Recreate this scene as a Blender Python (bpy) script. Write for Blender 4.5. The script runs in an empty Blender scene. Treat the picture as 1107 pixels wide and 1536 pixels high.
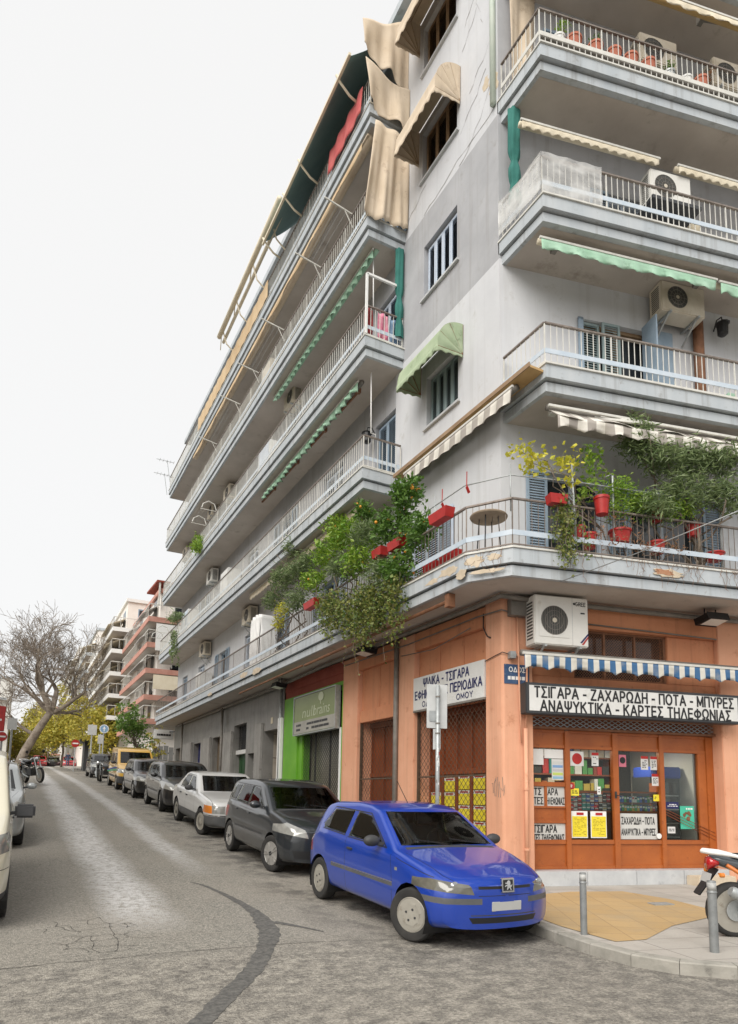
import bpy, bmesh, math, random
import numpy as np
from mathutils import Vector, Matrix
random.seed(7); rng = random.Random(11)
scene = bpy.context.scene
COL = scene.collection
# ------------------------------------------------------------------ camera
F, CX, CY = 1000.0, 553.5, 1066.106          # focal length and principal point in photo pixels (1107 x 1536)
YAW, PITCH, ROLL = -.484924166, -.129432074, .0185375586
HC = 1.53
def _rot(a, b, c):
    ca, sa, cb, sb, cc, sc = math.cos(a), math.sin(a), math.cos(b), math.sin(b), math.cos(c), math.sin(c)
    Rz = np.array([[ca, sa, 0], [-sa, ca, 0], [0, 0, 1]])
    B = np.array([[1, 0, 0], [0, 0, -1], [0, 1, 0]])
    P = np.array([[1, 0, 0], [0, cb, -sb], [0, sb, cb]])
    R = np.array([[cc, -sc, 0], [sc, cc, 0], [0, 0, 1]])
    return R @ P @ B @ Rz
CM = _rot(YAW, PITCH, ROLL)
cam_d = bpy.data.cameras.new('camera'); cam = bpy.data.objects.new('camera', cam_d); COL.objects.link(cam)
cam.matrix_world = Matrix(((CM[0][0], -CM[1][0], -CM[2][0], 0), (CM[0][1], -CM[1][1], -CM[2][1], 0),
                           (CM[0][2], -CM[1][2], -CM[2][2], HC), (0, 0, 0, 1)))
cam_d.sensor_fit = 'HORIZONTAL'; cam_d.sensor_width = 36; cam_d.lens = 36 * F / 1107
cam_d.shift_x = (553.5 - CX) / 1107; cam_d.shift_y = (CY - 768) / 1107
cam_d.clip_start = .1; cam_d.clip_end = 3000
scene.camera = cam
# ------------------------------------------------------------------ overcast sky, soft sun, exposure
SUN_EL, SUN_AZ = math.radians(44), math.radians(236)      # azimuth measured clockwise from +Y
w = bpy.data.worlds.new('World'); scene.world = w; w.use_nodes = True
wn = w.node_tree; wn.nodes.clear()
sky = wn.nodes.new('ShaderNodeTexSky'); sky.sky_type = 'NISHITA'; sky.sun_disc = False
sky.sun_elevation = SUN_EL; sky.sun_rotation = SUN_AZ; sky.air_density = 1; sky.dust_density = 4
bg1 = wn.nodes.new('ShaderNodeBackground'); bg1.inputs[1].default_value = .05
bg2 = wn.nodes.new('ShaderNodeBackground'); bg2.inputs[1].default_value = .40   # the cloud cover
tc = wn.nodes.new('ShaderNodeTexCoord'); nz = wn.nodes.new('ShaderNodeTexNoise')
nz.inputs['Scale'].default_value = 1.6; nz.inputs['Detail'].default_value = 4
rp = wn.nodes.new('ShaderNodeValToRGB'); rp.color_ramp.elements[0].color = (.975, .965, .945, 1); rp.color_ramp.elements[1].color = (1, .992, .975, 1)
wn.links.new(tc.outputs['Generated'], nz.inputs['Vector']); wn.links.new(nz.outputs['Fac'], rp.inputs[0]); wn.links.new(rp.outputs[0], bg2.inputs[0])
ad = wn.nodes.new('ShaderNodeAddShader'); wo = wn.nodes.new('ShaderNodeOutputWorld')
wn.links.new(sky.outputs[0], bg1.inputs[0]); wn.links.new(bg1.outputs[0], ad.inputs[0]); wn.links.new(bg2.outputs[0], ad.inputs[1]); wn.links.new(ad.outputs[0], wo.inputs[0])
bg1.inputs[1].default_value = .008
sd = bpy.data.lights.new('sun', 'SUN'); sd.energy = 1.5; sd.angle = math.radians(50); sd.color = (1, .965, .91)
sun = bpy.data.objects.new('sun', sd); COL.objects.link(sun)
_d = Vector((math.sin(SUN_AZ) * math.cos(SUN_EL), math.cos(SUN_AZ) * math.cos(SUN_EL), math.sin(SUN_EL)))
sun.rotation_euler = _d.to_track_quat('Z', 'Y').to_euler(); sun.location = _d * 60
scene.view_settings.view_transform = 'Standard'; scene.view_settings.look = 'None'; scene.view_settings.gamma = 1
scene.view_settings.exposure = 1.2
scene.cycles.max_bounces = 7; scene.cycles.transparent_max_bounces = 24; scene.cycles.diffuse_bounces = 4
scene.cycles.use_denoising = True
# ------------------------------------------------------------------ pixel -> point on a real plane of the place
def ray(x, y): return CM.T @ np.array([(x - CX) / F, (y - CY) / F, 1.0])
CAM = np.array([0, 0, HC])
WX = 7.284                                    # the plane of the long facade
CR = np.array([7.284, 8.926, .1])             # foot of the corner
UA = .240038552
UD = np.array([math.cos(UA), -math.sin(UA), 0]); UR = np.array([math.sin(UA), math.cos(UA), 0])
def Lp(y, z, o=0): return (WX - o, y, z)      # long facade: along, height, outwards
def Rp(s, z, o=0): p = CR + UD * s - UR * o; return (p[0], p[1], z)   # shop facade
def pl(x, y, o=0):
    r = ray(x, y); q = CAM + r * (WX - o) / r[0]; return q[1], q[2]
def pr(x, y, o=0):
    r = ray(x, y); P = CR - UR * o; q = CAM + r * (UR @ (P - CAM)) / (UR @ r); return float((q - CR) @ UD), q[2]
PROF = [(-60, 0), (6.0, 0), (8.8, .14), (10.95, .26), (13.6, .43), (15.9, .6), (18.3, .81), (20.8, 1.0), (23.6, 1.21), (26.4, 1.37), (31, 1.68), (34, 1.9), (45, 2.5), (60, 3.32), (75, 4.05), (88, 4.46), (100, 4.55), (400, 4.55)]
_px = np.arange(-60, 400, .5); _pz = np.interp(_px, [p[0] for p in PROF], [p[1] for p in PROF])
_k = np.exp(-np.linspace(-2, 2, 9) ** 2); _k /= _k.sum(); _pz = np.convolve(np.pad(_pz, 4, 'edge'), _k, 'valid')
def prof(y): return float(np.interp(y, _px, _pz))
def sst(a, b, x): t = min(1, max(0, (x - a) / (b - a))); return t * t * (3 - 2 * t)
def gz(x, y):
    return prof(y) * (1 - sst(5.6, 7.3, x) * (1 - sst(14, 26, y)))
def pg(x, y, dz=0):                            # pixel -> point of the road surface
    r = ray(x, y); t = .5
    for _ in range(4000):
        q = CAM + r * t
        if q[2] <= gz(q[0], q[1]) + dz: break
        t += .02 + t * .001
    return float(q[0]), float(q[1])
# ------------------------------------------------------------------ mesh builder
WM = {}
class MB:
    def __init__(s, xf=None): s.v = []; s.f = []; s.m = []; s.xf = xf; s.mi = 0
    def pt(s, p):
        s.v.append(tuple(s.xf(*p)) if s.xf else tuple(p)); return len(s.v) - 1
    def face(s, pts): s.f.append([s.pt(p) for p in pts]); s.m.append(s.mi)
    def mesh(s, V, Fs):
        b = len(s.v)
        for p in V: s.pt(p)
        for f in Fs: s.f.append([b + i for i in f]); s.m.append(s.mi)
    def box(s, a, b):
        (x0, y0, z0), (x1, y1, z1) = a, b
        V = [(x, y, z) for z in (z0, z1) for y in (y0, y1) for x in (x0, x1)]
        s.mesh(V, [(0, 1, 3, 2), (4, 6, 7, 5), (0, 4, 5, 1), (2, 3, 7, 6), (0, 2, 6, 4), (1, 5, 7, 3)])
    def bar(s, p, q, wd, ht=None):              # square bar between two points
        ht = ht or wd; p, q = Vector(p), Vector(q); d = (q - p).normalized()
        up = Vector((0, 0, 1)) if abs(d.z) < .95 else Vector((1, 0, 0))
        a = d.cross(up).normalized() * wd / 2; c = a.cross(d).normalized() * ht / 2
        V = [r + i * a + j * c for r in (p, q) for i, j in ((-1, -1), (1, -1), (1, 1), (-1, 1))]
        s.mesh(V, [(0, 1, 2, 3), (7, 6, 5, 4)] + [(i, i + 4, (i + 1) % 4 + 4, (i + 1) % 4) for i in range(4)])
    def tube(s, pts, r, n=8, cap=True):
        pts = [Vector(p) for p in pts]; rings = []
        R = r if isinstance(r, (list, tuple)) else [r] * len(pts)
        ref = None; V = []
        for i, p in enumerate(pts):
            d = (pts[min(i + 1, len(pts) - 1)] - pts[max(i - 1, 0)])
            d = d.normalized() if d.length > 1e-9 else Vector((0, 0, 1))
            if ref is None: ref = d.orthogonal().normalized()
            a = (ref - d * ref.dot(d)); a = a.normalized() if a.length > 1e-6 else d.orthogonal().normalized(); ref = a
            c = d.cross(a)
            V += [p + (a * math.cos(t) + c * math.sin(t)) * R[i] for t in [2 * math.pi * k / n for k in range(n)]]
        Fs = [(i * n + k, i * n + (k + 1) % n, (i + 1) * n + (k + 1) % n, (i + 1) * n + k) for i in range(len(pts) - 1) for k in range(n)]
        if cap: Fs += [tuple(range(n))[::-1], tuple((len(pts) - 1) * n + k for k in range(n))]
        s.mesh(V, Fs)
    def lathe(s, prof_, c, n=20, ax='z', sx=1, sy=1):
        V = []
        for r, h in prof_:
            for k in range(n):
                t = 2 * math.pi * k / n; u, v_ = r * math.cos(t) * sx, r * math.sin(t) * sy
                V.append({'z': (c[0] + u, c[1] + v_, c[2] + h), 'y': (c[0] + u, c[1] + h, c[2] + v_), 'x': (c[0] + h, c[1] + u, c[2] + v_)}[ax])
        m = len(prof_)
        Fs = [(i * n + k, i * n + (k + 1) % n, (i + 1) * n + (k + 1) % n, (i + 1) * n + k) for i in range(m - 1) for k in range(n)]
        if prof_[0][0] > 1e-6: Fs.append(tuple(range(n)))
        if prof_[-1][0] > 1e-6: Fs.append(tuple((m - 1) * n + k for k in range(n)))
        s.mesh(V, Fs)
    def prism(s, poly, d):                      # polygon (3-D points) pushed along d
        n = len(poly); V = [tuple(p) for p in poly] + [tuple(p[i] + d[i] for i in range(3)) for p in poly]
        s.mesh(V, [tuple(range(n)), tuple(range(2 * n - 1, n - 1, -1))] + [(i, (i + 1) % n, n + (i + 1) % n, n + i) for i in range(n)])
    def grid(s, fn, nu, nv):
        V = [fn(i / nu, j / nv) for j in range(nv + 1) for i in range(nu + 1)]
        s.mesh(V, [(j * (nu + 1) + i, j * (nu + 1) + i + 1, (j + 1) * (nu + 1) + i + 1, (j + 1) * (nu + 1) + i) for j in range(nv) for i in range(nu)])
    def sheet(s, fn, nu, nv, th=.004):          # thin cloth with two sides and a closed edge
        V = [Vector(fn(i / nu, j / nv)) for j in range(nv + 1) for i in range(nu + 1)]
        W_ = nu + 1; N = []
        for j in range(nv + 1):
            for i in range(nu + 1):
                a = V[j * W_ + min(i + 1, nu)] - V[j * W_ + max(i - 1, 0)]; b = V[min(j + 1, nv) * W_ + i] - V[max(j - 1, 0) * W_ + i]
                n = a.cross(b); N.append(n.normalized() if n.length > 1e-9 else Vector((0, 0, 1)))
        T = len(V); V2 = V + [v - n * th for v, n in zip(V, N)]
        Fs = []
        for j in range(nv):
            for i in range(nu):
                q = (j * W_ + i, j * W_ + i + 1, (j + 1) * W_ + i + 1, (j + 1) * W_ + i); Fs += [q, tuple(T + k for k in q[::-1])]
        ed = [j * W_ for j in range(nv, 0, -1)] + [i for i in range(nu)] + [j * W_ + nu for j in range(nv)] + [nv * W_ + i for i in range(nu, 0, -1)]
        for k in range(len(ed)):
            a, b = ed[k], ed[(k + 1) % len(ed)]; Fs.append((a, b, T + b, T + a))
        s.mesh(V2, Fs)
    def build(s, name, mats, parent=None, smooth=False, bevel=0, recalc=True, autos=None, kind=None):
        me = bpy.data.meshes.new(name)
        V = s.v
        if parent is not None:
            Mi = WM.get(parent.name, Matrix()).inverted(); V = [Mi @ Vector(p) for p in V]
        me.from_pydata([tuple(p) for p in V], [], s.f)
        if not isinstance(mats, (list, tuple)): mats = [mats]
        for m in mats: me.materials.append(m)
        if len(mats) > 1: me.polygons.foreach_set('material_index', s.m)
        if recalc or bevel:
            bm = bmesh.new(); bm.from_mesh(me)
            if bevel:
                es = [e for e in bm.edges if len(e.link_faces) == 2 and e.calc_face_angle(0) > .6]
                bmesh.ops.bevel(bm, geom=es, offset=bevel, segments=2, affect='EDGES', clamp_overlap=True)
            bmesh.ops.recalc_face_normals(bm, faces=bm.faces); bm.to_mesh(me); bm.free()
        o = bpy.data.objects.new(name, me); COL.objects.link(o)
        if smooth:
            me.polygons.foreach_set('use_smooth', [True] * len(me.polygons))
            if autos is not None: me.set_sharp_from_angle(angle=math.radians(autos))
        if parent is not None:
            o.parent = parent; WM[o.name] = WM.get(parent.name, Matrix())
        else: WM[o.name] = Matrix()
        if kind: o['kind'] = kind
        return o
def tag(o, label=None, cat=None, group=None, kind=None):
    if label: o['label'] = label
    if cat: o['category'] = cat
    if group: o['group'] = group
    if kind: o['kind'] = kind
    return o
def thing(name, label, cat, loc=(0, 0, 0), group=None, rot=None):
    o = bpy.data.objects.new(name, None); COL.objects.link(o); o.location = loc
    m = Matrix.Translation(loc)
    if rot is not None: o.rotation_euler = rot.to_euler(); m = m @ rot.to_4x4()
    WM[o.name] = m; o.empty_display_size = .2
    return tag(o, label, cat, group)
def copy_tree(o, parent=None, loc=None, label=None, rotz=None):
    c = o.copy(); COL.objects.link(c)
    if parent is not None: c.parent = parent
    if loc is not None: c.location = loc
    if rotz is not None: c.rotation_euler = (c.rotation_euler[0], c.rotation_euler[1], rotz)
    if label: c['label'] = label
    for ch in list(o.children): copy_tree(ch, c)
    return c
def _arc(cx, cy, rx, ry, a0, a1, n=14): return [(cx + rx * math.cos(math.radians(a0 + (a1 - a0) * i / n)), cy + ry * math.sin(math.radians(a0 + (a1 - a0) * i / n))) for i in range(n + 1)]
GLYPH = {'Α': (.74, [[(0, 0), (.37, 1), (.74, 0)], [(.15, .32), (.59, .32)]]), 'Γ': (.54, [[(0, 0), (0, 1), (.54, 1)]]), 'Δ': (.76, [[(0, 0), (.38, 1), (.76, 0), (0, 0)]]), 'Ε': (.54, [[(.54, 0), (0, 0), (0, 1), (.54, 1)], [(0, .52), (.48, .52)]]),
 'Ζ': (.6, [[(0, 1), (.6, 1), (0, 0), (.6, 0)]]), 'Η': (.62, [[(0, 0), (0, 1)], [(.62, 0), (.62, 1)], [(0, .52), (.62, .52)]]), 'Ι': (.0, [[(0, 0), (0, 1)]]), 'Κ': (.62, [[(0, 0), (0, 1)], [(.58, 1), (0, .42)], [(.2, .62), (.62, 0)]]), 'Λ': (.72, [[(0, 0), (.36, 1), (.72, 0)]]),
 'Μ': (.76, [[(0, 0), (0, 1), (.38, .15), (.76, 1), (.76, 0)]]), 'Ν': (.64, [[(0, 0), (0, 1), (.64, 0), (.64, 1)]]), 'Ο': (.78, [_arc(.39, .5, .39, .5, 0, 360, 22)]), 'Π': (.64, [[(0, 0), (0, 1), (.64, 1), (.64, 0)]]), 'Ρ': (.56, [[(0, 0), (0, 1), (.3, 1)] + _arc(.3, .72, .26, .28, 90, -90, 8) + [(0, .44)]]),
 'Σ': (.6, [[(.58, 1), (0, 1), (.34, .52), (0, 0), (.6, 0)]]), 'Τ': (.62, [[(0, 1), (.62, 1)], [(.31, 1), (.31, 0)]]), 'Υ': (.66, [[(0, 1), (.33, .48), (.66, 1)], [(.33, .48), (.33, 0)]]), 'Φ': (.82, [_arc(.41, .5, .41, .32, 0, 360, 20), [(.41, 0), (.41, 1)]]), 'Χ': (.66, [[(0, 0), (.66, 1)], [(0, 1), (.66, 0)]]),
 'Ψ': (.78, [[(0, 1), (0, .72)] + _arc(.39, .62, .39, .32, 180, 360, 10) + [(.78, 1)], [(.39, 0), (.39, 1)]]), 'Ω': (.8, [[(0, 0), (.24, 0)] + _arc(.4, .56, .38, .44, 248, -68, 16) + [(.56, 0), (.8, 0)]]), '-': (.32, [[(0, .42), (.32, .42)]]), 'G': (.74, [_arc(.38, .5, .38, .5, 50, 350, 16) + [(.42, .45)]]), 'R': (.58, [[(0, 0), (0, 1), (.3, 1)] + _arc(.3, .74, .26, .26, 90, -90, 8) + [(0, .48)], [(.3, .48), (.6, 0)]]), 'E': (.54, [[(.54, 0), (0, 0), (0, 1), (.54, 1)], [(0, .52), (.48, .52)]])}
def stroke_text(body, size, frame, parent, mt, wd, maxw, name='lettering', align='CENTER'):
    """bold sans capitals drawn with strokes of width wd (share of the height)"""
    x = 0; S_ = []
    for ch in body:
        if ch == ' ': x += .42; continue
        w_, st = GLYPH[ch]; S_.append((x, st)); x += w_ + .30
    tot = x - .30; h = size * .72; k = (maxw / tot) if maxw else h; mb = MB(); q0 = Vector(frame(0, 0)); nn = (Vector(frame(1, 0)) - q0).cross(Vector(frame(0, 1)) - q0).normalized(); c = 0
    for x0, st in S_:
        for pl_ in st:
            P = [((x0 + a) * k - tot * k / 2, b * h - h / 2) for a, b in pl_]; t = wd * h / 2; t2 = min(t, wd * k * .62)
            for (a, b), (d, e) in zip(P[:-1], P[1:]):
                l = math.hypot(d - a, e - b)
                if l < 1e-6: continue
                ux, uy = (d - a) / l, (e - b) / l; ex = t * .72; a -= ux * ex; b -= uy * ex; d += ux * ex; e += uy * ex; nx, ny = -uy * t2, ux * t; c += 1
                mb.mesh([Vector(frame(a + nx, b + ny)) + nn * .00002 * c, Vector(frame(a - nx, b - ny)) + nn * .00002 * c, Vector(frame(d - nx, e - ny)) + nn * .00002 * c, Vector(frame(d + nx, e + ny)) + nn * .00002 * c], [(0, 1, 2, 3)])
    return mb.build(name, mt, parent, recalc=False)
def text(body, size, frame, parent, mt, name='lettering', bold=.0, xs=1.0, depth=.004, align='CENTER', maxw=None, rot=0, label=None):
    """lettering as mesh on a facade; frame(a, b) -> world point for a point of the text plane"""
    if body.upper() == body: return stroke_text(body, size, frame, parent, mt, .19, maxw, name)
    c = bpy.data.curves.new('lettering', 'FONT'); c.body = body; c.size = size; c.align_x = align; c.align_y = 'CENTER'; c.extrude = 0; c.resolution_u = 3
    t = bpy.data.objects.new('lettering_source', c); COL.objects.link(t)
    bpy.context.view_layer.update()
    me = bpy.data.meshes.new_from_object(t.evaluated_get(bpy.context.evaluated_depsgraph_get()))
    bpy.data.objects.remove(t); bpy.data.curves.remove(c)
    vs = [v.co.copy() for v in me.vertices]; fs = [list(p.vertices) for p in me.polygons]; bpy.data.meshes.remove(me)
    if maxw and vs:
        wd = max(v.x for v in vs) - min(v.x for v in vs); xs = maxw / max(wd, 1e-6)
    mb = MB(); cr, sr = math.cos(rot), math.sin(rot)
    sh_ = (0,) if not bold else (-bold, 0, bold)
    for k, dx in enumerate(sh_):
        q0 = Vector(frame(0, 0)); nn = (Vector(frame(1, 0)) - q0).cross(Vector(frame(0, 1)) - q0).normalized() * .0004 * k
        mb.mesh([Vector(frame(v.x * xs * cr - v.y * sr + dx, v.x * xs * sr + v.y * cr + (abs(dx) * .4 if k else 0))) + nn for v in vs], fs)
    o = mb.build(name, mt, parent, recalc=False)
    if label: o['label'] = label
    return o
# ------------------------------------------------------------------ materials
def nodes(name):
    m = bpy.data.materials.new(name); m.use_nodes = True; return m, m.node_tree, m.node_tree.nodes['Principled BSDF']
def c4(c): return (c[0], c[1], c[2], 1)
def mat(name, c, c2=None, scale=3.0, rough=.6, metal=0, bump=0, bscale=None, coat=0, streak=False, spec=.5, lo=.35, hi=.65, sheen=0, c3=None, s3=14, det=6, drip=None, dripk=.6):
    m, nt, p = nodes(name)
    p.inputs['Base Color'].default_value = c4(c); p.inputs['Roughness'].default_value = rough; p.inputs['Metallic'].default_value = metal
    p.inputs['Coat Weight'].default_value = coat; p.inputs['Coat Roughness'].default_value = .04; p.inputs['Specular IOR Level'].default_value = spec
    N, Lk = nt.nodes.new, nt.links.new
    if c2 is not None or bump:
        tcn = N('ShaderNodeTexCoord'); mp = N('ShaderNodeMapping')
        if streak: mp.inputs['Scale'].default_value = (1, 1, .12)
        Lk(tcn.outputs['Object'], mp.inputs[0])
    if c2 is not None:
        n1 = N('ShaderNodeTexNoise'); n1.inputs['Scale'].default_value = scale; n1.inputs['Detail'].default_value = det; n1.inputs['Roughness'].default_value = .6
        r1 = N('ShaderNodeValToRGB'); r1.color_ramp.elements[0].position = lo; r1.color_ramp.elements[1].position = hi
        r1.color_ramp.elements[0].color = c4(c); r1.color_ramp.elements[1].color = c4(c2)
        Lk(mp.outputs[0], n1.inputs['Vector']); Lk(n1.outputs['Fac'], r1.inputs[0]); out = r1.outputs[0]
        if c3 is not None:
            n3 = N('ShaderNodeTexNoise'); n3.inputs['Scale'].default_value = s3; n3.inputs['Detail'].default_value = 8; n3.inputs['Roughness'].default_value = .7
            r3 = N('ShaderNodeValToRGB'); r3.color_ramp.elements[0].position = .58; r3.color_ramp.elements[1].position = .72
            r3.color_ramp.elements[0].color = (0, 0, 0, 1); r3.color_ramp.elements[1].color = (1, 1, 1, 1)
            mx = N('ShaderNodeMix'); mx.data_type = 'RGBA'; mx.inputs['B'].default_value = c4(c3)
            Lk(tcn.outputs['Object'], n3.inputs['Vector']); Lk(n3.outputs['Fac'], r3.inputs[0]); Lk(r3.outputs[0], mx.inputs[0]); Lk(out, mx.inputs['A']); out = mx.outputs['Result']
        if drip is not None:
            md = N('ShaderNodeMapping'); md.inputs['Scale'].default_value = (5, 5, .22); Lk(tcn.outputs['Object'], md.inputs[0])
            nd = N('ShaderNodeTexNoise'); nd.inputs['Scale'].default_value = 1; nd.inputs['Detail'].default_value = 7; nd.inputs['Roughness'].default_value = .65
            rd = N('ShaderNodeMapRange'); rd.inputs[1].default_value = .52; rd.inputs[2].default_value = .74; rd.inputs[4].default_value = dripk
            mx = N('ShaderNodeMix'); mx.data_type = 'RGBA'; mx.inputs['B'].default_value = c4(drip)
            Lk(md.outputs[0], nd.inputs['Vector']); Lk(nd.outputs['Fac'], rd.inputs[0]); Lk(rd.outputs[0], mx.inputs[0]); Lk(out, mx.inputs['A']); out = mx.outputs['Result']
        Lk(out, p.inputs['Base Color'])
    if bump:
        nb = N('ShaderNodeTexNoise'); nb.inputs['Scale'].default_value = bscale or scale * 8; nb.inputs['Detail'].default_value = 5
        b = N('ShaderNodeBump'); b.inputs['Strength'].default_value = bump; b.inputs['Distance'].default_value = .01
        Lk(tcn.outputs['Object'], nb.inputs['Vector']); Lk(nb.outputs['Fac'], b.inputs['Height']); Lk(b.outputs[0], p.inputs['Normal'])
    return m
def glass(name, tint=(.45, .55, .52), refl=.9, base=.06):
    m = bpy.data.materials.new(name); m.use_nodes = True; nt = m.node_tree; nt.nodes.clear(); N = nt.nodes.new
    tr = N('ShaderNodeBsdfTransparent'); tr.inputs[0].default_value = c4(tint)
    gl = N('ShaderNodeBsdfGlossy'); gl.inputs['Roughness'].default_value = .02; gl.inputs[0].default_value = (refl, refl, refl, 1)
    lw = N('ShaderNodeFresnel'); lw.inputs[0].default_value = 1.5
    ma = N('ShaderNodeMath'); ma.operation = 'ADD'; ma.inputs[1].default_value = base; ma.use_clamp = True
    mx = N('ShaderNodeMixShader'); o = N('ShaderNodeOutputMaterial')
    nt.links.new(lw.outputs[0], ma.inputs[0]); nt.links.new(ma.outputs[0], mx.inputs[0]); nt.links.new(tr.outputs[0], mx.inputs[1]); nt.links.new(gl.outputs[0], mx.inputs[2]); nt.links.new(mx.outputs[0], o.inputs[0])
    return m
def stripes(name, ca, cb, pitch, axis, rough=.8, dirt=(.3, .27, .22), off=0, duty=.5, trans=0):
    """striped cloth: bands along a horizontal direction given by axis (unit vector)"""
    m, nt, p = nodes(name); N, Lk = nt.nodes.new, nt.links.new; p.inputs['Roughness'].default_value = rough
    g = N('ShaderNodeNewGeometry'); d = N('ShaderNodeVectorMath'); d.operation = 'DOT_PRODUCT'; d.inputs[1].default_value = axis
    a = N('ShaderNodeMath'); a.operation = 'MULTIPLY_ADD'; a.inputs[1].default_value = 1 / pitch; a.inputs[2].default_value = off
    fr = N('ShaderNodeMath'); fr.operation = 'FRACT'; gt = N('ShaderNodeMath'); gt.operation = 'GREATER_THAN'; gt.inputs[1].default_value = duty
    mx = N('ShaderNodeMix'); mx.data_type = 'RGBA'; mx.inputs['A'].default_value = c4(ca); mx.inputs['B'].default_value = c4(cb)
    nz_ = N('ShaderNodeTexNoise'); nz_.inputs['Scale'].default_value = 5; nz_.inputs['Detail'].default_value = 6
    rr = N('ShaderNodeValToRGB'); rr.color_ramp.elements[0].position = .5; rr.color_ramp.elements[1].position = .85; rr.color_ramp.elements[0].color = (0, 0, 0, 1); rr.color_ramp.elements[1].color = (.7, .7, .7, 1)
    m2 = N('ShaderNodeMix'); m2.data_type = 'RGBA'; m2.inputs['B'].default_value = c4(dirt)
    Lk(g.outputs['Position'], d.inputs[0]); Lk(d.outputs['Value'], a.inputs[0]); Lk(a.outputs[0], fr.inputs[0]); Lk(fr.outputs[0], gt.inputs[0]); Lk(gt.outputs[0], mx.inputs[0])
    Lk(g.outputs['Position'], nz_.inputs['Vector']); Lk(nz_.outputs['Fac'], rr.inputs[0]); Lk(rr.outputs[0], m2.inputs[0]); Lk(mx.outputs['Result'], m2.inputs['A']); Lk(m2.outputs['Result'], p.inputs['Base Color'])
    return m
M = {}
M['wall'] = mat('white_wall_render', (.53, .54, .56), (.59, .60, .62), 1.1, .85, bump=.15, bscale=40, c3=(.46, .46, .455), s3=2.2, drip=(.36, .355, .345), dripk=.42)
M['wall_grey'] = mat('grey_wall_render', (.345, .35, .365), (.405, .41, .425), 1.3, .85, bump=.12, bscale=40, c3=(.30, .295, .285), s3=3, drip=(.25, .24, .225), dripk=.6)
M['soffit'] = mat('balcony_soffit_paint', (.42, .375, .335), (.49, .445, .40), 1.2, .85, bump=.06, bscale=30, c3=(.31, .27, .235), s3=1.6)
M['fascia'] = mat('balcony_edge_paint', (.40, .44, .47), (.48, .51, .53), 2.0, .8, bump=.2, bscale=20, c3=(.28, .285, .28), s3=5, streak=True, drip=(.20, .195, .185), dripk=.7)
M['groove'] = mat('dark_groove', (.10, .11, .12), rough=.9)
M['bluebar'] = mat('pale_blue_metal', (.46, .54, .62), (.56, .62, .68), 6, .5)
M['whitebar'] = mat('offwhite_metal', (.55, .54, .5), (.66, .65, .6), 8, .5)
M['rail'] = mat('brown_steel_rail', (.16, .13, .11), (.26, .22, .19), 9, .5, metal=.3)
M['orange'] = mat('salmon_shop_render', (.55, .225, .115), (.62, .275, .145), 1.4, .85, bump=.2, bscale=45, c3=(.40, .16, .08), s3=4, drip=(.30, .12, .065), dripk=.55)
M['orange_pale'] = mat('pale_salmon_render', (.67, .335, .205), (.73, .39, .25), 1.3, .85, bump=.2, bscale=45, c3=(.50, .22, .12), s3=3, drip=(.38, .19, .115), dripk=.5)
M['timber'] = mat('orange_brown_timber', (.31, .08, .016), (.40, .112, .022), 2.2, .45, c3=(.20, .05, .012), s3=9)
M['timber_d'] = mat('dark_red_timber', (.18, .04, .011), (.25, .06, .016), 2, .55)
M['mesh'] = mat('rusty_mesh_wire', (.10, .075, .055), (.16, .11, .075), 9, .6, metal=.4)
M['mesh_d'] = mat('dark_mesh_wire', (.045, .045, .045), rough=.6, metal=.4)
M['white'] = mat('white_paint', (.74, .74, .72), (.80, .80, .78), 4, .5)
M['signwhite'] = mat('sign_board_white', (.60, .60, .58), (.68, .68, .66), 2.5, .45, c3=(.48, .47, .43), s3=4)
M['black'] = mat('black_paint', (.012, .012, .013), rough=.45)
M['navy'] = mat('navy_lettering', (.012, .015, .09), rough=.5)
M['dark'] = mat('dark_interior', (.02, .019, .018), rough=.9)
M['darkgrey'] = mat('dark_grey_metal', (.05, .052, .055), rough=.5, metal=.3)
M['galv'] = mat('galvanised_steel', (.34, .36, .36), (.44, .46, .46), 12, .5, metal=.5)
M['conduit'] = mat('grey_brown_conduit', (.15, .14, .12), (.22, .20, .18), 5, .6)
M['acbeige'] = mat('aged_cream_casing', (.52, .46, .36), (.60, .55, .46), 3, .55, c3=(.42, .36, .27), s3=5)
M['acwhite'] = mat('white_casing', (.66, .65, .61), (.72, .71, .67), 3, .5, c3=(.56, .54, .48), s3=6)
M['fan'] = mat('fan_guard_dark', (.06, .06, .055), rough=.6)
M['shutter'] = mat('blue_grey_shutter', (.24, .32, .40), (.30, .38, .46), 5, .6)
M['shutter_l'] = mat('pale_blue_shutter', (.46, .53, .62), (.54, .60, .68), 5, .6)
M['shutter_g'] = mat('grey_green_shutter', (.22, .29, .30), (.28, .35, .35), 5, .6)
M['frame_br'] = mat('brown_window_frame', (.25, .16, .09), (.33, .22, .13), 5, .6)
M['pane'] = mat('window_pane_dark', (.03, .035, .04), rough=.08, spec=.8)
M['marble'] = mat('grey_marble', (.42, .43, .44), (.54, .55, .55), 3, .4, c3=(.33, .34, .35), s3=6)
M['lime'] = mat('lime_green_paint', (.115, .34, .02), (.16, .40, .03), 1.5, .6)
M['olive'] = mat('olive_sign_face', (.16, .20, .065), (.20, .24, .085), 1.2, .4)
M['redbr'] = mat('dark_red_render', (.25, .05, .03), (.31, .07, .045), 2, .8)
M['cloth_tan'] = mat('tan_awning_cloth', (.55, .45, .33), (.63, .53, .41), 1.6, .9, bump=.2, bscale=25, c3=(.40, .31, .22), s3=4, drip=(.36, .28, .2), dripk=.5)
M['cloth_orange'] = mat('ochre_awning_cloth', (.50, .36, .21), (.60, .46, .29), 1.2, .9, c3=(.46, .27, .12), s3=3)
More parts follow.
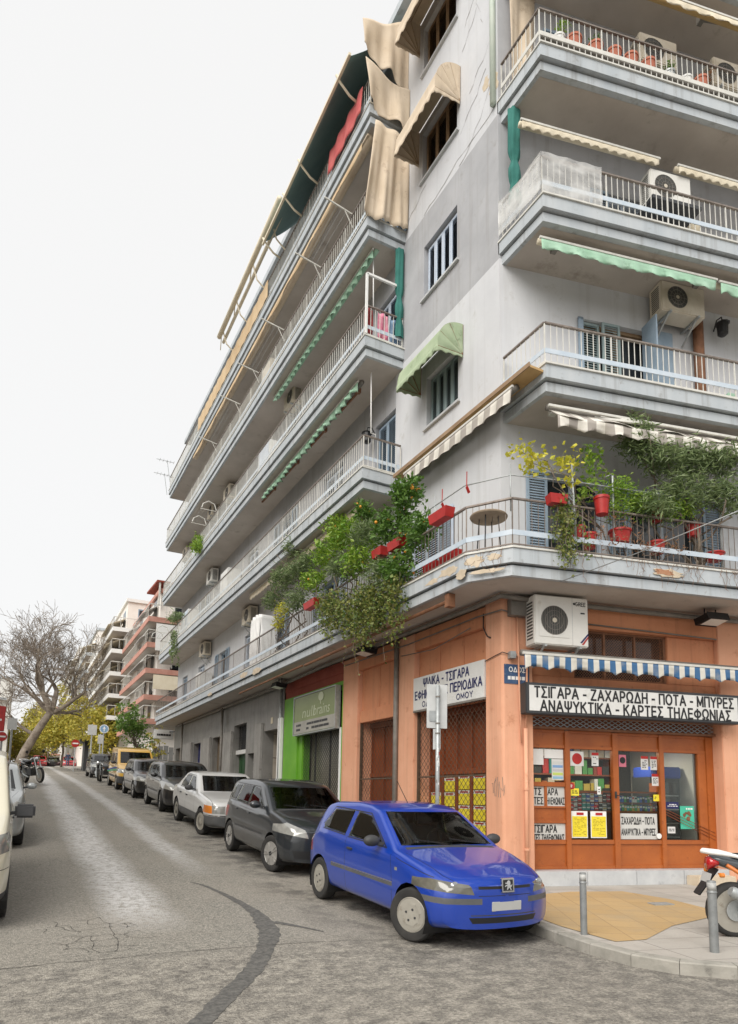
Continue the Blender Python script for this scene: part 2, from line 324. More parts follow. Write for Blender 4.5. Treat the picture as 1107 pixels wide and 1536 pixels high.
M['cloth_green'] = mat('dark_green_awning_cloth', (.14, .225, .22), (.17, .26, .25), 1.5, .9)
M['cloth_teal'] = mat('teal_curtain_cloth', (.02, .13, .11), (.04, .19, .16), 2, .9)
M['cloth_mint'] = mat('mint_awning_cloth', (.30, .52, .36), (.42, .62, .48), 3, .9, c3=(.22, .38, .26), s3=7)
M['cloth_cream'] = mat('cream_awning_cloth', (.66, .58, .43), (.74, .67, .53), 2, .9)
M['plastic_w'] = mat('clear_plastic_sheet', (.70, .70, .69), (.80, .80, .79), 4, .3)
M['red'] = mat('red_plastic', (.34, .012, .010), (.44, .02, .016), 5, .45)
M['terracotta'] = mat('terracotta', (.44, .14, .085), (.52, .19, .12), 6, .8)
M['yellow'] = mat('yellow_paper', (.72, .58, .02), (.78, .66, .05), 3, .7)
M['rust'] = mat('rusty_brown_steel', (.16, .07, .035), (.24, .11, .055), 8, .7)
M['brick'] = mat('exposed_brick', (.36, .17, .09), (.46, .26, .16), 9, .95, bump=.5, bscale=25, c3=(.50, .40, .30), s3=10)
M['stone'] = mat('patched_mortar', (.50, .42, .31), (.60, .51, .39), 6, .95, bump=.4, bscale=30)
M['pinkband'] = mat('salmon_red_band', (.46, .22, .17), (.54, .29, .23), 3, .8)
M['creamwall'] = mat('cream_render', (.78, .73, .67), (.84, .80, .75), 1.2, .85)
M['bark'] = mat('tree_bark', (.13, .10, .075), (.22, .18, .14), 6, .95, bump=.6, bscale=20)
M['bark_plane'] = mat('plane_tree_bark', (.15, .12, .095), (.32, .275, .225), 2.2, .95, bump=.5, bscale=12, c3=(.075, .06, .048), s3=3)
M['wire'] = mat('cable_black', (.02, .02, .02), rough=.6)
M['wire_o'] = mat('painted_cable', (.55, .28, .18), rough=.7)
M['shopglass'] = glass('shop_glass', (.88, .92, .90), .55, -.015)
def leafmat(name, ca, cb, cc=None):
    m, nt, p = nodes(name); N, Lk = nt.nodes.new, nt.links.new; p.inputs['Roughness'].default_value = .5
    g = N('ShaderNodeNewGeometry'); r = N('ShaderNodeValToRGB'); e = r.color_ramp.elements
    e[0].color = c4(ca); e[1].color = c4(cb)
    if cc: e2 = e.new(.86); e2.color = c4(cc); e[1].position = .75
    Lk(g.outputs['Random Per Island'], r.inputs[0]); Lk(r.outputs[0], p.inputs['Base Color'])
    tl = N('ShaderNodeBsdfTranslucent'); Lk(r.outputs[0], tl.inputs[0]); mx = N('ShaderNodeMixShader'); mx.inputs[0].default_value = .3
    o = nt.nodes['Material Output']; Lk(p.outputs[0], mx.inputs[1]); Lk(tl.outputs[0], mx.inputs[2]); Lk(mx.outputs[0], o.inputs[0])
    return m
M['leaf'] = leafmat('citrus_leaf', (.055, .13, .018), (.14, .26, .04))
M['leaf_b'] = leafmat('bright_leaf', (.12, .26, .02), (.30, .42, .05))
M['leaf_o'] = leafmat('oleander_leaf', (.10, .155, .055), (.27, .34, .15))
M['leaf_i'] = leafmat('ivy_leaf', (.05, .115, .022), (.15, .24, .055), (.28, .28, .07))
M['leaf_y'] = leafmat('vine_leaf', (.42, .44, .03), (.62, .55, .06))
M['leaf_yt'] = leafmat('autumn_leaf', (.38, .32, .045), (.70, .52, .08), (.44, .42, .07))
M['leaf_dry'] = leafmat('dry_leaf', (.20, .11, .06), (.38, .20, .10))
M['leaf_gt'] = leafmat('street_tree_leaf', (.08, .17, .025), (.18, .30, .05))
# ================================================================== SETTING: ground, road, pavements
def nmath(nt, op, a, b=None, c=None, clamp=False):
    n = nt.nodes.new('ShaderNodeMath'); n.operation = op; n.use_clamp = clamp
    for i, v in enumerate((a, b, c)):
        if v is None: continue
        if isinstance(v, (int, float)): n.inputs[i].default_value = v
        else: nt.links.new(v, n.inputs[i])
    return n.outputs[0]
def nnoise(nt, vec, scale, detail=5, rough=.6):
    n = nt.nodes.new('ShaderNodeTexNoise'); n.inputs['Scale'].default_value = scale; n.inputs['Detail'].default_value = detail; n.inputs['Roughness'].default_value = rough
    nt.links.new(vec, n.inputs['Vector']); return n.outputs['Fac']
def nmap(nt, v, a, b, c=0, d=1):
    n = nt.nodes.new('ShaderNodeMapRange'); n.clamp = True
    for i, q in enumerate((v, a, b, c, d)):
        if isinstance(q, (int, float)): n.inputs[i].default_value = q
        else: nt.links.new(q, n.inputs[i])
    return n.outputs[0]
def nmix(nt, f, a, b):
    n = nt.nodes.new('ShaderNodeMix'); n.data_type = 'RGBA'
    for k, v in (('A', a), ('B', b)):
        if isinstance(v, tuple): n.inputs[k].default_value = c4(v)
        else: nt.links.new(v, n.inputs[k])
    if isinstance(f, (int, float)): n.inputs[0].default_value = f
    else: nt.links.new(f, n.inputs[0])
    return n.outputs['Result']
def asphalt():
    m, nt, p = nodes('worn_asphalt')
    g = nt.nodes.new('ShaderNodeNewGeometry'); P = g.outputs['Position']
    sp = nt.nodes.new('ShaderNodeSeparateXYZ'); nt.links.new(P, sp.inputs[0]); X, Y = sp.outputs[0], sp.outputs[1]
    big = nnoise(nt, P, .35, 4); mid = nnoise(nt, P, 2.2, 6, .65); fine = nnoise(nt, P, 34, 5, .8); grit = nnoise(nt, P, 75, 3, .8)
    vor = nt.nodes.new('ShaderNodeTexVoronoi'); vor.inputs['Scale'].default_value = 70; nt.links.new(P, vor.inputs['Vector'])
    base = nmix(nt, nmap(nt, fine, .41, .59), (.135, .134, .116), (.35, .322, .28))
    base = nmix(nt, nmap(nt, grit, .55, .75, 0, .55), base, (.43, .40, .355))
    speck = nnoise(nt, P, 9, 8, .8); base = nmix(nt, nmap(nt, speck, .54, .64, 0, .5), base, (.085, .08, .072)); base = nmix(nt, nmap(nt, big, .38, .62, 0, .45), base, (.31, .28, .24))
    # lane paint worn to two pale longitudinal bands
    wob = nmath(nt, 'MULTIPLY', nmath(nt, 'SUBTRACT', nnoise(nt, P, .8, 3), .5), .35)
    Xw = nmath(nt, 'ADD', X, wob)
    def band(c, half, y0, y1, s):
        d = nmath(nt, 'ABSOLUTE', nmath(nt, 'SUBTRACT', Xw, c))
        e = nmap(nt, d, half * .35, half * 1.15, 1, 0)
        e = nmath(nt, 'MULTIPLY', e, nmap(nt, Y, y0, y1, 0, 1))
        sp_ = nmap(nt, nnoise(nt, P, 11, 8, .82), .40, .54, .08, 1)
        return nmath(nt, 'MULTIPLY', nmath(nt, 'MULTIPLY', e, sp_), s)
    base = nmix(nt, band(1.42, .42, 7.4, 9.0, .95), base, (.58, .57, .56))
    base = nmix(nt, band(2.78, .27, 10.6, 13.5, .85), base, (.52, .51, .50))
    # the crossing street: broken dark surface with pale worn islands
    near = nmap(nt, nmath(nt, 'ADD', Y, nmath(nt, 'MULTIPLY', big, .15)), 6.3, 7.0, 1, 0)
    mp = nt.nodes.new('ShaderNodeMapping'); mp.inputs['Scale'].default_value = (1, 1.1, 1); mp.inputs['Rotation'].default_value = (0, 0, .25); nt.links.new(P, mp.inputs[0])
    isl = nmap(nt, nnoise(nt, mp.outputs[0], 5.2, 14, .86), .44, .57)
    rightw = nmap(nt, X, 3.0, 5.2, 0, .16)
    isl = nmath(nt, 'SUBTRACT', isl, rightw, clamp=True)
    darkn = nmix(nt, nmap(nt, fine, .41, .59), (.11, .102, .09), (.215, .20, .176))
    pale = nmix(nt, nmap(nt, fine, .40, .58), (.235, .215, .183), (.42, .39, .335))
    near_c = nmix(nt, isl, darkn, pale)
    base = nmix(nt, near, base, near_c)
    # oil and damp below the parked cars, along the kerb
    oil = nmath(nt, 'MULTIPLY', nmath(nt, 'MULTIPLY', nmap(nt, Xw, 3.1, 3.9, 0, 1), nmap(nt, mid, .46, .60, 0, 1)), nmap(nt, Y, 5.0, 5.8, 0, .75))
    base = nmix(nt, oil, base, (.055, .052, .048))
    nt.links.new(base, p.inputs['Base Color']); p.inputs['Roughness'].default_value = .85; p.inputs['Specular IOR Level'].default_value = .3
    b = nt.nodes.new('ShaderNodeBump'); b.inputs['Strength'].default_value = .8; b.inputs['Distance'].default_value = .012
    h = nmath(nt, 'ADD', fine, nmath(nt, 'MULTIPLY', vor.outputs['Distance'], .8)); nt.links.new(h, b.inputs['Height']); nt.links.new(b.outputs[0], p.inputs['Normal'])
    return m
M['asphalt'] = asphalt()
M['tar'] = mat('fresh_tar_filling', (.062, .06, .056), (.14, .134, .122), 22, .8, bump=.5, bscale=60)
M['crack'] = mat('road_crack', (.03, .028, .025), rough=.95)
M['kerb'] = mat('worn_kerb_stone', (.24, .23, .20), (.36, .34, .30), 4, .9, bump=.4, bscale=30, c3=(.14, .13, .115), s3=7)
M['earth'] = mat('ground_earth', (.12, .11, .09), (.18, .165, .14), .2, .95)
def paving(name, ca, cb, mortar, bw, bh, rot, dirt):
    m, nt, p = nodes(name); g = nt.nodes.new('ShaderNodeNewGeometry'); mp = nt.nodes.new('ShaderNodeMapping'); mp.inputs['Rotation'].default_value = (0, 0, rot)
    nt.links.new(g.outputs['Position'], mp.inputs[0]); br = nt.nodes.new('ShaderNodeTexBrick')
    br.inputs['Scale'].default_value = 1; br.inputs['Brick Width'].default_value = bw; br.inputs['Row Height'].default_value = bh; br.inputs['Mortar Size'].default_value = .006; br.offset = 0
    br.inputs['Color1'].default_value = c4(ca); br.inputs['Color2'].default_value = c4(cb); br.inputs['Mortar'].default_value = c4(mortar)
    nt.links.new(mp.outputs[0], br.inputs['Vector']); P = g.outputs['Position']
    c = nmix(nt, nmap(nt, nnoise(nt, P, 1.7, 6), .45, .7, 0, .6), br.outputs['Color'], dirt)
    c = nmix(nt, nmap(nt, nnoise(nt, P, 30, 4, .7), .55, .75, 0, .35), c, tuple(x * .6 for x in dirt))
    nt.links.new(c, p.inputs['Base Color']); p.inputs['Roughness'].default_value = .85
    b = nt.nodes.new('ShaderNodeBump'); b.inputs['Strength'].default_value = .4; b.inputs['Distance'].default_value = .006; nt.links.new(br.outputs['Fac'], b.inputs['Height']); b.invert = True; nt.links.new(b.outputs[0], p.inputs['Normal'])
    return m
M['pave'] = paving('pavement_slabs', (.36, .335, .30), (.42, .39, .35), (.16, .15, .135), .9, .45, UA, (.29, .265, .23))
M['ochre'] = paving('ochre_pavers', (.41, .275, .125), (.45, .31, .15), (.30, .20, .10), .4, .4, UA + .3, (.34, .26, .16))
def surf(xs, ys, fz):
    V = [(x, y, fz(x, y)) for y in ys for x in xs]; n = len(xs)
    return V, [(j * n + i, j * n + i + 1, (j + 1) * n + i + 1, (j + 1) * n + i) for j in range(len(ys) - 1) for i in range(n - 1)]
mb = MB(); mb.mesh(*surf(list(np.linspace(-400, 400, 41)), list(np.linspace(-120, 900, 52)), lambda x, y: gz(x, y) - (.35 if abs(x) < 60 else .1)))
mb.build('ground', M['earth'], kind='structure', recalc=False)
mb = MB(); mb.mesh(*surf([-60, -40, -25, -16, -12] + list(np.arange(-10, 12.01, .5)) + [14, 18, 25, 40, 60], list(np.arange(-30, 4, 2)) + list(np.arange(4, 40, .5)) + list(np.arange(40, 200, 2)), gz))
mb.build('road', M['asphalt'], kind='structure', smooth=True, recalc=False)
# tar filling that snakes across, crack of the old joint, crazed patch: thin raised seams of their own
def ribbon(pts, ws, name, m, dz, jit=0):
    P = [Vector((x, y, 0)) for x, y in pts]; Q = []
    for i in range(len(P) - 1):                              # Catmull-Rom
        a, b, c, d = P[max(i - 1, 0)], P[i], P[i + 1], P[min(i + 2, len(P) - 1)]
        for k in range(8):
            t = k / 8; Q.append((.5 * (2 * b + (c - a) * t + (2 * a - 5 * b + 4 * c - d) * t * t + (3 * b - a - 3 * c + d) * t ** 3), ws[i] * (1 - t) + ws[i + 1] * t))
    Q.append((P[-1], ws[-1])); V = []
    for i, (q, w_) in enumerate(Q):
        d = (Q[min(i + 1, len(Q) - 1)][0] - Q[max(i - 1, 0)][0]).normalized(); n = Vector((-d.y, d.x, 0))
        for s in (-1, 1):
            r = q + n * s * (w_ / 2) * (1 + jit * (rng.random() - .5)); V.append((r.x, r.y, gz(r.x, r.y) + dz))
    return V, [(2 * i, 2 * i + 1, 2 * i + 3, 2 * i + 2) for i in range(len(Q) - 1)]
mb = MB(); mb.mesh(*ribbon([(2.45, 10.3), (2.59, 9.89), (2.7, 9.04), (2.74, 8.17), (2.66, 7.5), (2.55, 7.05), (2.3, 6.47), (1.99, 5.87), (1.61, 5.29), (1.25, 4.72), (.9, 4.2)], [.02, .06, .09, .14, .24, .23, .18, .17, .17, .17, .16], 'tar', None, .004, .3))
mb.mesh(*ribbon([(2.78, 7.55), (2.98, 7.26), (3.15, 6.96)], [.1, .06, .02], 't', None, .0045, .3))
mb.build('road_tar_patch', M['tar'], kind='structure', recalc=False)
mb = MB()
mb.mesh(*ribbon([(-1.5, 6.72), (.02, 6.62), (.45, 6.65), (.81, 6.63), (1.3, 6.66), (1.71, 6.64), (2.2, 6.62), (2.72, 6.59), (3.3, 6.5), (3.79, 6.37)], [.01, .012, .006, .01, .005, .01, .005, .009, .006, .004], 'j', None, .0055, .8))
nodes_c = {(i, j): (.38 + i * .155 + rng.uniform(-.06, .06), 6.85 + j * .24 + rng.uniform(-.09, .09)) for i in range(7) for j in range(7)}
for (i, j), a in nodes_c.items():
    for di, dj in ((1, 0), (0, 1)):
        b = nodes_c.get((i + di, j + dj))
        if b and rng.random() < .72 and abs(i - 3) + abs(j - 3) < 4.2:
            mid = ((a[0] + b[0]) / 2 + rng.uniform(-.04, .04), (a[1] + b[1]) / 2 + rng.uniform(-.05, .05))
            mb.mesh(*ribbon([a, mid, b], [.007, .004, .006], 'c', None, .005, .9))
mb.build('road_cracks', M['crack'], kind='structure', recalc=False)
# pavement of the corner: one solid with a real kerb step
K = [(5.66, 60), (5.66, 36), (5.66, 26), (5.66, 18), (5.66, 13), (5.64, 10), (5.58, 8), (5.46, 6.6), (5.33, 5.7), (5.25, 5.1), (5.26, 4.6), (5.42, 4.2), (5.76, 3.87), (6.5, 3.4), (8, 2.8), (11, 2.1), (16, .9), (30, -2.6)]
FA = [(7.6, 60), (7.6, 36), (7.6, 26), (7.6, 18), (7.6, 13), (7.6, 10.5), (7.6, 9.6), (7.6, 9.2), (7.7, 9.0), (7.8, 8.95), (8.0, 8.9), (8.3, 8.85), (8.7, 8.8), (9.6, 8.5), (11, 8.2), (13, 7.7), (17, 6.8), (30, 3.7)]
KH = [.115] * 8 + [.11] * 10
def pz(x, y, h): return gz(x, y) + h
mb = MB(); NP = 14; kw = .16
def kin(i):
    a = Vector(K[max(i - 1, 0)]); b = Vector(K[min(i + 1, len(K) - 1)]); d = (b - a).normalized(); n = Vector((-d.y, d.x))
    return (K[i][0] + n.x * kw, K[i][1] + n.y * kw)
KI = [kin(i) for i in range(len(K))]
for i in range(len(K) - 1):
    for k in range(5):
        for j in range(NP):
            def q(kk, jj):
                t, u = jj / NP, kk / 5; L2 = lambda A: Vector(A[i]).lerp(Vector(A[i + 1]), u)
                r = L2(KI).lerp(L2(FA), t); x, y = r.x, r.y
                return (x, y, pz(x, y, (KH[i] * (1 - u) + KH[i + 1] * u) * (1 - t) + .11 * t))
            mb.face([q(k, j), q(k, j + 1), q(k + 1, j + 1), q(k + 1, j)])
mb.build('pavement', M['pave'], kind='structure', recalc=False)
mb = MB()
for i in range(len(K) - 1):                                    # the kerb: stones with joints
    n = max(1, int((Vector(K[i]) - Vector(K[i + 1])).length / .95 + .5))
    for k in range(n):
        t0, t1 = k / n + .006, (k + 1) / n - .006
        P = [[Vector(A[i]).lerp(Vector(A[i + 1]), t) for A in (K, KI)] for t in (t0, t1)]
        H_ = [KH[i] * (1 - t) + KH[i + 1] * t + .003 for t in (t0, t1)]
        V = []
        for (o_, n_), h in zip(P, H_):
            V += [(o_.x, o_.y, gz(o_.x, o_.y) - .2), (o_.x, o_.y, gz(o_.x, o_.y) + h - .012), (o_.x * .93 + n_.x * .07, o_.y * .93 + n_.y * .07, gz(o_.x, o_.y) + h), (n_.x, n_.y, pz(n_.x, n_.y, h)), (n_.x, n_.y, -.3 + gz(n_.x, n_.y))]
        mb.mesh(V, [(0, 1, 6, 5), (1, 2, 7, 6), (2, 3, 8, 7), (3, 4, 9, 8), (0, 1, 2, 3, 4), (9, 8, 7, 6, 5)])
mb.build('kerb', M['kerb'], kind='structure')
mb = MB()                                                        # ochre paving between shop and kerb, 4 mm up
OC = [(7.25, 8.0), (7.9, 8.05), (8.75, 7.78), (8.75, 6.9), (8.47, 6.07), (7.84, 5.62), (6.9, 5.42), (5.95, 5.0), (5.56, 5.05), (5.60, 5.9), (5.78, 6.9), (6.5, 7.6)]
cxo, cyo = 7.1, 6.6
for ring in range(6):
    for i in range(len(OC)):
        a, b = OC[i], OC[(i + 1) % len(OC)]
        def L_(p, t): x, y = cxo + (p[0] - cxo) * t, cyo + (p[1] - cyo) * t; return (x, y, .1155 + (gz(x, y)))
        t0, t1 = ring / 6, (ring + 1) / 6
        mb.face([L_(a, t0), L_(b, t0), L_(b, t1), L_(a, t1)] if ring else [L_(a, t1), L_(b, t1), (cxo, cyo, L_(a, 0)[2])])
mb.build('pavement_ochre', M['ochre'], kind='structure', recalc=False)
# far pavements along the street
def strip(x0, x1, y0, y1, name):
    mb = MB(); ys = list(np.arange(y0, y1 + .1, 3)); xs = [x0, x0 + .15, (x0 + x1) / 2, x1]
    V, Fs = surf(xs, ys, lambda x, y: gz(x, y) + .13); mb.mesh(V, Fs)
    for e in (x0, x1):
        V, Fs = surf([0, 1], ys, lambda t, y, e=e: gz(e, y) + (.13 if t else -.2)); V = [(e, b, c) for (_, b, c) in V]; mb.mesh(V, Fs)
    V = [(x, y0, gz(x, y0) + dz) for x in (x0, x1) for dz in (.13, -.2)]; mb.mesh(V, [(0, 1, 3, 2)])
    mb.build(name, M['pave'], kind='structure', recalc=False)
strip(4.25, 7.6, 60.5, 120, 'pavement_beyond'); strip(-5.5, -2.0, 7, 120, 'pavement_opposite')
# ================================================================== THE CORNER APARTMENT BUILDING
BL = thing('apartment_building', 'grey and white corner apartment block with long balconies above salmon shops', 'building', (7.284, 8.926, 0))
YE = 35.7; SE = 12.0
ZB = [None, 5.07, 8.31, 11.48, 14.5, 17.5]       # undersides of the balconies
def holed(frame, a0, a1, z0, z1, holes, th=.22):  # wall with real openings and reveals
    mb = MB(lambda a, z, o: frame(a, z, o)); A = sorted({a0, a1} | {h[0] for h in holes} | {h[1] for h in holes}); Z = sorted({z0, z1} | {h[2] for h in holes} | {h[3] for h in holes})
    for i in range(len(A) - 1):
        for j in range(len(Z) - 1):
            ca, cz = (A[i] + A[i + 1]) / 2, (Z[j] + Z[j + 1]) / 2
            if any(h[0] < ca < h[1] and h[2] < cz < h[3] for h in holes): continue
            mb.face([(A[i], Z[j], 0), (A[i + 1], Z[j], 0), (A[i + 1], Z[j + 1], 0), (A[i], Z[j + 1], 0)])
    for h in holes:
        b, c, d, e = h[:4]
        for p, q in (((b, d), (c, d)), ((c, d), (c, e)), ((c, e), (b, e)), ((b, e), (b, d))):
            mb.face([(p[0], p[1], 0), (q[0], q[1], 0), (q[0], q[1], -th), (p[0], p[1], -th)])
    return mb
# --- blind core that closes the volume behind all facades
def R2(s, o): p = CR + UD * s - UR * o; return (float(p[0]), float(p[1]))
core_plan = [(7.75, 9.35), R2(SE, -.4), R2(SE, -14), (7.75 + 12, YE), (7.75, YE)]
mb = MB(); mb.prism([(x, y, 5.06) for x, y in core_plan], (0, 0, 15.7)); mb.build('core', M['dark'], BL)
core_low = [(9.9, 11.3), R2(SE, -2.4), R2(SE, -14), (7.75 + 12, YE), (9.9, YE)]
mb = MB(); mb.prism([(x, y, -.3) for x, y in core_low], (0, 0, 5.3)); mb.build('core', M['dark'], BL)
# --- window openings of the pale strip (long facade)
WINS = [(10.24, 11.41, 9.45, 10.62), (10.28, 11.56, 12.6, 13.9), (10.29, 11.66, 15.65, 16.9), (10.33, 11.64, 18.5, 19.75)]
LDOORS = {1: [(13.0, 14.3), (16.2, 17.6), (19.6, 20.9), (22.9, 24.1), (26.4, 27.6), (30, 31.2), (33.2, 34.4)]}
DOORS_L = [(12.75, 13.75), (15.6, 16.9), (19.3, 20.5), (22.8, 24.0), (26.4, 27.6), (30.0, 31.2), (33.4, 34.5)]
zs = [5.05, 8.5, 11.6, 14.7, 17.7, 20.9]
for k in range(5):
    holes = [(a, b, z, z2) for (a, b, z, z2) in WINS if zs[k] < z < zs[k + 1]]
    if k: holes += [(a, b, ZB[k + 1] + .46, ZB[k + 1] + 2.35) for a, b in DOORS_L]
    else: holes += [(a, b, ZB[1] + .46, ZB[1] + 2.4) for a, b in DOORS_L[1:]] + [(10.9, 12.6, 5.6, 7.3)]
    m = M['wall_grey'] if k == 2 else M['wall']
    holed(Lp, 8.926, 12.75 if k else 10.2, zs[k], zs[k + 1], [h for h in holes if h[1] < (12.7 if k else 9)]).build('wall', m, BL, recalc=False)
    holed(Lp, 12.75 if k else 10.2, YE, zs[k], zs[k + 1], [h for h in holes if h[0] >= (12.7 if k else 9)]).build('wall', M['wall_grey'] if k else M['wall'], BL, recalc=False)
# end wall and shop-side upper wall
mb = MB(); mb.face([(7.284, YE, 0), (7.284 + 12, YE, 0), (7.284 + 12, YE, 20.9), (7.284, YE, 20.9)]); mb.build('wall', M['wall_grey'], BL, recalc=False)
DR = {1: [(.9, 2.1), (2.6, 4.2)], 2: [(1.67, 3.35)], 3: [(2.35, 3.2)], 4: [(1.4, 2.6), (3.4, 4.6)]}
for k in range(1, 6):
    z0, z1 = zs[k - 1], zs[k]
    holes = [(a, b, ZB[k] + .46, ZB[k] + (2.42 if k != 3 else 2.1)) for a, b in DR.get(k, [])]
    holed(Rp, 0, SE, z0, z1, holes).build('wall', M['wall_grey'] if k > 2 else M['wall'], BL, recalc=False)
# --- flat roof with thin overhanging edge
def planpt(x, y, z): return (x, y, z)
mb = MB(); mb.prism([(6.95, 8.75, 20.9), R2(SE, .35) + (20.9,), (20, YE, 20.9), (6.95, YE + .2, 20.9)], (0, 0, .22)); mb.build('roof', M['fascia'], BL)
# --- balconies
def off_left(y0, y1, X, i): return [(X + i, y0 + i), (X + i, y1 - i)]
COSU = math.cos(UA)
def right_poly(o, i):                       # outline of a right-hand balcony slab, inset i
    t = (o - i) / COSU
    return [(7.284 + i, 8.95), (7.284 + i, 8.926 - t + i * math.tan(UA)), R2(10.2, o - i), R2(10.2, -.05)]
def left_poly(y0, i): return [(7.32, y0 + i), (6.25 + i, y0 + i), (6.25 + i, 35.78 - i), (7.32, 35.78 - i)]
def b1_poly(i):
    return [(7.33, 35.95 - i), (6.27 + i, 35.95 - i), (6.27 + i, 8.60 + i * .4), (6.70 + i * .45, 7.93 + i), R2(10.2, 1.13 - i), R2(10.2, -.05)]
def slab(polyf, z, par, name='balcony', peel=False):
    mb = MB(); P = lambda i, zz: [(x, y, zz) for x, y in polyf(i)]
    mb.prism(P(.055, z), (0, 0, .165)); mb.prism(P(.0, z + .20), (0, 0, .235)); mb.mi = 1; mb.prism(P(.085, z + .16), (0, 0, .045))
    mb.mi = 2; mb.prism(P(-.02, z + .436), (0, 0, .03)); mb.mi = 3
    mb.face([(x, y, z - .004) for x, y in polyf(.13)])
    o = mb.build(name, [M['fascia'], M['groove'], M['whitebar'], M['soffit']], par); return o
def railing(pts, h, par, seg=.115, band=(.2, .285), mats=None, post=1.25, barr=.011):
    """upright bars, handrail and flat band along a 3-D polyline of foot points"""
    bars, rail, bnd = MB(), MB(), MB()
    for a, b in zip(pts[:-1], pts[1:]):
        a, b = Vector(a), Vector(b); Ln = (b - a).length; n = max(1, round(Ln / seg)); d = (b - a) / Ln
        for k in range(n + 1):
            p = a + (b - a) * k / n; th = barr * (1.9 if k % max(2, round(post / seg)) == 0 else 1)
            e1, e2 = d * th / 2, Vector((-d.y, d.x, 0)) * th / 2
            V = [p + s * e1 + t * e2 + Vector((0, 0, zz)) for zz in (0, h) for s, t in ((-1, -1), (1, -1), (1, 1), (-1, 1))]
            bars.mesh(V, [(i, (i + 1) % 4, (i + 1) % 4 + 4, i + 4) for i in range(4)])
        rail.bar(a + Vector((0, 0, h + .012)), b + Vector((0, 0, h + .012)), .045, .028)
        n2 = Vector((-d.y, d.x, 0)) * .012
        bnd.bar(a - n2 + Vector((0, 0, (band[0] + band[1]) / 2)), b - n2 + Vector((0, 0, (band[0] + band[1]) / 2)), .012, band[1] - band[0])
        bars.bar(a + Vector((0, 0, .05)), b + Vector((0, 0, .05)), .02)
    mm = mats or (M['whitebar'], M['rail'], M['bluebar'])
    o = bars.build('railing', mm[0], par, recalc=False); rail.build('handrail', mm[1], par, recalc=False); bnd.build('band', mm[2], par, recalc=False)
for k in (2, 3, 4, 5):
    z = ZB[k]; zt = z + .466
    b = slab(lambda i: left_poly(12.39, i), z, BL)
    if k < 5 or True: railing([(7.24, 12.43, zt), (6.29, 12.43, zt), (6.29, 35.74, zt), (7.2, 35.74, zt)], .74, b)
    b = slab(lambda i: right_poly(1.15, i), z, BL)
    t = 1.11 / COSU
    railing([(7.31, 8.85, zt), (7.31, 8.926 - t + .01, zt), R2(10, 1.11) + (zt,)], .74, b, mats=(M['whitebar'], M['rail'], M['whitebar'] if k == 4 else M['bluebar']))
b = slab(b1_poly, ZB[1], BL); zt = ZB[1] + .466
railing([(7.24, 35.9, zt), (6.31, 35.9, zt), (6.31, 8.63, zt), (6.73, 7.97, zt), R2(10, 1.09) + (zt,)], .80, b, mats=(M['rail'], M['rail'], M['bluebar']), barr=.009)
# broken render on the edge of the lowest balcony, bricks showing: thin crumbled patches standing proud of the paint
def patch(frame, cen, rx, rz, m, name, n=22, o=.004, lab=None):
    mb = MB(frame); rim = []
    for i in range(n):
        t = 2 * math.pi * i / n; r = .65 + .5 * rng.random(); rim.append((cen[0] + math.cos(t) * rx * r, cen[1] + math.sin(t) * rz * r))
    mb.mesh([(cen[0], cen[1], o)] + [(a, z, o) for a, z in rim] + [(a + (cen[0] - a) * -.05, z + (cen[1] - z) * -.05, o - .006) for a, z in rim], [(0, 1 + i, 1 + (i + 1) % n) for i in range(n)] + [(1 + i, n + 1 + i, n + 1 + (i + 1) % n, 1 + (i + 1) % n) for i in range(n)])
    return tag(mb.build(name, m, BL, recalc=False), lab)
FR1 = lambda a, z, o: Rp(a, z, 1.13 + o)
FL1 = lambda a, z, o: (6.27 - o, a, z)
FC1 = lambda a, z, o: (6.27 + (6.70 - 6.27) * a - .84 * o, 8.60 + (7.93 - 8.60) * a - .54 * o, z)
s0, z0 = pr(1003, 858, 1.13)
patch(FR1, (s0, 5.36), .30, .075, M['stone'], 'crumbled_render', lab='broken render with bricks showing'); patch(FR1, (s0 - .08, 5.37), .19, .05, M['brick'], 'bare_brick', o=.008)
for (y, z, rx, rz) in ((9.1, 5.38, .3, .09), (9.6, 5.33, .2, .05), (19.3, 5.3, .5, .1), (20.6, 5.36, .45, .09), (24.8, 5.28, .3, .07), (8.72, 5.22, .15, .08)): patch(FL1, (y, z), rx, rz, M['stone'], 'crumbled_render')
for (a, z, rx, rz) in ((.2, 5.38, .2, .1), (.45, 5.18, .35, .04), (.62, 5.4, .15, .06)): patch(FC1, (a, z), rx, rz, M['stone'], 'crumbled_render')
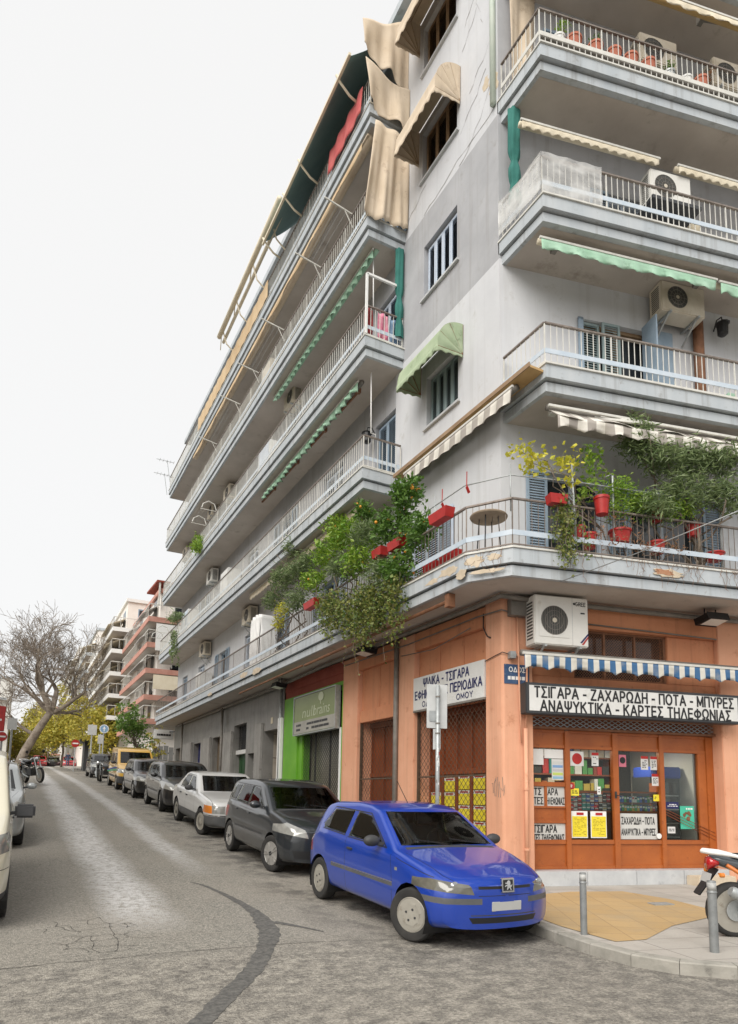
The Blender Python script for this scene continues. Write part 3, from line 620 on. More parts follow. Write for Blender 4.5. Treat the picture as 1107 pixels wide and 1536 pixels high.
# --- windows with louvred shutters in the pale strip
def shutter_mb(frame, a0, a1, z0, z1, o, slat=.05, fr=.05):
    mb = MB(frame); t = .035
    for q in ((a0, a0 + fr, z0, z1), (a1 - fr, a1, z0, z1), (a0 + fr, a1 - fr, z0, z0 + fr), (a0 + fr, a1 - fr, z1 - fr, z1)): mb.box((q[0], q[2], o), (q[1], q[3], o + t))
    z = z0 + fr
    while z < z1 - fr - .01:
        mb.mesh([(a0 + fr, z, o + t * .9), (a1 - fr, z, o + t * .9), (a1 - fr, z + slat * .85, o + .004), (a0 + fr, z + slat * .85, o + .004)], [(0, 1, 2, 3)]); z += slat
    return mb
def window(frame, a0, a1, z0, z1, msh, n, sill=True, mfr=None, open_pane=False):
    mb = MB(frame); o = -.2
    for q in ((a0, a0 + .06, z0, z1), (a1 - .06, a1, z0, z1), (a0 + .06, a1 - .06, z1 - .06, z1), (a0 + .06, a1 - .06, z0, z0 + .05)): mb.box((q[0], q[2], o), (q[1], q[3], o + .08))
    wd = mb.build('window', mfr or msh, BL)
    mb = MB(frame); mb.face([(a0, z0, o - .01), (a1, z0, o - .01), (a1, z1, o - .01), (a0, z1, o - .01)]); mb.build('pane', M['pane'], wd, recalc=False)
    st = (a1 - a0 - .12) / n
    for i in range(n):
        shutter_mb(frame, a0 + .06 + i * st + .004, a0 + .06 + (i + 1) * st - .004, z0 + .05, z1 - .06, o + .085).build('shutter', msh, wd)
    if sill:
        mb = MB(frame); mb.box((a0 - .08, z0 - .05, -.18), (a1 + .08, z0 - .003, .06)); mb.build('sill', M['marble'], wd)
    return wd
for (a, b_, z, z2), m in zip(WINS, (M['shutter_g'], M['shutter_l'], M['frame_br'], M['frame_br'])): window(Lp, a, b_, z, z2, m, 4 if m != M['frame_br'] else 3)
# balcony doors
def door(frame, a0, a1, z0, z1, style, mfr, msh, leaf=.45):
    mb = MB(frame); o = -.2
    for q in ((a0, a0 + .07, z0, z1), (a1 - .07, a1, z0, z1), (a0 + .07, a1 - .07, z1 - .07, z1), ((a0 + a1) / 2 - .04, (a0 + a1) / 2 + .04, z0, z1 - .07)): mb.box((q[0], q[2], o), (q[1], q[3], o + .08))
    d = mb.build('balcony_door', mfr, BL)
    mb = MB(frame); mb.face([(a0, z0, o - .01), (a1, z0, o - .01), (a1, z1, o - .01), (a0, z1, o - .01)]); mb.build('pane', M['pane'], d, recalc=False)
    if style == 'closed':
        n = 2 if a1 - a0 < 1.5 else 3
        for i in range(n): shutter_mb(frame, a0 + .07 + i * (a1 - a0 - .14) / n + .004, a0 + .07 + (i + 1) * (a1 - a0 - .14) / n - .004, z0, z1 - .08, -.1).build('shutter', msh, d)
    else:                                                        # leaves folded back against the wall
        shutter_mb(frame, a0 - leaf, a0 - .01, z0, z1 - .02, .02).build('shutter', msh, d); shutter_mb(frame, a1 + .01, a1 + leaf, z0, z1 - .02, .02).build('shutter', msh, d)
    return d
for k in range(1, 6):
    for i, (a, b_) in enumerate(DOORS_L if k > 1 else DOORS_L[1:]):
        z = ZB[k] + .466; z2 = ZB[k] + (2.35 if k > 1 else 2.4)
        door(Lp, a, b_, z, z2, 'open' if (i + k) % 3 == 1 else 'closed', M['shutter'], M['shutter_l'] if (i + k) % 2 else M['shutter'])
window(Lp, 10.9, 12.6, 5.6, 7.3, M['shutter_l'], 3, sill=False)
mb = shutter_mb(Lp, 10.35, 10.85, 5.6, 7.32, .03); mb.build('shutter', M['shutter_l'], BL)
for k, D in DR.items():
    for i, (a, b_) in enumerate(D):
        z = ZB[k] + .466; z2 = ZB[k] + (2.42 if k != 3 else 2.1)
        if k == 2:
            d = door(Rp, a, b_, z, z2, 'half', M['frame_br'], M['shutter'], leaf=.01)
            for q0, q1, oo in ((a + .05, a + .45, -.09), (a + .46, a + .85, .0)): shutter_mb(Rp, q0, q1, z, z2 - .02, oo).build('shutter', M['shutter_g'], d)
            mb = MB(Rp); mb.box((b_ - .32, z, .0), (b_ + .36, z2 + .05, .03)); mb.box((b_ - .32, z, .03), (b_ - .29, z2 + .05, .42)); mb.build('shutter', M['shutter'], d)
        else: door(Rp, a, b_, z, z2, 'open', M['shutter_l'], M['shutter'], leaf=.42)
# cracks and a repaired corner in the upper render
def crack(y, z, n, dy, dz, w_=.02):
    p = (y, z); mb = MB(Lp)
    for i in range(n):
        q = (p[0] + dy + rng.uniform(-.06, .06), p[1] + dz + rng.uniform(-.08, .08)); ww = w_ * rng.uniform(.3, 1)
        mb.face([(p[0], p[1], .004), (q[0], q[1], .004), (q[0], q[1] + ww, .004), (p[0], p[1] + ww, .004)]); p = q
    mb.build('crack', M['conduit'], BL, recalc=False)
for y, z, n, dy, dz in ((9.1, 15.6, 9, .12, -.09), (9.3, 16.1, 8, .12, -.07), (9.0, 15.9, 5, .03, .16), (9.2, 16.6, 6, .1, -.07), (11.5, 15.45, 8, .1, -.07), (9.0, 14.95, 12, .2, -.02), (9.4, 17.3, 6, .05, .14), (9.6, 17.9, 5, .09, -.1), (11.9, 15.3, 6, .03, -.17), (9.25, 18.4, 7, .1, -.08)): crack(y, z, n, dy, dz)
patch(Lp, (9.06, 15.5), .14, .35, M['stone'], 'crumbled_render'); patch(Lp, (9.3, 15.75), .12, .16, M['stone'], 'crumbled_render')
mb = MB(); mb.tube([Lp(9.02, 14.96, .05), Lp(9.02, 20.8, .05)], .06, 10); mb.build('downpipe', mat('pale_green_pipe', (.52, .60, .52), (.60, .66, .58), 3, .6), BL, smooth=True)
# plywood shelf under the first upper balcony, along the pale strip
mb = MB(); 
for i in range(4): mb.box((6.985, 7.8 + i * 1.12, 8.62), (7.275 if i else 7.278, 7.8 + (i + 1) * 1.12 - .02, 8.66))
mb.build('plywood_shelf', mat('plywood', (.44, .27, .11), (.52, .34, .15), 2, .7, c3=(.33, .19, .08), s3=3), BL)
mb = MB(); mb.box((6.965, 7.79, 8.62), (6.983, 12.28, 8.70)); mb.build('shelf_edge', M['frame_br'], BL)
# ================================================================== GROUND FLOOR
def fbox(frame, a0, a1, z0, z1, o0, o1, mb=None):
    mb = mb or MB(frame); mb.box((a0, z0, o0), (a1, z1, o1)); return mb
def cbox(frame, L):                       # several boxes in one part
    mb = MB(frame)
    for q in L: mb.box((q[0], q[2], q[4]), (q[1], q[3], q[5]))
    return mb
def lattice(frame, a0, a1, z0, z1, o, sp, wd, asp=1.0):
    """expanded-metal shutter: two families of flat wires clipped to the opening"""
    mb = MB(frame); W, H = a1 - a0, z1 - z0
    for sg in (1, -1):
        n = int((W + H / asp) / sp) + 2
        for k in range(n):
            c = k * sp; pts = []
            # line  u + v/asp = c   (u from left, or from right for sg=-1)
            u0, v0 = (c, 0) if c <= W else (W, (c - W) * asp)
            u1, v1 = (0, c * asp) if c * asp <= H else (c - H / asp, H)
            if v0 > H or u1 > W: continue
            f = lambda u, v: (a0 + u if sg > 0 else a1 - u, z0 + v, o + (.004 if sg > 0 else 0))
            p, q = f(u0, v0), f(u1, v1); L_ = math.hypot(p[0] - q[0], p[1] - q[1])
            if L_ < .02: continue
            nx, nz_ = (q[1] - p[1]) / L_ * wd / 2, -(q[0] - p[0]) / L_ * wd / 2
            mb.mesh([(p[0] - nx, p[1] - nz_, p[2]), (p[0] + nx, p[1] + nz_, p[2]), (q[0] + nx, q[1] + nz_, p[2]), (q[0] - nx, q[1] - nz_, p[2])] +
                    [(p[0] - nx, p[1] - nz_, p[2] - .003), (p[0] + nx, p[1] + nz_, p[2] - .003), (q[0] + nx, q[1] + nz_, p[2] - .003), (q[0] - nx, q[1] - nz_, p[2] - .003)], [(0, 1, 2, 3), (7, 6, 5, 4), (0, 3, 7, 4), (1, 2, 6, 5)])
    return mb
# ---- salmon shop: pillars, lintels, panels
def P_(frame, L, m, name='pillar', bev=.012): return cbox(frame, L).build(name, m, BL, bevel=bev)
mb = MB()
mb.prism([(7.284, 8.95, 0), (7.284, 9.39, 0), (7.75, 9.39, 0), (7.84, 9.3, 0), R2(.57, -.45) + (0,), R2(.57, 0) + (0,), (7.32, 8.914, 0)], (0, 0, 5.02)); mb.build('pillar', M['orange_pale'], BL, bevel=.01)
P_(Lp, [(11.80, 12.60, 0, 5.0, -.45, 0)], M['orange_pale']); P_(Lp, [(14.42, 15.27, 0, 5.0, -.45, 0)], M['orange_pale'])
P_(Rp, [(4.44, 5.1, 0, 5.0, -.45, 0)], M['orange_pale']); P_(Rp, [(8.6, 9.2, 0, 5.0, -.45, 0)], M['orange_pale'])
for a0, a1 in ((9.39, 11.80), (12.60, 14.42)):
    n = 3 if a1 - a0 > 2 else 2; w_ = (a1 - a0) / n
    cbox(Lp, [(a0, a1, 4.62, 5.0, -.3, -.012)]).build('lintel', M['orange'], BL, bevel=.01); mb = MB(Lp); mb.box((a0, 3.32, -.3), (a1, 3.62 if n == 2 else 3.4, -.06)); mb.build('lintel', M['orange'], BL, bevel=.01)
    mb = MB(Lp)
    for i in range(n): cbox(Lp, [(a0 + i * w_ + .006, a0 + (i + 1) * w_ - .006, 3.4 if n == 3 else 3.62, 4.62, -.3, -.115)]).build('lintel_panel', M['orange'], BL, bevel=.008)
mb = MB(Rp); mb.box((.57, 4.62, -.4), (4.44, 5.0, -.012)); mb.box((.57, 3.02, -.4), (4.44, 3.72, -.10)); mb.box((.57, 3.72, -.4), (1.45, 4.62, -.10)); mb.box((3.4, 3.72, -.4), (4.44, 4.62, -.10)); mb.build('lintel', M['orange'], BL, bevel=.01)
mb = MB(Rp); mb.box((5.1, .3, -.3), (8.6, 5, -.2)); mb.build('wall', M['orange'], BL)
# mezzanine window with wire mesh
mb = MB(Rp); mb.face([(1.45, 3.72, -.32), (3.4, 3.72, -.32), (3.4, 4.62, -.32), (1.45, 4.62, -.32)]); wz = mb.build('mezzanine_window', M['pane'], BL, recalc=False)
cbox(Rp, [(1.45, 1.5, 3.72, 4.62, -.2, -.15), (3.35, 3.4, 3.72, 4.62, -.2, -.15), (1.5, 3.35, 3.72, 3.76, -.2, -.15), (1.5, 3.35, 4.58, 4.62, -.2, -.15), (2.08, 2.12, 3.76, 4.58, -.2, -.15), (2.72, 2.76, 3.76, 4.58, -.2, -.15)]).build('window_frame', M['rust'], wz)
lattice(Rp, 1.5, 3.35, 3.76, 4.58, -.16, .055, .008).build('wire_mesh', M['rust'], wz, recalc=False)
# floor and marble step
mb = MB(); mb.prism([(7.5, 9.2, .1), R2(8.6, -.12) + (.1,), R2(8.6, -2.3) + (.1,), (9.8, 11.2, .1), (9.8, 15.2, .1), (7.5, 15.2, .1)], (0, 0, .24)); mb.build('shop_floor', M['marble'], BL)
mb = MB(Rp)
for i in range(4): mb.box((.575 + i * .965, 0, -.5), (.575 + (i + 1) * .965 - .006, .352, .03))
mb.build('marble_plinth', M['marble'], BL, bevel=.008)
cbox(Rp, [(3.5, 4.3, .0, .27, .034, .33)]).build('step', M['stone'], BL, bevel=.015)
# ---- timber shop front (shop facade)
SF = thing('storefront', 'orange timber shop front with glazed doors full of notices, under the long sign', 'shop front', tuple(Rp(2.5, .35, -.3)))
fo0, fo1 = -.34, -.28
A_ = [.60, 1.36, 2.33, 3.31, 4.42]          # posts between the four bays
posts = [(.57, .62, .352, 2.78), (1.32, 1.42, .352, 2.78), (2.28, 2.40, .352, 2.78), (3.26, 3.36, .352, 2.78), (4.28, 4.44, .352, 2.78)]
mb = MB(Rp)
for a0, a1, z0, z1 in posts: mb.box((a0, z0, fo0), (a1, z1, fo1 + .03))
for i, (a0, a1) in enumerate(((.62, 1.32), (1.42, 2.28), (2.40, 3.26), (3.36, 4.28))):
    mb.box((a0, 2.46, fo0), (a1, 2.52, fo1 + .015)); mb.box((a0, 2.74, fo0), (a1, 2.79, fo1 + .02)); mb.box((a0, .352, fo0), (a1, .41, fo1 + .02)); mb.box((a0, .78, fo0), (a1, .86, fo1 + .015))
mb.box((.62, 1.78, fo0), (1.32, 1.86, fo1 + .015)); mb.box((.92, 1.42, fo0), (.97, 1.78, fo1 + .01)); mb.box((.62, 1.14, fo0), (1.32, 1.20, fo1 + .015)); mb.box((.62, 1.40, fo0), (1.32, 1.44, fo1 + .015))
mb.box((4.10, .86, fo0), (4.28, 2.46, fo1 + .012))
mb.build('frame', M['timber'], SF, bevel=.006)
for a0, a1 in ((.62, 1.32), (1.42, 2.28), (2.40, 3.26), (3.36, 4.28)):
    for z0, z1 in ((2.52, 2.74), (.41, .78)): cbox(Rp, [(a0, a1, z0, z1, fo0 + .01, fo1 - .01)]).build('panel', M['timber'], SF)
cbox(Rp, [(.62, 1.32, 1.20, 1.40, fo0 + .01, fo1 - .01)]).build('panel', M['timber'], SF)
for a in (1.7, 3.0):                                  # the two lit tubes seen through the glass
    lt = thing('tube_lamp', 'lit tube lamp inside the corner shop, ' + ('behind the left glazed door' if a < 2 else 'behind the right glazed door'), 'lamp', Rp(a, 2.62, -.85))
    em, nt_, pp = nodes('lit_tube'); pp.inputs['Emission Color'].default_value = (1, .93, .8, 1); pp.inputs['Emission Strength'].default_value = 3.5
    cbox(Rp, [(a - .35, a + .35, 2.60, 2.64, -.88, -.83)]).build('tube', em, lt); cbox(Rp, [(a - .4, a + .4, 2.645, 2.69, -.9, -.81)]).build('housing', M['white'], lt)
    ld = bpy.data.lights.new('tube_light', 'AREA'); ld.shape = 'RECTANGLE'; ld.size = .7; ld.size_y = .08; ld.energy = 9; ld.color = (1, .9, .74)
    lo = bpy.data.objects.new('tube_light', ld); COL.objects.link(lo); lo.location = Rp(a, 2.58, -.85); lo.rotation_euler = (0, 0, -UA)
for a0, a1, z0, z1 in ((.62, 1.32, 1.86, 2.46), (1.42, 2.28, .86, 2.46), (2.40, 3.26, .86, 2.46), (3.36, 4.10, .86, 2.46)):
    mb = MB(Rp); mb.box((a0, z0, fo0 + .025), (a1, z1, fo0 + .031)); mb.build('glass_pane', M['shopglass'], SF)
mb = MB(Rp); mb.box((2.30, 1.60, fo1 + .03), (2.335, 1.72, fo1 + .045)); mb.tube([(2.317, 1.65, fo1 + .04), (2.317, 1.65, fo1 + .09), (2.42, 1.65, fo1 + .09)], .009, 8); mb.build('door_handle', M['darkgrey'], SF)
mb = MB(Rp); mb.lathe([(.004, 0), (.05, 0), (.05, .01), (.004, .012)], (3.20, .93, fo1 + .016), 20, 'z'); 
mb.build('round_sticker', M['white'], SF)
def notice(frame, a0, a1, z0, z1, o, m, par, name='notice', lab=None):
    mb = MB(frame); mb.box((a0, z0, o), (a1, z1, o + .004)); q = mb.build(name, m, par)
    if lab: q['label'] = lab
    return q
def dashes(frame, a0, a1, z0, z1, o, rows, m, par, fill=.8):   # print too small to read: broken dark strokes
    mb = MB(frame); h = (z1 - z0) / rows
    for r in range(rows):
        a = a0 + rng.random() * (a1 - a0) * .1
        while a < a1 - .02:
            l = min(rng.uniform(.02, .07) * max(1, (a1 - a0) / .4), a1 - a)
            if rng.random() < fill: mb.face([(a, z0 + r * h + h * .25, o), (a + l, z0 + r * h + h * .25, o), (a + l, z0 + r * h + h * .75, o), (a, z0 + r * h + h * .75, o)])
            a += l + .015
    mb.build('fine_print', m, par, recalc=False)
og = fo0 + .036                              # notices stick to the outside of the glass
def rtext(body, size, sc, zc, o, par, m, maxw=None, bold=.02, **k): return text(body, size, lambda a, b: Rp(sc + a, zc + b, o), par, m, bold=bold * .55 * size, maxw=maxw, **k)
M['signgrey'] = mat('window_sign_board', (.50, .50, .48), (.58, .58, .55), 3, .6)
n1 = notice(Rp, .62, .92, 1.44, 1.78, og, M['signgrey'], SF, 'window_sign'); rtext('ΤΣ', .15, .80, 1.69, og + .006, n1, M['black'], maxw=.13); rtext('ΡΤΕΣ', .15, .78, 1.53, og + .006, n1, M['black'], maxw=.24)
n1 = notice(Rp, .97, 1.32, 1.44, 1.78, og, M['signgrey'], SF, 'window_sign'); rtext('ΑΡΑ', .15, 1.09, 1.69, og + .006, n1, M['black'], maxw=.19); rtext('ΗΛΕΦΩΝΙΑΣ', .15, 1.145, 1.53, og + .006, n1, M['black'], maxw=.33)
n1 = notice(Rp, .62, 1.32, .80, 1.14, fo1 - .02, M['signgrey'], SF, 'window_sign'); rtext('ΤΣΙΓΑΡΑ', .16, .93, 1.045, fo1 - .012, n1, M['black'], maxw=.44); rtext('ΡΤΕΣ ΤΗΛΕΦΩΝΙΑΣ', .15, .98, .89, fo1 - .012, n1, M['black'], maxw=.62)
n1 = notice(Rp, 2.42, 3.2, .87, 1.33, og, M['signgrey'], SF, 'window_sign'); rtext('ΖΑΧΑΡΩΔΗ - ΠΟΤΑ', .16, 2.80, 1.20, og + .006, n1, M['black'], maxw=.68); rtext('ΑΝΑΨΥΚΤΙΚΑ - ΜΠΥΡΕΣ', .15, 2.80, 1.0, og + .006, n1, M['black'], maxw=.70)
for a in (1.45, 1.83):
    n1 = notice(Rp, a, a + .32, .89, 1.36, og, M['white'], SF, lab='yellow notice with a white heading'); notice(Rp, a + .015, a + .305, .91, 1.27, og + .005, M['yellow'], n1, 'yellow_sheet'); notice(Rp, a + .1, a + .24, 1.29, 1.335, og + .005, M['red'], n1, 'heading'); dashes(Rp, a + .04, a + .28, .94, 1.25, og + .0105, 12, mat('print_ochre', (.45, .34, .02)), n1, .6)
n1 = notice(Rp, 1.45, 1.72, 2.16, 2.42, og, M['signwhite'], SF); mb = MB(Rp); mb.lathe([(.001, .006), (.10, .006), (.10, .007), (.001, .0075)], (1.585, 2.29, og), 20, 'z'); mb.build('red_disc', M['red'], n1)
for a, z, w_, h in ((1.88, 2.17, .14, .24), (2.90, 2.13, .15, .25), (3.10, 2.13, .14, .25), (3.12, 1.84, .14, .22)):
    n1 = notice(Rp, a, a + w_, z, z + h, og, M['signwhite'], SF); notice(Rp, a, a + w_, z + h - .05, z + h, og + .005, M['red'], n1, 'heading'); dashes(Rp, a + .02, a + w_ - .02, z + .03, z + h - .07, og + .0055, 5, M['black'], n1)
n1 = notice(Rp, 2.44, 2.59, 2.17, 2.39, og, mat('pink_paper', (.55, .16, .22)), SF); mb = MB(Rp); mb.lathe([(.03, .006), (.06, .006), (.06, .008), (.03, .008)], (2.515, 2.29, og), 16, 'z'); mb.build('ring_mark', M['black'], n1)
for a, z, w_, h, m in ((1.44, 1.63, .17, .13, 'yellow'), (1.41, 1.74, .1, .12, 'red'), (3.14, 1.56, .14, .12, 'yellow'), (1.98, 1.66, .07, .14, 'white'), (3.39, 1.43, .28, .12, 'navy'), (3.42, .98, .16, .12, 'signwhite')): 
    n1 = notice(Rp, a, a + w_, z, z + h, og, M[m], SF)
    dashes(Rp, a + .02, a + w_ - .02, z + .03, z + h - .03, og + .0055, 2, M['black'] if m in ('yellow', 'white', 'signwhite') else M['white'], n1)
n1 = notice(Rp, 1.08, 1.31, 1.90, 2.27, og, M['signwhite'], SF)
for i, c in enumerate(((.25, .45, .6), (.5, .6, .15), (.5, .5, .52), (.2, .35, .6), (.6, .62, .6))): notice(Rp, 1.095, 1.295, 1.92 + i * .066, 1.965 + i * .066, og + .005, mat('print_strip', c), n1, 'printed_row')
for a in (.70, .94): notice(Rp, a, a + .22 if a < .9 else 1.31, 2.16 + (.12 if a > .9 else 0), 2.44, og, M['white'], SF)
n1 = notice(Rp, 3.70, 4.0, 1.06, 1.48, og, mat('green_poster_paper', (.05, .42, .28), (.07, .48, .33), 4), SF, 'poster', 'green poster with a brown shape in the middle')
mb = MB(Rp)
for i in range(9): 
    a, z, r = 3.85 + rng.uniform(-.07, .07), 1.30 + rng.uniform(-.06, .06), rng.uniform(.02, .045); mb.lathe([(.001, .006), (r, .006), (r, .0068), (.001, .007)], (a, z, og + i * .0004), 9, 'z')
mb.build('printed_shape', M['rust'], n1); dashes(Rp, 3.73, 3.97, 1.40, 1.46, og + .0062, 1, M['white'], n1)
for i in range(3):
    mb = MB(Rp); mb.tube([(3.37, 1.42 - i * .045, og + .01), (4.40, .99 - i * .045 - .02 * i, fo1 + .035)], .006, 6); mb.build('cable', M['timber_d'], SF)
# folding grille above the doors
mb = lattice(Rp, .6, 4.42, 2.82, 3.02, -.2, .13, .012, .55); g1 = mb.build('folding_grille', M['galv'], SF, recalc=False)
mb = cbox(Rp, [(.57, 4.44, 2.79, 2.83, -.34, -.16)]); mb.build('grille_rail', M['rust'], SF)
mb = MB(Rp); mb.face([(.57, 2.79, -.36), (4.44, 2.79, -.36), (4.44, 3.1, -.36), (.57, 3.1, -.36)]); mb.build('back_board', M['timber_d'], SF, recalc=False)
# ---- goods inside
sh = thing('display_shelf', 'timber display shelf with two rows of small packets, behind the two glazed doors', 'shelf', tuple(Rp(2.4, .36, -.6)))
cbox(Rp, [(1.38, 3.4, 1.34, 1.37, -.72, -.44), (1.38, 3.4, 1.70, 1.73, -.72, -.44), (1.38, 1.41, .36, 1.9, -.72, -.44), (3.37, 3.4, .36, 1.9, -.72, -.44), (1.41, 3.37, .36, 1.34, -.70, -.66)]).build('shelf_board', M['timber'], sh)
pal = [mat('packet_%s' % n_, c) for n_, c in (('white', (.7, .7, .68)), ('red', (.5, .03, .03)), ('blue', (.05, .12, .4)), ('teal', (.05, .3, .28)), ('black', (.03, .03, .03)), ('gold', (.5, .36, .06)), ('green', (.08, .3, .08)))]
for row, z in ((0, 1.373), (1, 1.53)):
    a = 1.44
    while a < 3.33:
        w_ = .055 if a > 2.35 else .085; h = rng.uniform(.09, .12) if a > 2.35 else rng.uniform(.055, .075); m = rng.choice(pal[:5] if a < 2.35 else pal)
        for lev in range(1 if a > 2.35 else 2):
            mb = MB(Rp); mb.box((a, z + lev * .078, -.55), (a + w_ * .86, z + lev * .078 + h, -.48)); pk = mb.build('packet', m, sh); mb = MB(Rp); mb.box((a + .006, z + lev * .078 + h * .55, -.479), (a + w_ * .8, z + lev * .078 + h * .85, -.477)); mb.build('print', pal[0] if m is not pal[0] else rng.choice(pal), pk)
        a += w_
mb = MB(Rp); mb.box((1.41, 1.512, -.6), (3.37, 1.524, -.46)); mb.build('shelf_board', M['timber_d'], sh)
bs = thing('goods_shelf', 'tall dark shelf crowded with bottles and boxes at the back of the corner shop', 'shelf', tuple(Rp(2.3, .36, -1.9)))
cbox(Rp, [(.8, 3.3, z, z + .03, -2.1, -1.75) for z in (.9, 1.3, 1.7, 2.05, 2.4)] + [(.78, .8, .36, 2.7, -2.1, -1.75), (3.3, 3.32, .36, 2.7, -2.1, -1.75)]).build('shelf_board', M['timber_d'], bs)
for z in (1.33, 1.73, 2.08, 2.43):
    a = .84
    while a < 3.22:
        w_ = rng.uniform(.08, .2); cbox(Rp, [(a, a + w_ * .85, z + .002, z + rng.uniform(.12, .30), -1.95, -1.78)]).build('packet', rng.choice(pal + [M['timber'], M['acbeige'], M['redbr'], M['conduit']]), bs); a += w_
fr = thing('drinks_fridge', 'dark drinks fridge with a blue header, inside the shop behind the right-hand glass', 'fridge', tuple(Rp(3.75, .36, -.9)))
cbox(Rp, [(3.4, 4.05, .36, 2.05, -1.3, -.7)]).build('body', M['darkgrey'], fr, bevel=.02); cbox(Rp, [(3.4, 4.05, 2.0, 2.22, -1.25, -.66)]).build('header', mat('blue_header', (.02, .06, .38)), fr, bevel=.02)
cbox(Rp, [(3.47, 3.98, .5, 1.92, -.69, -.68)]).build('glass_door', M['pane'], fr)
for i in range(5): cbox(Rp, [(3.47, 3.98, .62 + i * .26, .64 + i * .26, -.677, -.672)]).build('shelf', M['galv'], fr)
cu = thing('shop_counter', 'dark cluttered counter standing inside the corner shop', 'counter', tuple(Rp(1.9, .36, -1.4)))
cbox(Rp, [(.9, 3.2, .36, 1.3, -1.6, -1.2)]).build('counter', M['timber_d'], cu, bevel=.02)
for i in range(14):
    a = rng.uniform(1.4, 3.1); h = rng.uniform(.15, .6); cbox(Rp, [(a, a + rng.uniform(.1, .3), 1.302, 1.302 + h, -1.55, -1.25 - rng.random() * .1)]).build('clutter', rng.choice([M['darkgrey'], M['timber_d'], pal[1], pal[4], M['conduit']]), cu)
cbox(Rp, [(.62, 1.3, 1.4, 1.86, -1.0, -.9), ]).build('side_screen', M['acbeige'], cu)
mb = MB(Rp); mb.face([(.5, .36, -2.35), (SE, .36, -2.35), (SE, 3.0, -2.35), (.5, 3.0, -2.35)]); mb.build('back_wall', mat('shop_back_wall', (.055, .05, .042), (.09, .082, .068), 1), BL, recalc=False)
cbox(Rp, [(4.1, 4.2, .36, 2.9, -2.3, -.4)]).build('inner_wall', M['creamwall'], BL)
# ---- side openings of the salmon shop: timber fronts behind expanded-metal shutters
for a0, a1, nm in ((9.39, 11.80, 'a'), (12.60, 14.42, 'b')):
    t = thing('shuttered_storefront', 'brown timber shop front behind rusty mesh, %s' % ('yellow boxes in its windows' if nm == 'a' else 'no boxes, right of the green shop'), 'shop front', tuple(Lp((a0 + a1) / 2, .35, -.3)))
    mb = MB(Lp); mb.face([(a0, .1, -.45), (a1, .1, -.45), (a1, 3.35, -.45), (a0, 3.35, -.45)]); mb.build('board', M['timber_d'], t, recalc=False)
    L_ = [(a0, a1, 2.02, 2.12, -.445, -.38), (a0, a1, 3.2, 3.32, -.445, -.36), (a0, a1, .2, .5, -.445, -.38)]
    n = 5 if nm == 'a' else 3
    for i in range(n + 1):
        c = a0 + (a1 - a0) * i / n; L_.append((max(a0, c - .045), min(a1, c + .045), .5, 2.02, -.445, -.39))
        L_.append((max(a0, c - .02), min(a1, c + .02), 2.12, 3.2, -.445, -.40))
    cbox(Lp, L_).build('frame', M['timber_d'], t)
    if nm == 'a':
        for i in range(n):
            c0, c1 = a0 + (a1 - a0) * i / n + .06, a0 + (a1 - a0) * (i + 1) / n - .06
            for j in range(5):
                z = .52 + j * .29 + (.04 if i in (1, 2) else 0)
                if j == 4 and i > 3: continue
                mb = MB(Lp); mb.box((c0, z, -.43), (c1, z + .272, -.405)); bx = mb.build('yellow_box', M['yellow'], t); mb = MB(Lp); mb.box((c0, z + .21, -.404), (c1, z + .27, -.402)); mb.build('label_strip', M['signwhite'], bx)
                mb = MB(Lp); mb.box((c0 + .05, z + .225, -.4015), (c1 - .05, z + .255, -.400)); mb.build('print', M['red'], bx)
    lattice(Lp, a0, a1, .12, 3.31, -.10, .135, .009).build('mesh_shutter', M['mesh'], t, recalc=False)
    cbox(Lp, [(a0, a0 + .03, .1, 3.31, -.15, -.08), (a1 - .03, a1, .1, 3.31, -.15, -.08), (a0 + .03, a1 - .03, 1.95, 1.98, -.12, -.09)]).build('shutter_rail', M['mesh'], t)
# ---- green computer shop
cbox(Lp, [(15.27, 19.47, 4.72, 5.02, -.4, -.01), (15.27, 19.47, 4.50, 4.72, -.4, -.03)]).build('red_band', M['redbr'], BL)
gs = thing('green_storefront', 'lime green shop front with dark diamond shutter beside the salmon shop', 'shop front', tuple(Lp(17.4, .6, -.1)))
cbox(Lp, [(18.35, 19.47, .3, 4.50, -.4, .0), (15.31, 18.35, 4.40, 4.50, -.4, .0), (15.27, 15.31, .3, 4.5, -.4, .0)]).build('surround', M['lime'], gs)
cbox(Lp, [(15.32, 15.42, .3, 3.3, -.3, .01)]).build('post', M['white'], gs); cbox(Lp, [(18.06, 18.34, .3, 3.3, -.3, -.05)]).build('jamb', M['lime'], gs)
mb = MB(Lp); mb.face([(15.42, .3, -.35), (18.06, .3, -.35), (18.06, 3.4, -.35), (15.42, 3.4, -.35)]); mb.build('dusty_glass', mat('dusty_pane', (.20, .18, .14), (.32, .29, .23), 1.4, .3), gs, recalc=False)
lattice(Lp, 15.42, 18.06, .3, 3.3, -.1, .125, .014).build('mesh_shutter', M['mesh_d'], gs, recalc=False)
cbox(Lp, [(16.2, 16.26, .3, 3.3, -.14, -.11), (17.2, 17.26, .3, 3.3, -.14, -.11)]).build('shutter_rail', M['mesh_d'], gs)
sg = thing('shop_sign', 'olive green sign board with white lettering above the green shop', 'sign', tuple(Lp(17.1, 3.9, 0)))
mb = MB(Lp); mb.box((15.44, 3.30, .01), (18.30, 4.38, .13)); mb.build('board', M['olive'], sg, bevel=.01)
cbox(Lp, [(15.40, 15.44, 3.28, 4.40, .0, .15), (18.30, 18.34, 3.28, 4.40, .0, .15), (15.44, 18.30, 4.38, 4.41, .0, .15), (15.44, 18.30, 3.27, 3.30, .0, .15)]).build('frame', M['galv'], sg)
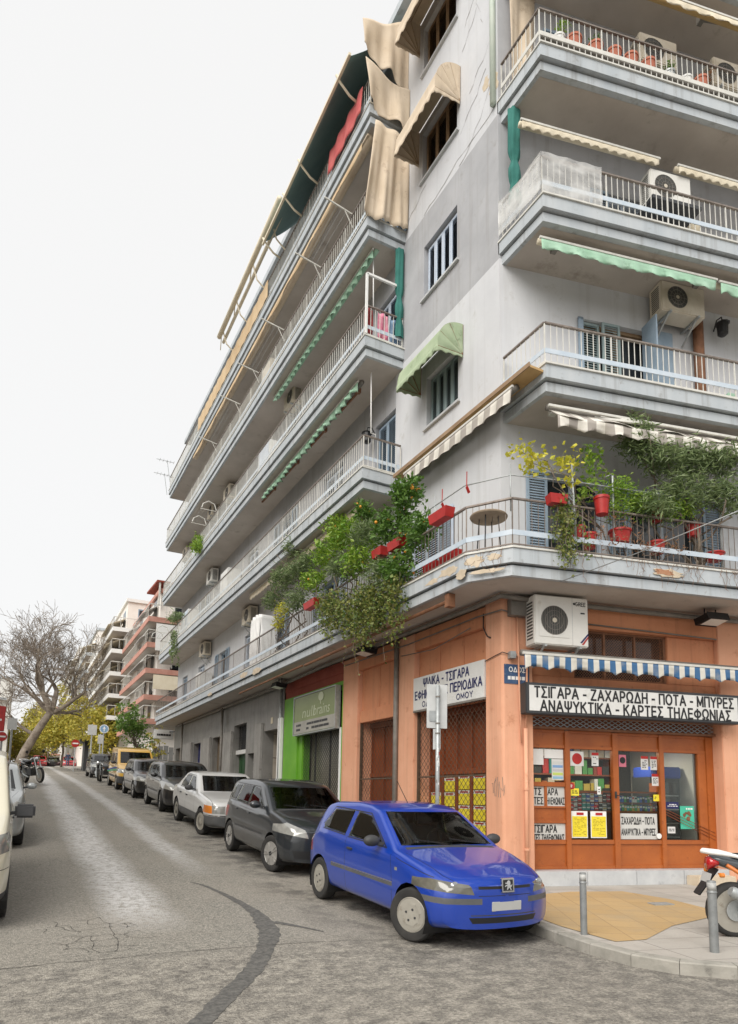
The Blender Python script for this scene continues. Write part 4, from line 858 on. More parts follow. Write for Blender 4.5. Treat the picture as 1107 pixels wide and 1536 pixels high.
mb = MB(Lp); mb.box((15.46, 3.32, .131), (18.28, 3.66, .134)); pn = mb.build('grey_strip', mat('grey_strip', (.30, .29, .26), (.36, .35, .31), 3), sg)
M['lettering_pale'] = mat('pale_lettering', (.46, .50, .36))
ltext = lambda body, size, yc, zc, o, par, m, maxw=None, bold=.02, sl=0, **k: text(body, size, lambda a, b: Lp(yc - a - sl * b, zc + b, o), par, m, bold=bold * .55 * size, maxw=maxw, **k)
ltext('null', .42, 17.22, 3.87, .137, sg, M['lettering_pale'], maxw=.82, bold=.0, sl=.2); ltext('brains', .42, 16.3, 3.87, .137, sg, M['lettering_pale'], maxw=1.05, bold=.02, sl=.2)
dashes(Lp, 15.7, 18.1, 3.36, 3.62, .1365, 2, M['black'], pn, .9)
mb = MB(Lp); mb.lathe([(.001, 0), (.11, 0), (.15, .01), (.001, .012)], (16.35, 4.22, .132), 14, 'z', 1.2, .8); mb.box((16.36, 4.02, .132), (16.40, 4.14, .14)); mb.build('logo', M['lettering_pale'], sg)
# ---- grey part of the ground floor with the entrance
GH = lambda y: gz(7.2, y)
gaps = [(19.82, 21.35, 3.66), (22.12, 23.02, 3.0), (23.30, 24.83, 4.15), (26.12, 27.96, 3.9), (29.75, 31.32, 3.85), (33.42, 35.25, 3.85)]
mb = holed(Lp, 19.47, YE, -.3, 5.05, [(a, b_, -.2, z) for a, b_, z in gaps], .35); mb.build('wall', mat('grey_marble_facing', (.20, .193, .18), (.265, .257, .24), 1.6, .5, c3=(.13, .125, .115), s3=4, drip=(.10, .095, .085), dripk=.6), BL, recalc=False)
M['pilaster'] = mat('grey_pilaster', (.26, .25, .235), (.33, .32, .30), 2, .7, c3=(.17, .16, .15), s3=5, drip=(.14, .13, .12))
for a0, a1 in ((21.4, 22.05), (24.9, 26.05), (28.1, 29.6), (31.5, 33.3), (19.5, 19.78)): cbox(Lp, [(a0, a1, 0, 3.95, .004, .10)]).build('pilaster', M['pilaster'] if a0 != 19.5 else M['white'], BL, bevel=.01)
mb = MB(Lp)
for q in (((19.82, -1.2), (21.35, -1.2)), ((21.35, -1.2), (21.35, -.35)), ((19.82, -.35), (19.82, -1.2))):
    for zz in range(5):
        mb.face([(q[0][0], .4 + zz * .8, q[0][1]), (q[1][0], .4 + zz * .8, q[1][1]), (q[1][0], .4 + zz * .8 + .785, q[1][1]), (q[0][0], .4 + zz * .8 + .785, q[0][1])])
mb.build('entrance_marble', mat('veined_marble', (.40, .35, .29), (.50, .45, .38), 3, .35, c3=(.24, .2, .17), s3=7), BL, recalc=False)
M['bottle'] = mat('bottle_green_door', (.012, .055, .015), (.02, .08, .022), 2, .5); M['bluedoor'] = mat('deep_blue_door', (.008, .012, .10), (.014, .02, .14), 2, .5); M['brownroll'] = mat('brown_roller', (.15, .11, .07), (.20, .15, .10), 2, .6); M['greendoor'] = mat('emerald_door', (.005, .10, .04), (.01, .13, .055), 2, .5)
doorbits = [('entrance_lattice_door', 'dark entrance door with a white diamond lattice', 22.12, 23.02, 3.0, M['dark']), ('wooden_door', 'dark green double door under a fanlight grille', 23.30, 24.83, 3.05, M['bottle']), ('roller_shutter', 'brown roller shutter of a closed grey shop', 26.12, 27.96, 3.9, M['brownroll']), ('roller_shutter', 'dark blue painted shop shutter', 29.75, 31.32, 3.85, M['bluedoor']), ('roller_shutter', 'emerald green shop shutter at the far end of the block', 33.42, 35.25, 3.3, M['greendoor'])]
for nm, lb, a0, a1, z1, m in doorbits:
    g0 = GH(a0) + .1; t = thing(nm, lb, 'door' if 'door' in nm else 'shutter', tuple(Lp((a0 + a1) / 2, g0, -.25)))
    mb = MB(Lp)
    if nm == 'roller_shutter':
        z = g0
        while z < z1: mb.box((a0, z, -.27), (a1, min(z + .088, z1), -.235)); z += .1
        mb.box((a0, g0, -.30), (a1, z1, -.272))
    else:
        mb.box((a0, g0, -.3), ((a0 + a1) / 2 - .004, z1, -.25)); mb.box(((a0 + a1) / 2 + .004, g0, -.3), (a1, z1, -.25))
    mb.build('leaf', m, t)
    if 'lattice' in nm: lattice(Lp, a0, a1, g0, z1, -.22, .2, .022, 1.6).build('lattice', M['white'], t, recalc=False)
    if nm == 'wooden_door':
        for k in range(4): cbox(Lp, [(a0 + .1 + k * .36, a0 + .36 + k * .36, g0 + .3, z1 - .2, -.249, -.235)]).build('door_panel', M['bottle'], t, bevel=.006)
        mb = MB(Lp); mb.face([(a0, z1 + .15, -.3), (a1, z1 + .15, -.3), (a1, 4.15, -.3), (a0, 4.15, -.3)]); mb.build('fanlight', M['pane'], t, recalc=False)
        lattice(Lp, a0, a1, z1 + .15, 4.15, -.2, .1, .012).build('fanlight_grille', M['mesh_d'], t, recalc=False); cbox(Lp, [(a0, a1, z1, z1 + .15, -.3, -.1)]).build('transom', M['signwhite'], t)
    if z1 == 3.3: cbox(Lp, [(a0, a1, 3.3, 3.85, -.3, -.2)]).build('transom_panel', M['brownroll'], t)
# ---- signs
s1 = thing('long_shop_sign', 'long white sign box with two rows of black Greek lettering above the corner shop door', 'sign', tuple(Rp(2.4, 3.2, .1)))
cbox(Rp, [(.30, 4.62, 2.985, 3.52, .06, .27)]).build('box', M['darkgrey'], s1, bevel=.012)
cbox(Rp, [(.36, 4.56, 3.035, 3.47, .272, .278)]).build('face', M['signwhite'], s1)
rtext('ΤΣΙΓΑΡΑ - ΖΑΧΑΡΩΔΗ - ΠΟΤΑ - ΜΠΥΡΕΣ', .24, 2.46, 3.36, .281, s1, M['black'], maxw=4.0, bold=.03); rtext('ΑΝΑΨΥΚΤΙΚΑ - ΚΑΡΤΕΣ ΤΗΛΕΦΩΝΙΑΣ', .24, 2.48, 3.13, .281, s1, M['black'], maxw=3.82, bold=.03)
s2 = thing('side_shop_sign', 'white sign board with dark blue Greek lettering above the mesh of the corner shop', 'sign', tuple(Lp(10.6, 3.7, -.05)))
cbox(Lp, [(9.40, 11.79, 3.335, 4.02, -.055, .03)]).build('board', M['signwhite'], s2, bevel=.006); cbox(Lp, [(9.40, 11.79, 3.30, 3.333, -.05, .035)]).build('edge_trim', M['conduit'], s2)
ltext('ΨΙΛΙΚΑ - ΤΣΙΓΑΡΑ', .22, 10.62, 3.88, .034, s2, M['navy'], maxw=1.55, bold=.035); ltext('ΕΦΗΜΕΡΙΔΕΣ ΠΕΡΙΟΔΙΚΑ', .22, 10.58, 3.64, .034, s2, M['navy'], maxw=2.25, bold=.035)
ltext('ΟΔΥ', .14, 11.25, 3.44, .034, s2, M['navy'], maxw=.36, bold=.03); ltext('ΟΜΟΥ', .14, 9.98, 3.44, .034, s2, M['navy'], maxw=.5, bold=.03)
s3 = thing('street_name_plate', 'small blue street name plate behind the pipes on the corner pillar', 'street sign', tuple(Rp(.3, 3.7, 0)))
cbox(Rp, [(.03, .50, 3.52, 3.86, .003, .014)]).build('plate', mat('enamel_blue', (.03, .07, .16), (.05, .10, .2), 8, .4, c3=(.45, .45, .42), s3=16), s3)
rtext('ΟΔΟΣ', .11, .27, 3.77, .018, s3, M['white'], maxw=.3); dashes(Rp, .08, .46, 3.56, 3.68, .0175, 1, M['white'], s3, 1)
pn = cbox(Lp, [(20.5, 20.66, 3.86, 4.06, .003, .02)]).build('house_number_plate', M['cloth_cream']); tag(pn, 'small cream house number plate above the block entrance', 'plate')
# graffiti on the corner pillar
mb = MB()
for k in range(7):
    pts = [Vector(Lp(9.2 - .05 * k + rng.uniform(-.03, .03), 1.72 + rng.uniform(-.15, .2) , .004)) for _ in range(4)]; mb.tube(pts, .004, 5)
mb.build('graffiti', M['conduit'], BL)
# pipes and cables on the corner
mb = MB(Rp); mb.tube([(.40, .2, .05), (.40, 2.75, .05)], .035, 10); mb.tube([(.33, 2.5, .04), (.30, 3.2, .04), (.27, 4.72, .04)], .016, 8); mb.tube([(.40, 2.7, .05), (.43, 3.3, .04), (.45, 3.95, .04)], .018, 8); mb.build('painted_pipe', M['orange_pale'], BL, smooth=True)
for zz in (.7, 1.7): 
    mb = MB(Rp); mb.lathe([(.045, 0), (.045, .035)], (.40, zz, .05), 12, 'y'); mb.build('pipe_collar', M['orange_pale'], BL)
mb = MB(Rp); mb.box((.10, 4.70, .003), (.50, 5.0, .16)); o = mb.build('junction_box', M['conduit'], bevel=.006); tag(o, 'grey cable junction box at the top of the corner pillar', 'junction box')
mb = MB(); mb.tube([Lp(12.46, .3, .06), Lp(12.46, 5.0, .06)], .055, 10); o = mb.build('drainpipe', M['conduit'], smooth=True); tag(o, 'dark drainpipe running up the salmon pillar beside the blue-lettered sign', 'drainpipe')
mb = MB(); mb.tube([Lp(19.62, .6, .07), Lp(19.62, 5.0, .07)], .05, 10); o = mb.build('drainpipe', M['galv'], smooth=True); tag(o, 'pale drainpipe between the green shop and the block entrance', 'drainpipe')
for (y, lb) in ((26.1, 'grey drainpipe beside the brown roller shutter'), (33.3, 'grey drainpipe beside the emerald shutter')):
    mb = MB(); mb.tube([Lp(y, 1.0, .14), Lp(y, 5.0, .14)], .05, 8); o = mb.build('drainpipe', M['conduit'], smooth=True); tag(o, lb, 'drainpipe')
mb = MB(); cb = [Lp(35, 4.98, .1), Lp(20, 4.95, .12), Lp(16, 4.97, .25), Lp(12, 4.98, .2), Lp(9.4, 4.98, .16), (7.10, 8.72, 4.99), Rp(.4, 4.98, .2), Rp(2.4, 4.97, .14), Rp(5, 4.98, .12)]
mb.tube(cb, .045, 8); mb.tube([Lp(15.2, 4.86, .03), Lp(12, 4.80, .04), Lp(9.6, 4.84, .03), (7.24, 8.88, 4.80), Rp(.15, 4.78, .03)], .013, 6); mb.tube([Lp(12.3, 4.6, .03), Lp(11, 4.5, .05), Lp(9.8, 4.68, .03)], .009, 6); mb.tube([Rp(1.4, 4.70, .02), Rp(3, 4.66, .02), Rp(4.4, 4.62, .02)], .013, 6)
mb.build('cable_trunking', M['conduit'], BL, smooth=True)
mb = MB(); mb.tube([Lp(9.42, 4.86, .02), Lp(9.40, 4.6, .04), Lp(9.3, 4.42, .03), Lp(9.22, 4.38, .02)], .012, 6); mb.tube([Lp(9.38, 3.98, .02), Lp(9.1, 4.03, .02), (7.27, 8.90, 4.06), Rp(.3, 3.98, .04)], .008, 5); mb.build('loose_cable', M['wire'], BL, smooth=True)
# ================================================================== THINGS HUNG ON THE FACADES
def scallop(t, per, d): return d * (abs(math.sin(math.pi * t / per)) ** .7)
def valance(frame, a0, a1, z, o, drop, mcloth, par, per=.28, wob=.02, sc=.07, slant=.0, name='valance', droop=0):
    n = max(12, int((a1 - a0) / .045)); mb = MB(frame); ph = rng.uniform(0, 9)
    def f(u, v):
        a = a0 + (a1 - a0) * u; dd = drop - scallop(a - a0, per, sc) * 1.0 if v > .99 else drop * v
        wv = wob * math.sin(a * 2 * math.pi / per + ph) * v + wob * .6 * math.sin(a * 3.1 + ph * 2) * v
        return (a, z - dd - droop * v * math.sin(a * 1.3 + ph), o + wv + slant * v)
    mb.sheet(f, n, 4, .005); return mb.build(name, mcloth, par, smooth=True)
def rolled_awning(name_lb, frame, a0, a1, z, o, drop, mcloth, arms=(), mroll=None, per=.28, group=None, arm_len=.9, bar=True, sc=.07, wob=.02, slant=0, r=.055, mbar=None):
    t = thing('awning', name_lb, 'awning', tuple(frame((a0 + a1) / 2, z, o)), group)
    mb = MB(frame); mb.tube([(a0, z + .03, o - .12), (a1, z + .03, o - .12)], r, 10); mb.build('roller', mroll or mcloth, t, smooth=True)
    if bar: mb = MB(frame); mb.box((a0 - .03, z - .02, o - .015), (a1 + .03, z + .02, o + .02)); mb.build('front_bar', mbar or M['whitebar'], t)
    if drop: valance(frame, a0, a1, z - .02, o + .005, drop, mcloth, t, per, wob, sc, slant)
    for c in arms:
        mb = MB(frame); mb.box((c - .05, z + .02, o - .3), (c + .05, z + .18, o - .16)); mb.bar((c, z + .06, o - .22), (c + arm_len, z + .05, o - .10), .035); mb.bar((c + arm_len, z + .05, o - .10), (c + arm_len * .25, z + .02, o - .02), .03); mb.lathe([(.028, -.03), (.028, .03)], (c + arm_len, z + .05, o - .10), 8, 'y'); mb.build('folding_arm', M['conduit'], t)
    return t
# --- shop facade, from the ground up
BW = stripes('blue_white_stripe_cloth', (.62, .60, .54), (.045, .13, .27), .215, (UD[0], UD[1], 0), .85, (.40, .37, .30))
GW = stripes('grey_white_stripe_cloth', (.66, .63, .57), (.33, .30, .27), .34, (UD[0], UD[1], 0), .9, (.36, .33, .27))
GWL = stripes('grey_white_stripe_cloth_side', (.62, .59, .53), (.33, .30, .27), .36, (0, 1, 0), .9, (.36, .33, .27))
rolled_awning('blue and white striped shop awning, rolled up above the long sign', Rp, .2, 4.9, 3.98, .42, .27, BW, arms=(), per=.43, sc=.09, wob=.012, mroll=M['conduit'])
t = rolled_awning('grey and white striped awning over the planted corner balcony, shop side', Rp, .42, 5.2, 8.10, 1.02, .0, GW, arms=(), mroll=M['conduit'])
mb = MB(Rp); ph = 1.3
mb.sheet(lambda u, v: (.45 + 4.75 * u, 8.13 - .30 * v - .03 * math.sin(u * 23) * v, .86 + .34 * v + .03 * math.sin(u * 31) * v), 90, 6, .006); mb.build('cloth', GW, t, smooth=True)
valance(Rp, .45, 5.2, 7.83, 1.20, .24, GW, t, .5, .03, .07)
for c in (.9, 3.9):
    mb = MB(Rp); mb.bar((c - .25, 8.24, .72), (c + 1.2, 8.02, 1.1), .05); mb.bar((c + .4, 8.06, .95), (c + 1.2, 7.98, 1.14), .04); mb.box((c - .32, 8.14, .66), (c - .2, 8.30, .78)); mb.build('folding_arm', M['whitebar'], t)
rolled_awning('grey and white striped awning hanging below the plywood shelf', Lp, 8.25, 11.8, 8.52, .30, .30, GWL, arms=(8.9, 10.3), mroll=M['conduit'], per=.36, slant=.02)
rolled_awning('mint green scalloped awning below the third balcony of the shop side', Rp, .36, 3.98, 11.30, .92, .24, M['cloth_mint'], arms=(.75,), mroll=M['cloth_cream'], per=.38, wob=.03, arm_len=1.0)
rolled_awning('short mint green awning at the right edge, next to the larger mint one', Rp, 4.08, 7.5, 11.28, .92, .24, M['cloth_mint'], arms=(3.75,), mroll=M['cloth_cream'], per=.38, wob=.03)
rolled_awning('cream scalloped awning below the fourth balcony, over the white air conditioner', Rp, .16, 3.05, 13.88, .66, .16, M['cloth_cream'], arms=(), per=.2, sc=.06, mroll=M['cloth_cream'])
rolled_awning('second cream scalloped awning below the fourth balcony, right of the white air conditioner', Rp, 3.5, 7, 13.86, .66, .16, M['cloth_cream'], arms=(), per=.2, sc=.06, mroll=M['cloth_cream'])
rolled_awning('cream scalloped awning at the top right, below the fifth balcony', Rp, 2.3, 8, 16.98, 1.1, .17, M['cloth_cream'], arms=(4.0,), per=.36, sc=.07, mroll=mat('ochre_roll', (.5, .34, .14)))
# --- long facade
rolled_awning('torn mint green awning below the fourth balcony of the long side', Lp, 12.7, 19.5, 14.45, .72, .22, M['cloth_mint'], arms=(), per=.3, wob=.05, sc=.08)
t = rolled_awning('torn mint green awning below the third balcony, hanging in rags', Lp, 13.3, 20.2, 11.40, .74, .26, M['cloth_mint'], arms=(), per=.33, wob=.07, sc=.14, mroll=M['conduit'])
for y in (13.6, 15.6, 17.6, 19.6): 
    mb = MB(Lp); mb.box((y, 11.36, .5), (y + .1, 11.48, .64)); mb.bar((y, 11.40, .55), (y + 1.1, 11.36, .60), .05); mb.build('bracket', M['rust'], t)
rolled_awning('cream awning below the second balcony, half hidden by the orange tree', Lp, 13.2, 21.2, 8.24, .72, .24, M['cloth_cream'], arms=(15, 18), per=.3)
mb_t = rolled_awning('long tan awning rolled below the fifth balcony of the long side', Lp, 12.7, 30.5, 17.42, .92, .0, M['cloth_tan'], arms=(), bar=True, r=.11, mbar=M['cloth_tan'])
valance(Lp, 12.9, 30.3, 17.36, .97, .20, M['cloth_orange'], mb_t, 1.7, .03, .06)
# big green sheet below the roof
t = thing('awning', 'big dark green awning stretched out below the roof edge on curved arms', 'awning', tuple(Lp(15.6, 19.9, .8)))
mb = MB(Lp); mb.sheet(lambda u, v: (12.5 + 6.2 * u, 20.75 - 1.7 * v - .12 * math.sin(math.pi * v) - .03 * math.sin(u * 9 + 2) * v, .12 + 1.42 * v), 30, 8, .008); mb.build('cloth', M['cloth_green'], t, smooth=True)
mb = MB(Lp); mb.box((12.45, 19.0, 1.53), (18.75, 19.07, 1.59)); mb.build('front_bar', M['cloth_cream'], t)
for y in (13.1, 15.6, 16.8, 18.6):
    mb = MB(Lp); mb.tube([(y, 18.66, 1.0), (y, 18.75, 1.25), (y, 18.95, 1.48), (y, 19.12, 1.62)], .03, 8); mb.build('arm', M['cloth_cream'], t, smooth=True)
t = thing('awning', 'rolled cream awning on bare arms, farther along below the roof edge', 'awning', tuple(Lp(21, 19.5, 1.3)))
mb = MB(Lp); mb.tube([(17.4, 19.55, 1.5), (24.2, 19.36, 1.5)], .09, 10); mb.tube([(17.6, 19.35, 1.32), (24.2, 19.2, 1.32)], .06, 8); mb.build('roller', M['cloth_cream'], t, smooth=True)
for y in (18.2, 20.1, 22, 23.8):
    mb = MB(Lp); mb.tube([(y, 18.66, 1.0), (y, 18.9, 1.3), (y, 19.4, 1.46)], .025, 7); mb.bar((y, 19.45, 1.5), (y + .9, 19.2, 1.3), .03); mb.build('arm', M['cloth_cream'], t)
mb = MB(Lp)
mb.sheet(lambda u, v: (19.6 + 9.5 * u, 18.0 + .62 * v, 1.075 + .012 * math.sin(u * 90)), 60, 3, .012); o = mb.build('reed_screen', M['cloth_orange']); tag(o, 'tan reed screen tied to the railing of the fifth balcony', 'screen')
# --- cloth hung at the near end of the long balconies
def drape(lb, pts, m, folds, amp, name='curtain', cat='curtain', base=12.36):
    """cloth over a quadrilateral of the end plane: pts = four (out, z) corners top-left, top-right, bottom-right, bottom-left"""
    mb = MB(); a, b, c, d = pts
    def f(u, v):
        o = (a[0] * (1 - u) + b[0] * u) * (1 - v) + (d[0] * (1 - u) + c[0] * u) * v; z = (a[1] * (1 - u) + b[1] * u) * (1 - v) + (d[1] * (1 - u) + c[1] * u) * v
        return (7.284 - o, base - .06 - amp * (math.sin(u * folds * 6.28 + 2.2 * v) * (.35 + .65 * v) + .5 * math.sin(u * folds * 15 + 1) * v), z - .10 * math.sin(math.pi * u) * (1 - v) * (1 if a[1] - d[1] < 2 else .3) + .05 * math.sin(u * 13) * v)
    mb.sheet(f, 44, 18, .006); return tag(mb.build(name, m, smooth=True), lb, cat)
drape('tan cloth hung from the roof awning beside the upper fan-shaped canopies', [(1.32, 20.0), (.0, 20.75), (.0, 18.6), (1.30, 19.25)], M['cloth_tan'], 1.6, .07)
drape('tan cloth bundled over the end railing of the fifth balcony', [(1.22, 19.0), (.0, 18.75), (.02, 17.5), (1.12, 17.85)], M['cloth_tan'], 1.2, .09)
drape('long tan curtain closing the end of the fourth balcony', [(.92, 17.45), (.0, 17.45), (.0, 14.95), (1.22, 14.85)], M['cloth_tan'], 2.2, .07)
mb = MB(Lp); mb.sheet(lambda u, v: (12.75 + 1.9 * u, 18.75 - .75 * v, 1.05 + .05 * v + .02 * math.sin(u * 20)), 24, 5, .01); o = mb.build('laundry', mat('faded_red_cloth', (.50, .09, .09), (.58, .15, .14), 3, .9), smooth=True); tag(o, 'faded red blanket hung over the railing of the fifth balcony', 'blanket')
def tied_curtain(lb, x, y, z0, z1, w_):
    mb = MB(); V = []; n = 22
    def f(u, v):
        t = 2 * math.pi * u; z = z1 - (z1 - z0) * v; pin = 1 - .45 * math.exp(-((v - .55) / .05) ** 2) - .3 * math.exp(-((v - .8) / .05) ** 2)
        r = w_ * pin * (1 + .18 * math.sin(5 * t + 3 * v)); return (x + r * math.cos(t), y + r * .7 * math.sin(t), z)
    mb.grid(f, n, 24); return tag(mb.build('curtain', M['cloth_teal'], smooth=True), lb, 'curtain')
tied_curtain('teal curtain tied up at the near end of the third long balcony', 7.16, 12.44, 12.2, 14.48, .10)
tied_curtain('teal curtain tied up at the corner end of the third shop-side balcony', 7.40, 8.60, 12.5, 14.48, .12)
drape('tan cloth hung in the corner of the fourth shop-side balcony', [(-.1, 17.45), (-.75, 17.45), (-.72, 15.3), (-.1, 15.1)], M['cloth_tan'], 1.5, .05, base=8.75)
# clear plastic over the corner railing
t = thing('plastic_sheet', 'clear plastic sheet tied over the corner railing of the third shop-side balcony', 'sheet', (7.3, 7.8, 12))
zz = ZB[3] + .47
mb = MB(); mb.sheet(lambda u, v: (7.25 + .006 * math.sin(v * 9 + u * 14), 8.9 - 1.15 * u, zz + .80 - .74 * v - .08 * math.sin(u * 3.1) * (1 - v)), 24, 10, .002)
mb.mesh([Rp(a, zz + z, 1.145 + .008 * math.sin(a * 17 + z * 9)) for z in np.linspace(.80, .03, 9) for a in np.linspace(.27, 1.45, 22)], [(j * 22 + i, j * 22 + i + 1, (j + 1) * 22 + i + 1, (j + 1) * 22 + i) for j in range(8) for i in range(21)])
pm, nt, p = nodes('clear_plastic'); p.inputs['Base Color'].default_value = (.78, .78, .76, 1); p.inputs['Roughness'].default_value = .25; p.inputs['Alpha'].default_value = .5
nzp = nt.nodes.new('ShaderNodeTexNoise'); nzp.inputs['Scale'].default_value = 3.2; nzp.inputs['Detail'].default_value = 6; rr = nt.nodes.new('ShaderNodeMapRange'); rr.inputs[1].default_value = .35; rr.inputs[2].default_value = .65; rr.inputs[3].default_value = .22; rr.inputs[4].default_value = .60
nt.links.new(nzp.outputs['Fac'], rr.inputs[0]); nt.links.new(rr.outputs[0], p.inputs['Alpha'])
mb.build('film', pm, t, smooth=True, recalc=False)
# --- fan-shaped window canopies
def canopy(lb, y0, y1, z1, dep, hgt, mout, mrib, frill=.16, nseg=8, droop=0.0):
    t = thing('window_canopy', lb, 'canopy', tuple(Lp((y0 + y1) / 2, z1, .02)))
    mb = MB(Lp)
    def arc(v):                                  # v 0 at the wall, 1 at the front bar
        a = v * math.pi / 2; return dep * (1 - (1 - math.sin(a)) ** 1.15), z1 - hgt + hgt * math.cos(a) * 1.0
    def top(u, v):
        o, z = arc(v); sag = .018 * abs(math.sin(v * math.pi * nseg / 2)); return (y0 + (y1 - y0) * u, z - sag - droop * math.sin(math.pi * u) * .3, max(.012, o - sag))
    mb.sheet(top, 10, nseg * 4, .006)
    for y, s in ((y0, -1), (y1, 1)):             # pleated ends running together at the pivot
        def end(u, v, y=y, s=s):
            o, z = arc(v); o = max(o, .012); return (y + s * .028 * abs(math.sin(v * math.pi * nseg / 2)) * u * (1 - u) * 3.2, (z1 - hgt) * (1 - u) + z * u, .012 + (o - .012) * u)
        mb.sheet(end, 6, nseg * 4, .005)
    mb.build('cloth', mout, t, smooth=True, autos=50)
    nv = int((y1 - y0) / .03); mb = MB(Lp)
    mb.sheet(lambda u, v: (y0 + (y1 - y0) * u, z1 - hgt - (frill - scallop(u * (y1 - y0), .22, .05)) * v, dep + .012 + .012 * math.sin(u * 40) * v), nv, 3, .005)
    for y in (y0, y1): mb.sheet(lambda u, v, y=y: (y + .004 * math.sin(u * 20) * v, z1 - hgt - (frill - scallop(u * dep, .2, .05)) * v * (.5 + .5 * u), .02 + dep * u), 24, 3, .005)
    mb.build('frill', mout, t, smooth=True)
    mb = MB(Lp)
    for k in range(nseg // 2 + 1):
        o, z = arc(k / (nseg // 2)); o = max(o, .02)
        for y in (y0, y1): mb.tube([(y, z1 - hgt, .02), (y, z - .012, o - .008)], .009, 6)
        if k: mb.tube([(y0, z - .012, o - .008), (y1, z - .012, o - .008)], .009, 6)
    mb.build('rib', mrib, t); return t
CAN_G = mat('faded_green_canopy_cloth', (.30, .38, .24), (.40, .47, .32), 2.2, .9, c3=(.12, .16, .09), s3=3.5)
canopy('faded green fan-shaped canopy over the lowest window of the pale strip', 10.06, 11.62, 11.0, .62, .66, CAN_G, M['rust'], .15, 6)
canopy('tan fan-shaped canopy over the third window of the pale strip', 10.16, 11.80, 17.1, .66, .86, M['cloth_tan'], M['frame_br'], .17, 8)
canopy('tan fan-shaped canopy at the top window of the pale strip, below the roof', 10.12, 11.80, 20.05, .68, .86, M['cloth_tan'], M['frame_br'], .17, 8)
# --- air conditioners
def aircon(lb, frame, a, z, o0, wd, ht, dp, mcase, group='outdoor air conditioning units', fan=.36, brand=False, brk=True, face='front'):
    t = thing('air_conditioner', lb, 'air conditioner', tuple(frame(a, z, o0)), group)
    a0, a1 = a - wd / 2, a + wd / 2; o1 = o0 + dp
    mb = MB(frame); mb.box((a0, z, o0), (a1, z + ht, o1)); mb.build('casing', mcase, t, bevel=.018)
    fa = a0 + wd * fan; r = min(ht * .36, wd * (.245 if brand else .30)); fz = z + ht * .5
    mb = MB(frame); mb.box((fa - r * 1.15, fz - r * 1.18, o1 + .001), (fa + r * 1.15, fz + r * 1.18, o1 + .008)); mb.build('grille_panel', mcase, t, bevel=.003)
    def disc(rr, oo, n=26): return [(fa + rr * math.cos(2 * math.pi * k / n), fz + rr * math.sin(2 * math.pi * k / n), oo) for k in range(n)]
    mb = MB(frame); mb.face(disc(r, o1 + .0095)); fn = mb.build('fan_opening', M['fan'], t, recalc=False)
    mb = MB(frame)
    for q in (.35, .68, 1.0): mb.tube(disc(r * q, o1 + .013) + [disc(r * q, o1 + .013)[0]], .0045, 5)
    for k in range(12 if not brand else 0):
        c = math.cos(math.pi * k / 6), math.sin(math.pi * k / 6); mb.bar((fa + c[0] * r * .15, fz + c[1] * r * .15, o1 + .014), (fa + c[0] * r, fz + c[1] * r, o1 + .014), .005)
    if brand:
        for k in range(-5, 6): h = math.sqrt(max(.01, 1 - (k / 5.6) ** 2)) * r; mb.bar((fa + k * r / 5.6, fz - h, o1 + .014), (fa + k * r / 5.6, fz + h, o1 + .014), .006)
    mb.build('fan_guard', M['conduit'], t, recalc=False)
    mb = MB(frame); mb.lathe([(.001, 0), (r * .16, 0), (r * .14, .006), (.001, .008)], (0, 0, 0), 12, 'z') if False else mb.face(disc(r * .17, o1 + .018, 14)); mb.build('fan_hub', M['acbeige'], t, recalc=False)
    mb = MB(frame)
    for k in range(12):
        zz = z + ht * .12 + k * ht * .065; mb.box((a0 - .0025, zz, o0 + dp * .2), (a0 - .0005, zz + ht * .035, o1 - dp * .2)) if frame is Rp else mb.box((a0 - .0025, zz, o0 + dp * .2), (a0 - .0005, zz + ht * .035, o1 - dp * .2))
    mb.build('side_vent', M['fan'], t)
    if brk:
        mb = MB(frame)
        for c in (a0 + wd * .18, a1 - wd * .18): mb.box((c - .02, z - .04, .004), (c + .02, z - .002, o1 + .04)); mb.bar((c, z - .32, .02), (c, z - .03, o1 - .05), .03)
        mb.build('bracket', M['galv'], t)
    return t
t = aircon('large white air conditioner with dark fan on the shop wall above the blue striped awning', Rp, .90, 4.15, .10, 1.02, .86, .34, M['acwhite'], brand=True)
mb = MB(Rp); mb.box((.98 + .12, 4.16, .4405), (1.105, 5.0, .442)); mb.build('panel_joint', M['galv'], t)
rtext('GREE', .085, 1.26, 4.90, .4435, t, M['black'], maxw=.19, bold=.03)
mb = MB(Rp); mb.lathe([(.012, .0), (.022, .0), (.022, .002), (.012, .002)], (1.14, 4.90, .4415), 14, 'z'); mb.box((1.26, 4.73, .4415), (1.34, 4.755, .443)); mb.build('emblem', M['black'], t)
for k, m in enumerate((M['navy'], M['red'])): mb = MB(Rp); mb.prism([(1.24 + k * .03, 4.19 + (0 if k else .03), .4415 + .0008 * k), (1.28 + k * .03, 4.19 + (0 if k else .03), .4415 + .0008 * k), (1.40, 4.33 - k * .05 + .03, .4415 + .0008 * k), (1.40, 4.37 - k * .05 + .03, .4415 + .0008 * k)], (0, 0, .0015)); mb.build('corner_stripe', m, t)
aircon('dirty cream air conditioner hung under the ceiling of the second shop-side balcony', Rp, 3.62, 10.86, .12, .98, .62, .36, M['acbeige'], brk=True)
t = aircon('white air conditioner on a shelf on the third shop-side balcony', Rp, 3.35, 13.05, .28, .92, .66, .32, M['acwhite'], brk=False)
cbox(Rp, [(2.85, 3.95, 12.96, 13.03, .1, .70), (2.9, 2.95, 12.6, 12.96, .0, .06), (3.8, 3.85, 12.6, 12.96, .0, .06)]).build('bracket', M['darkgrey'], t)
aircon('cream air conditioner on the wall of the fourth shop-side balcony, above the clay pots', Rp, 3.30, 16.25, .15, .88, .66, .34, M['acbeige'])
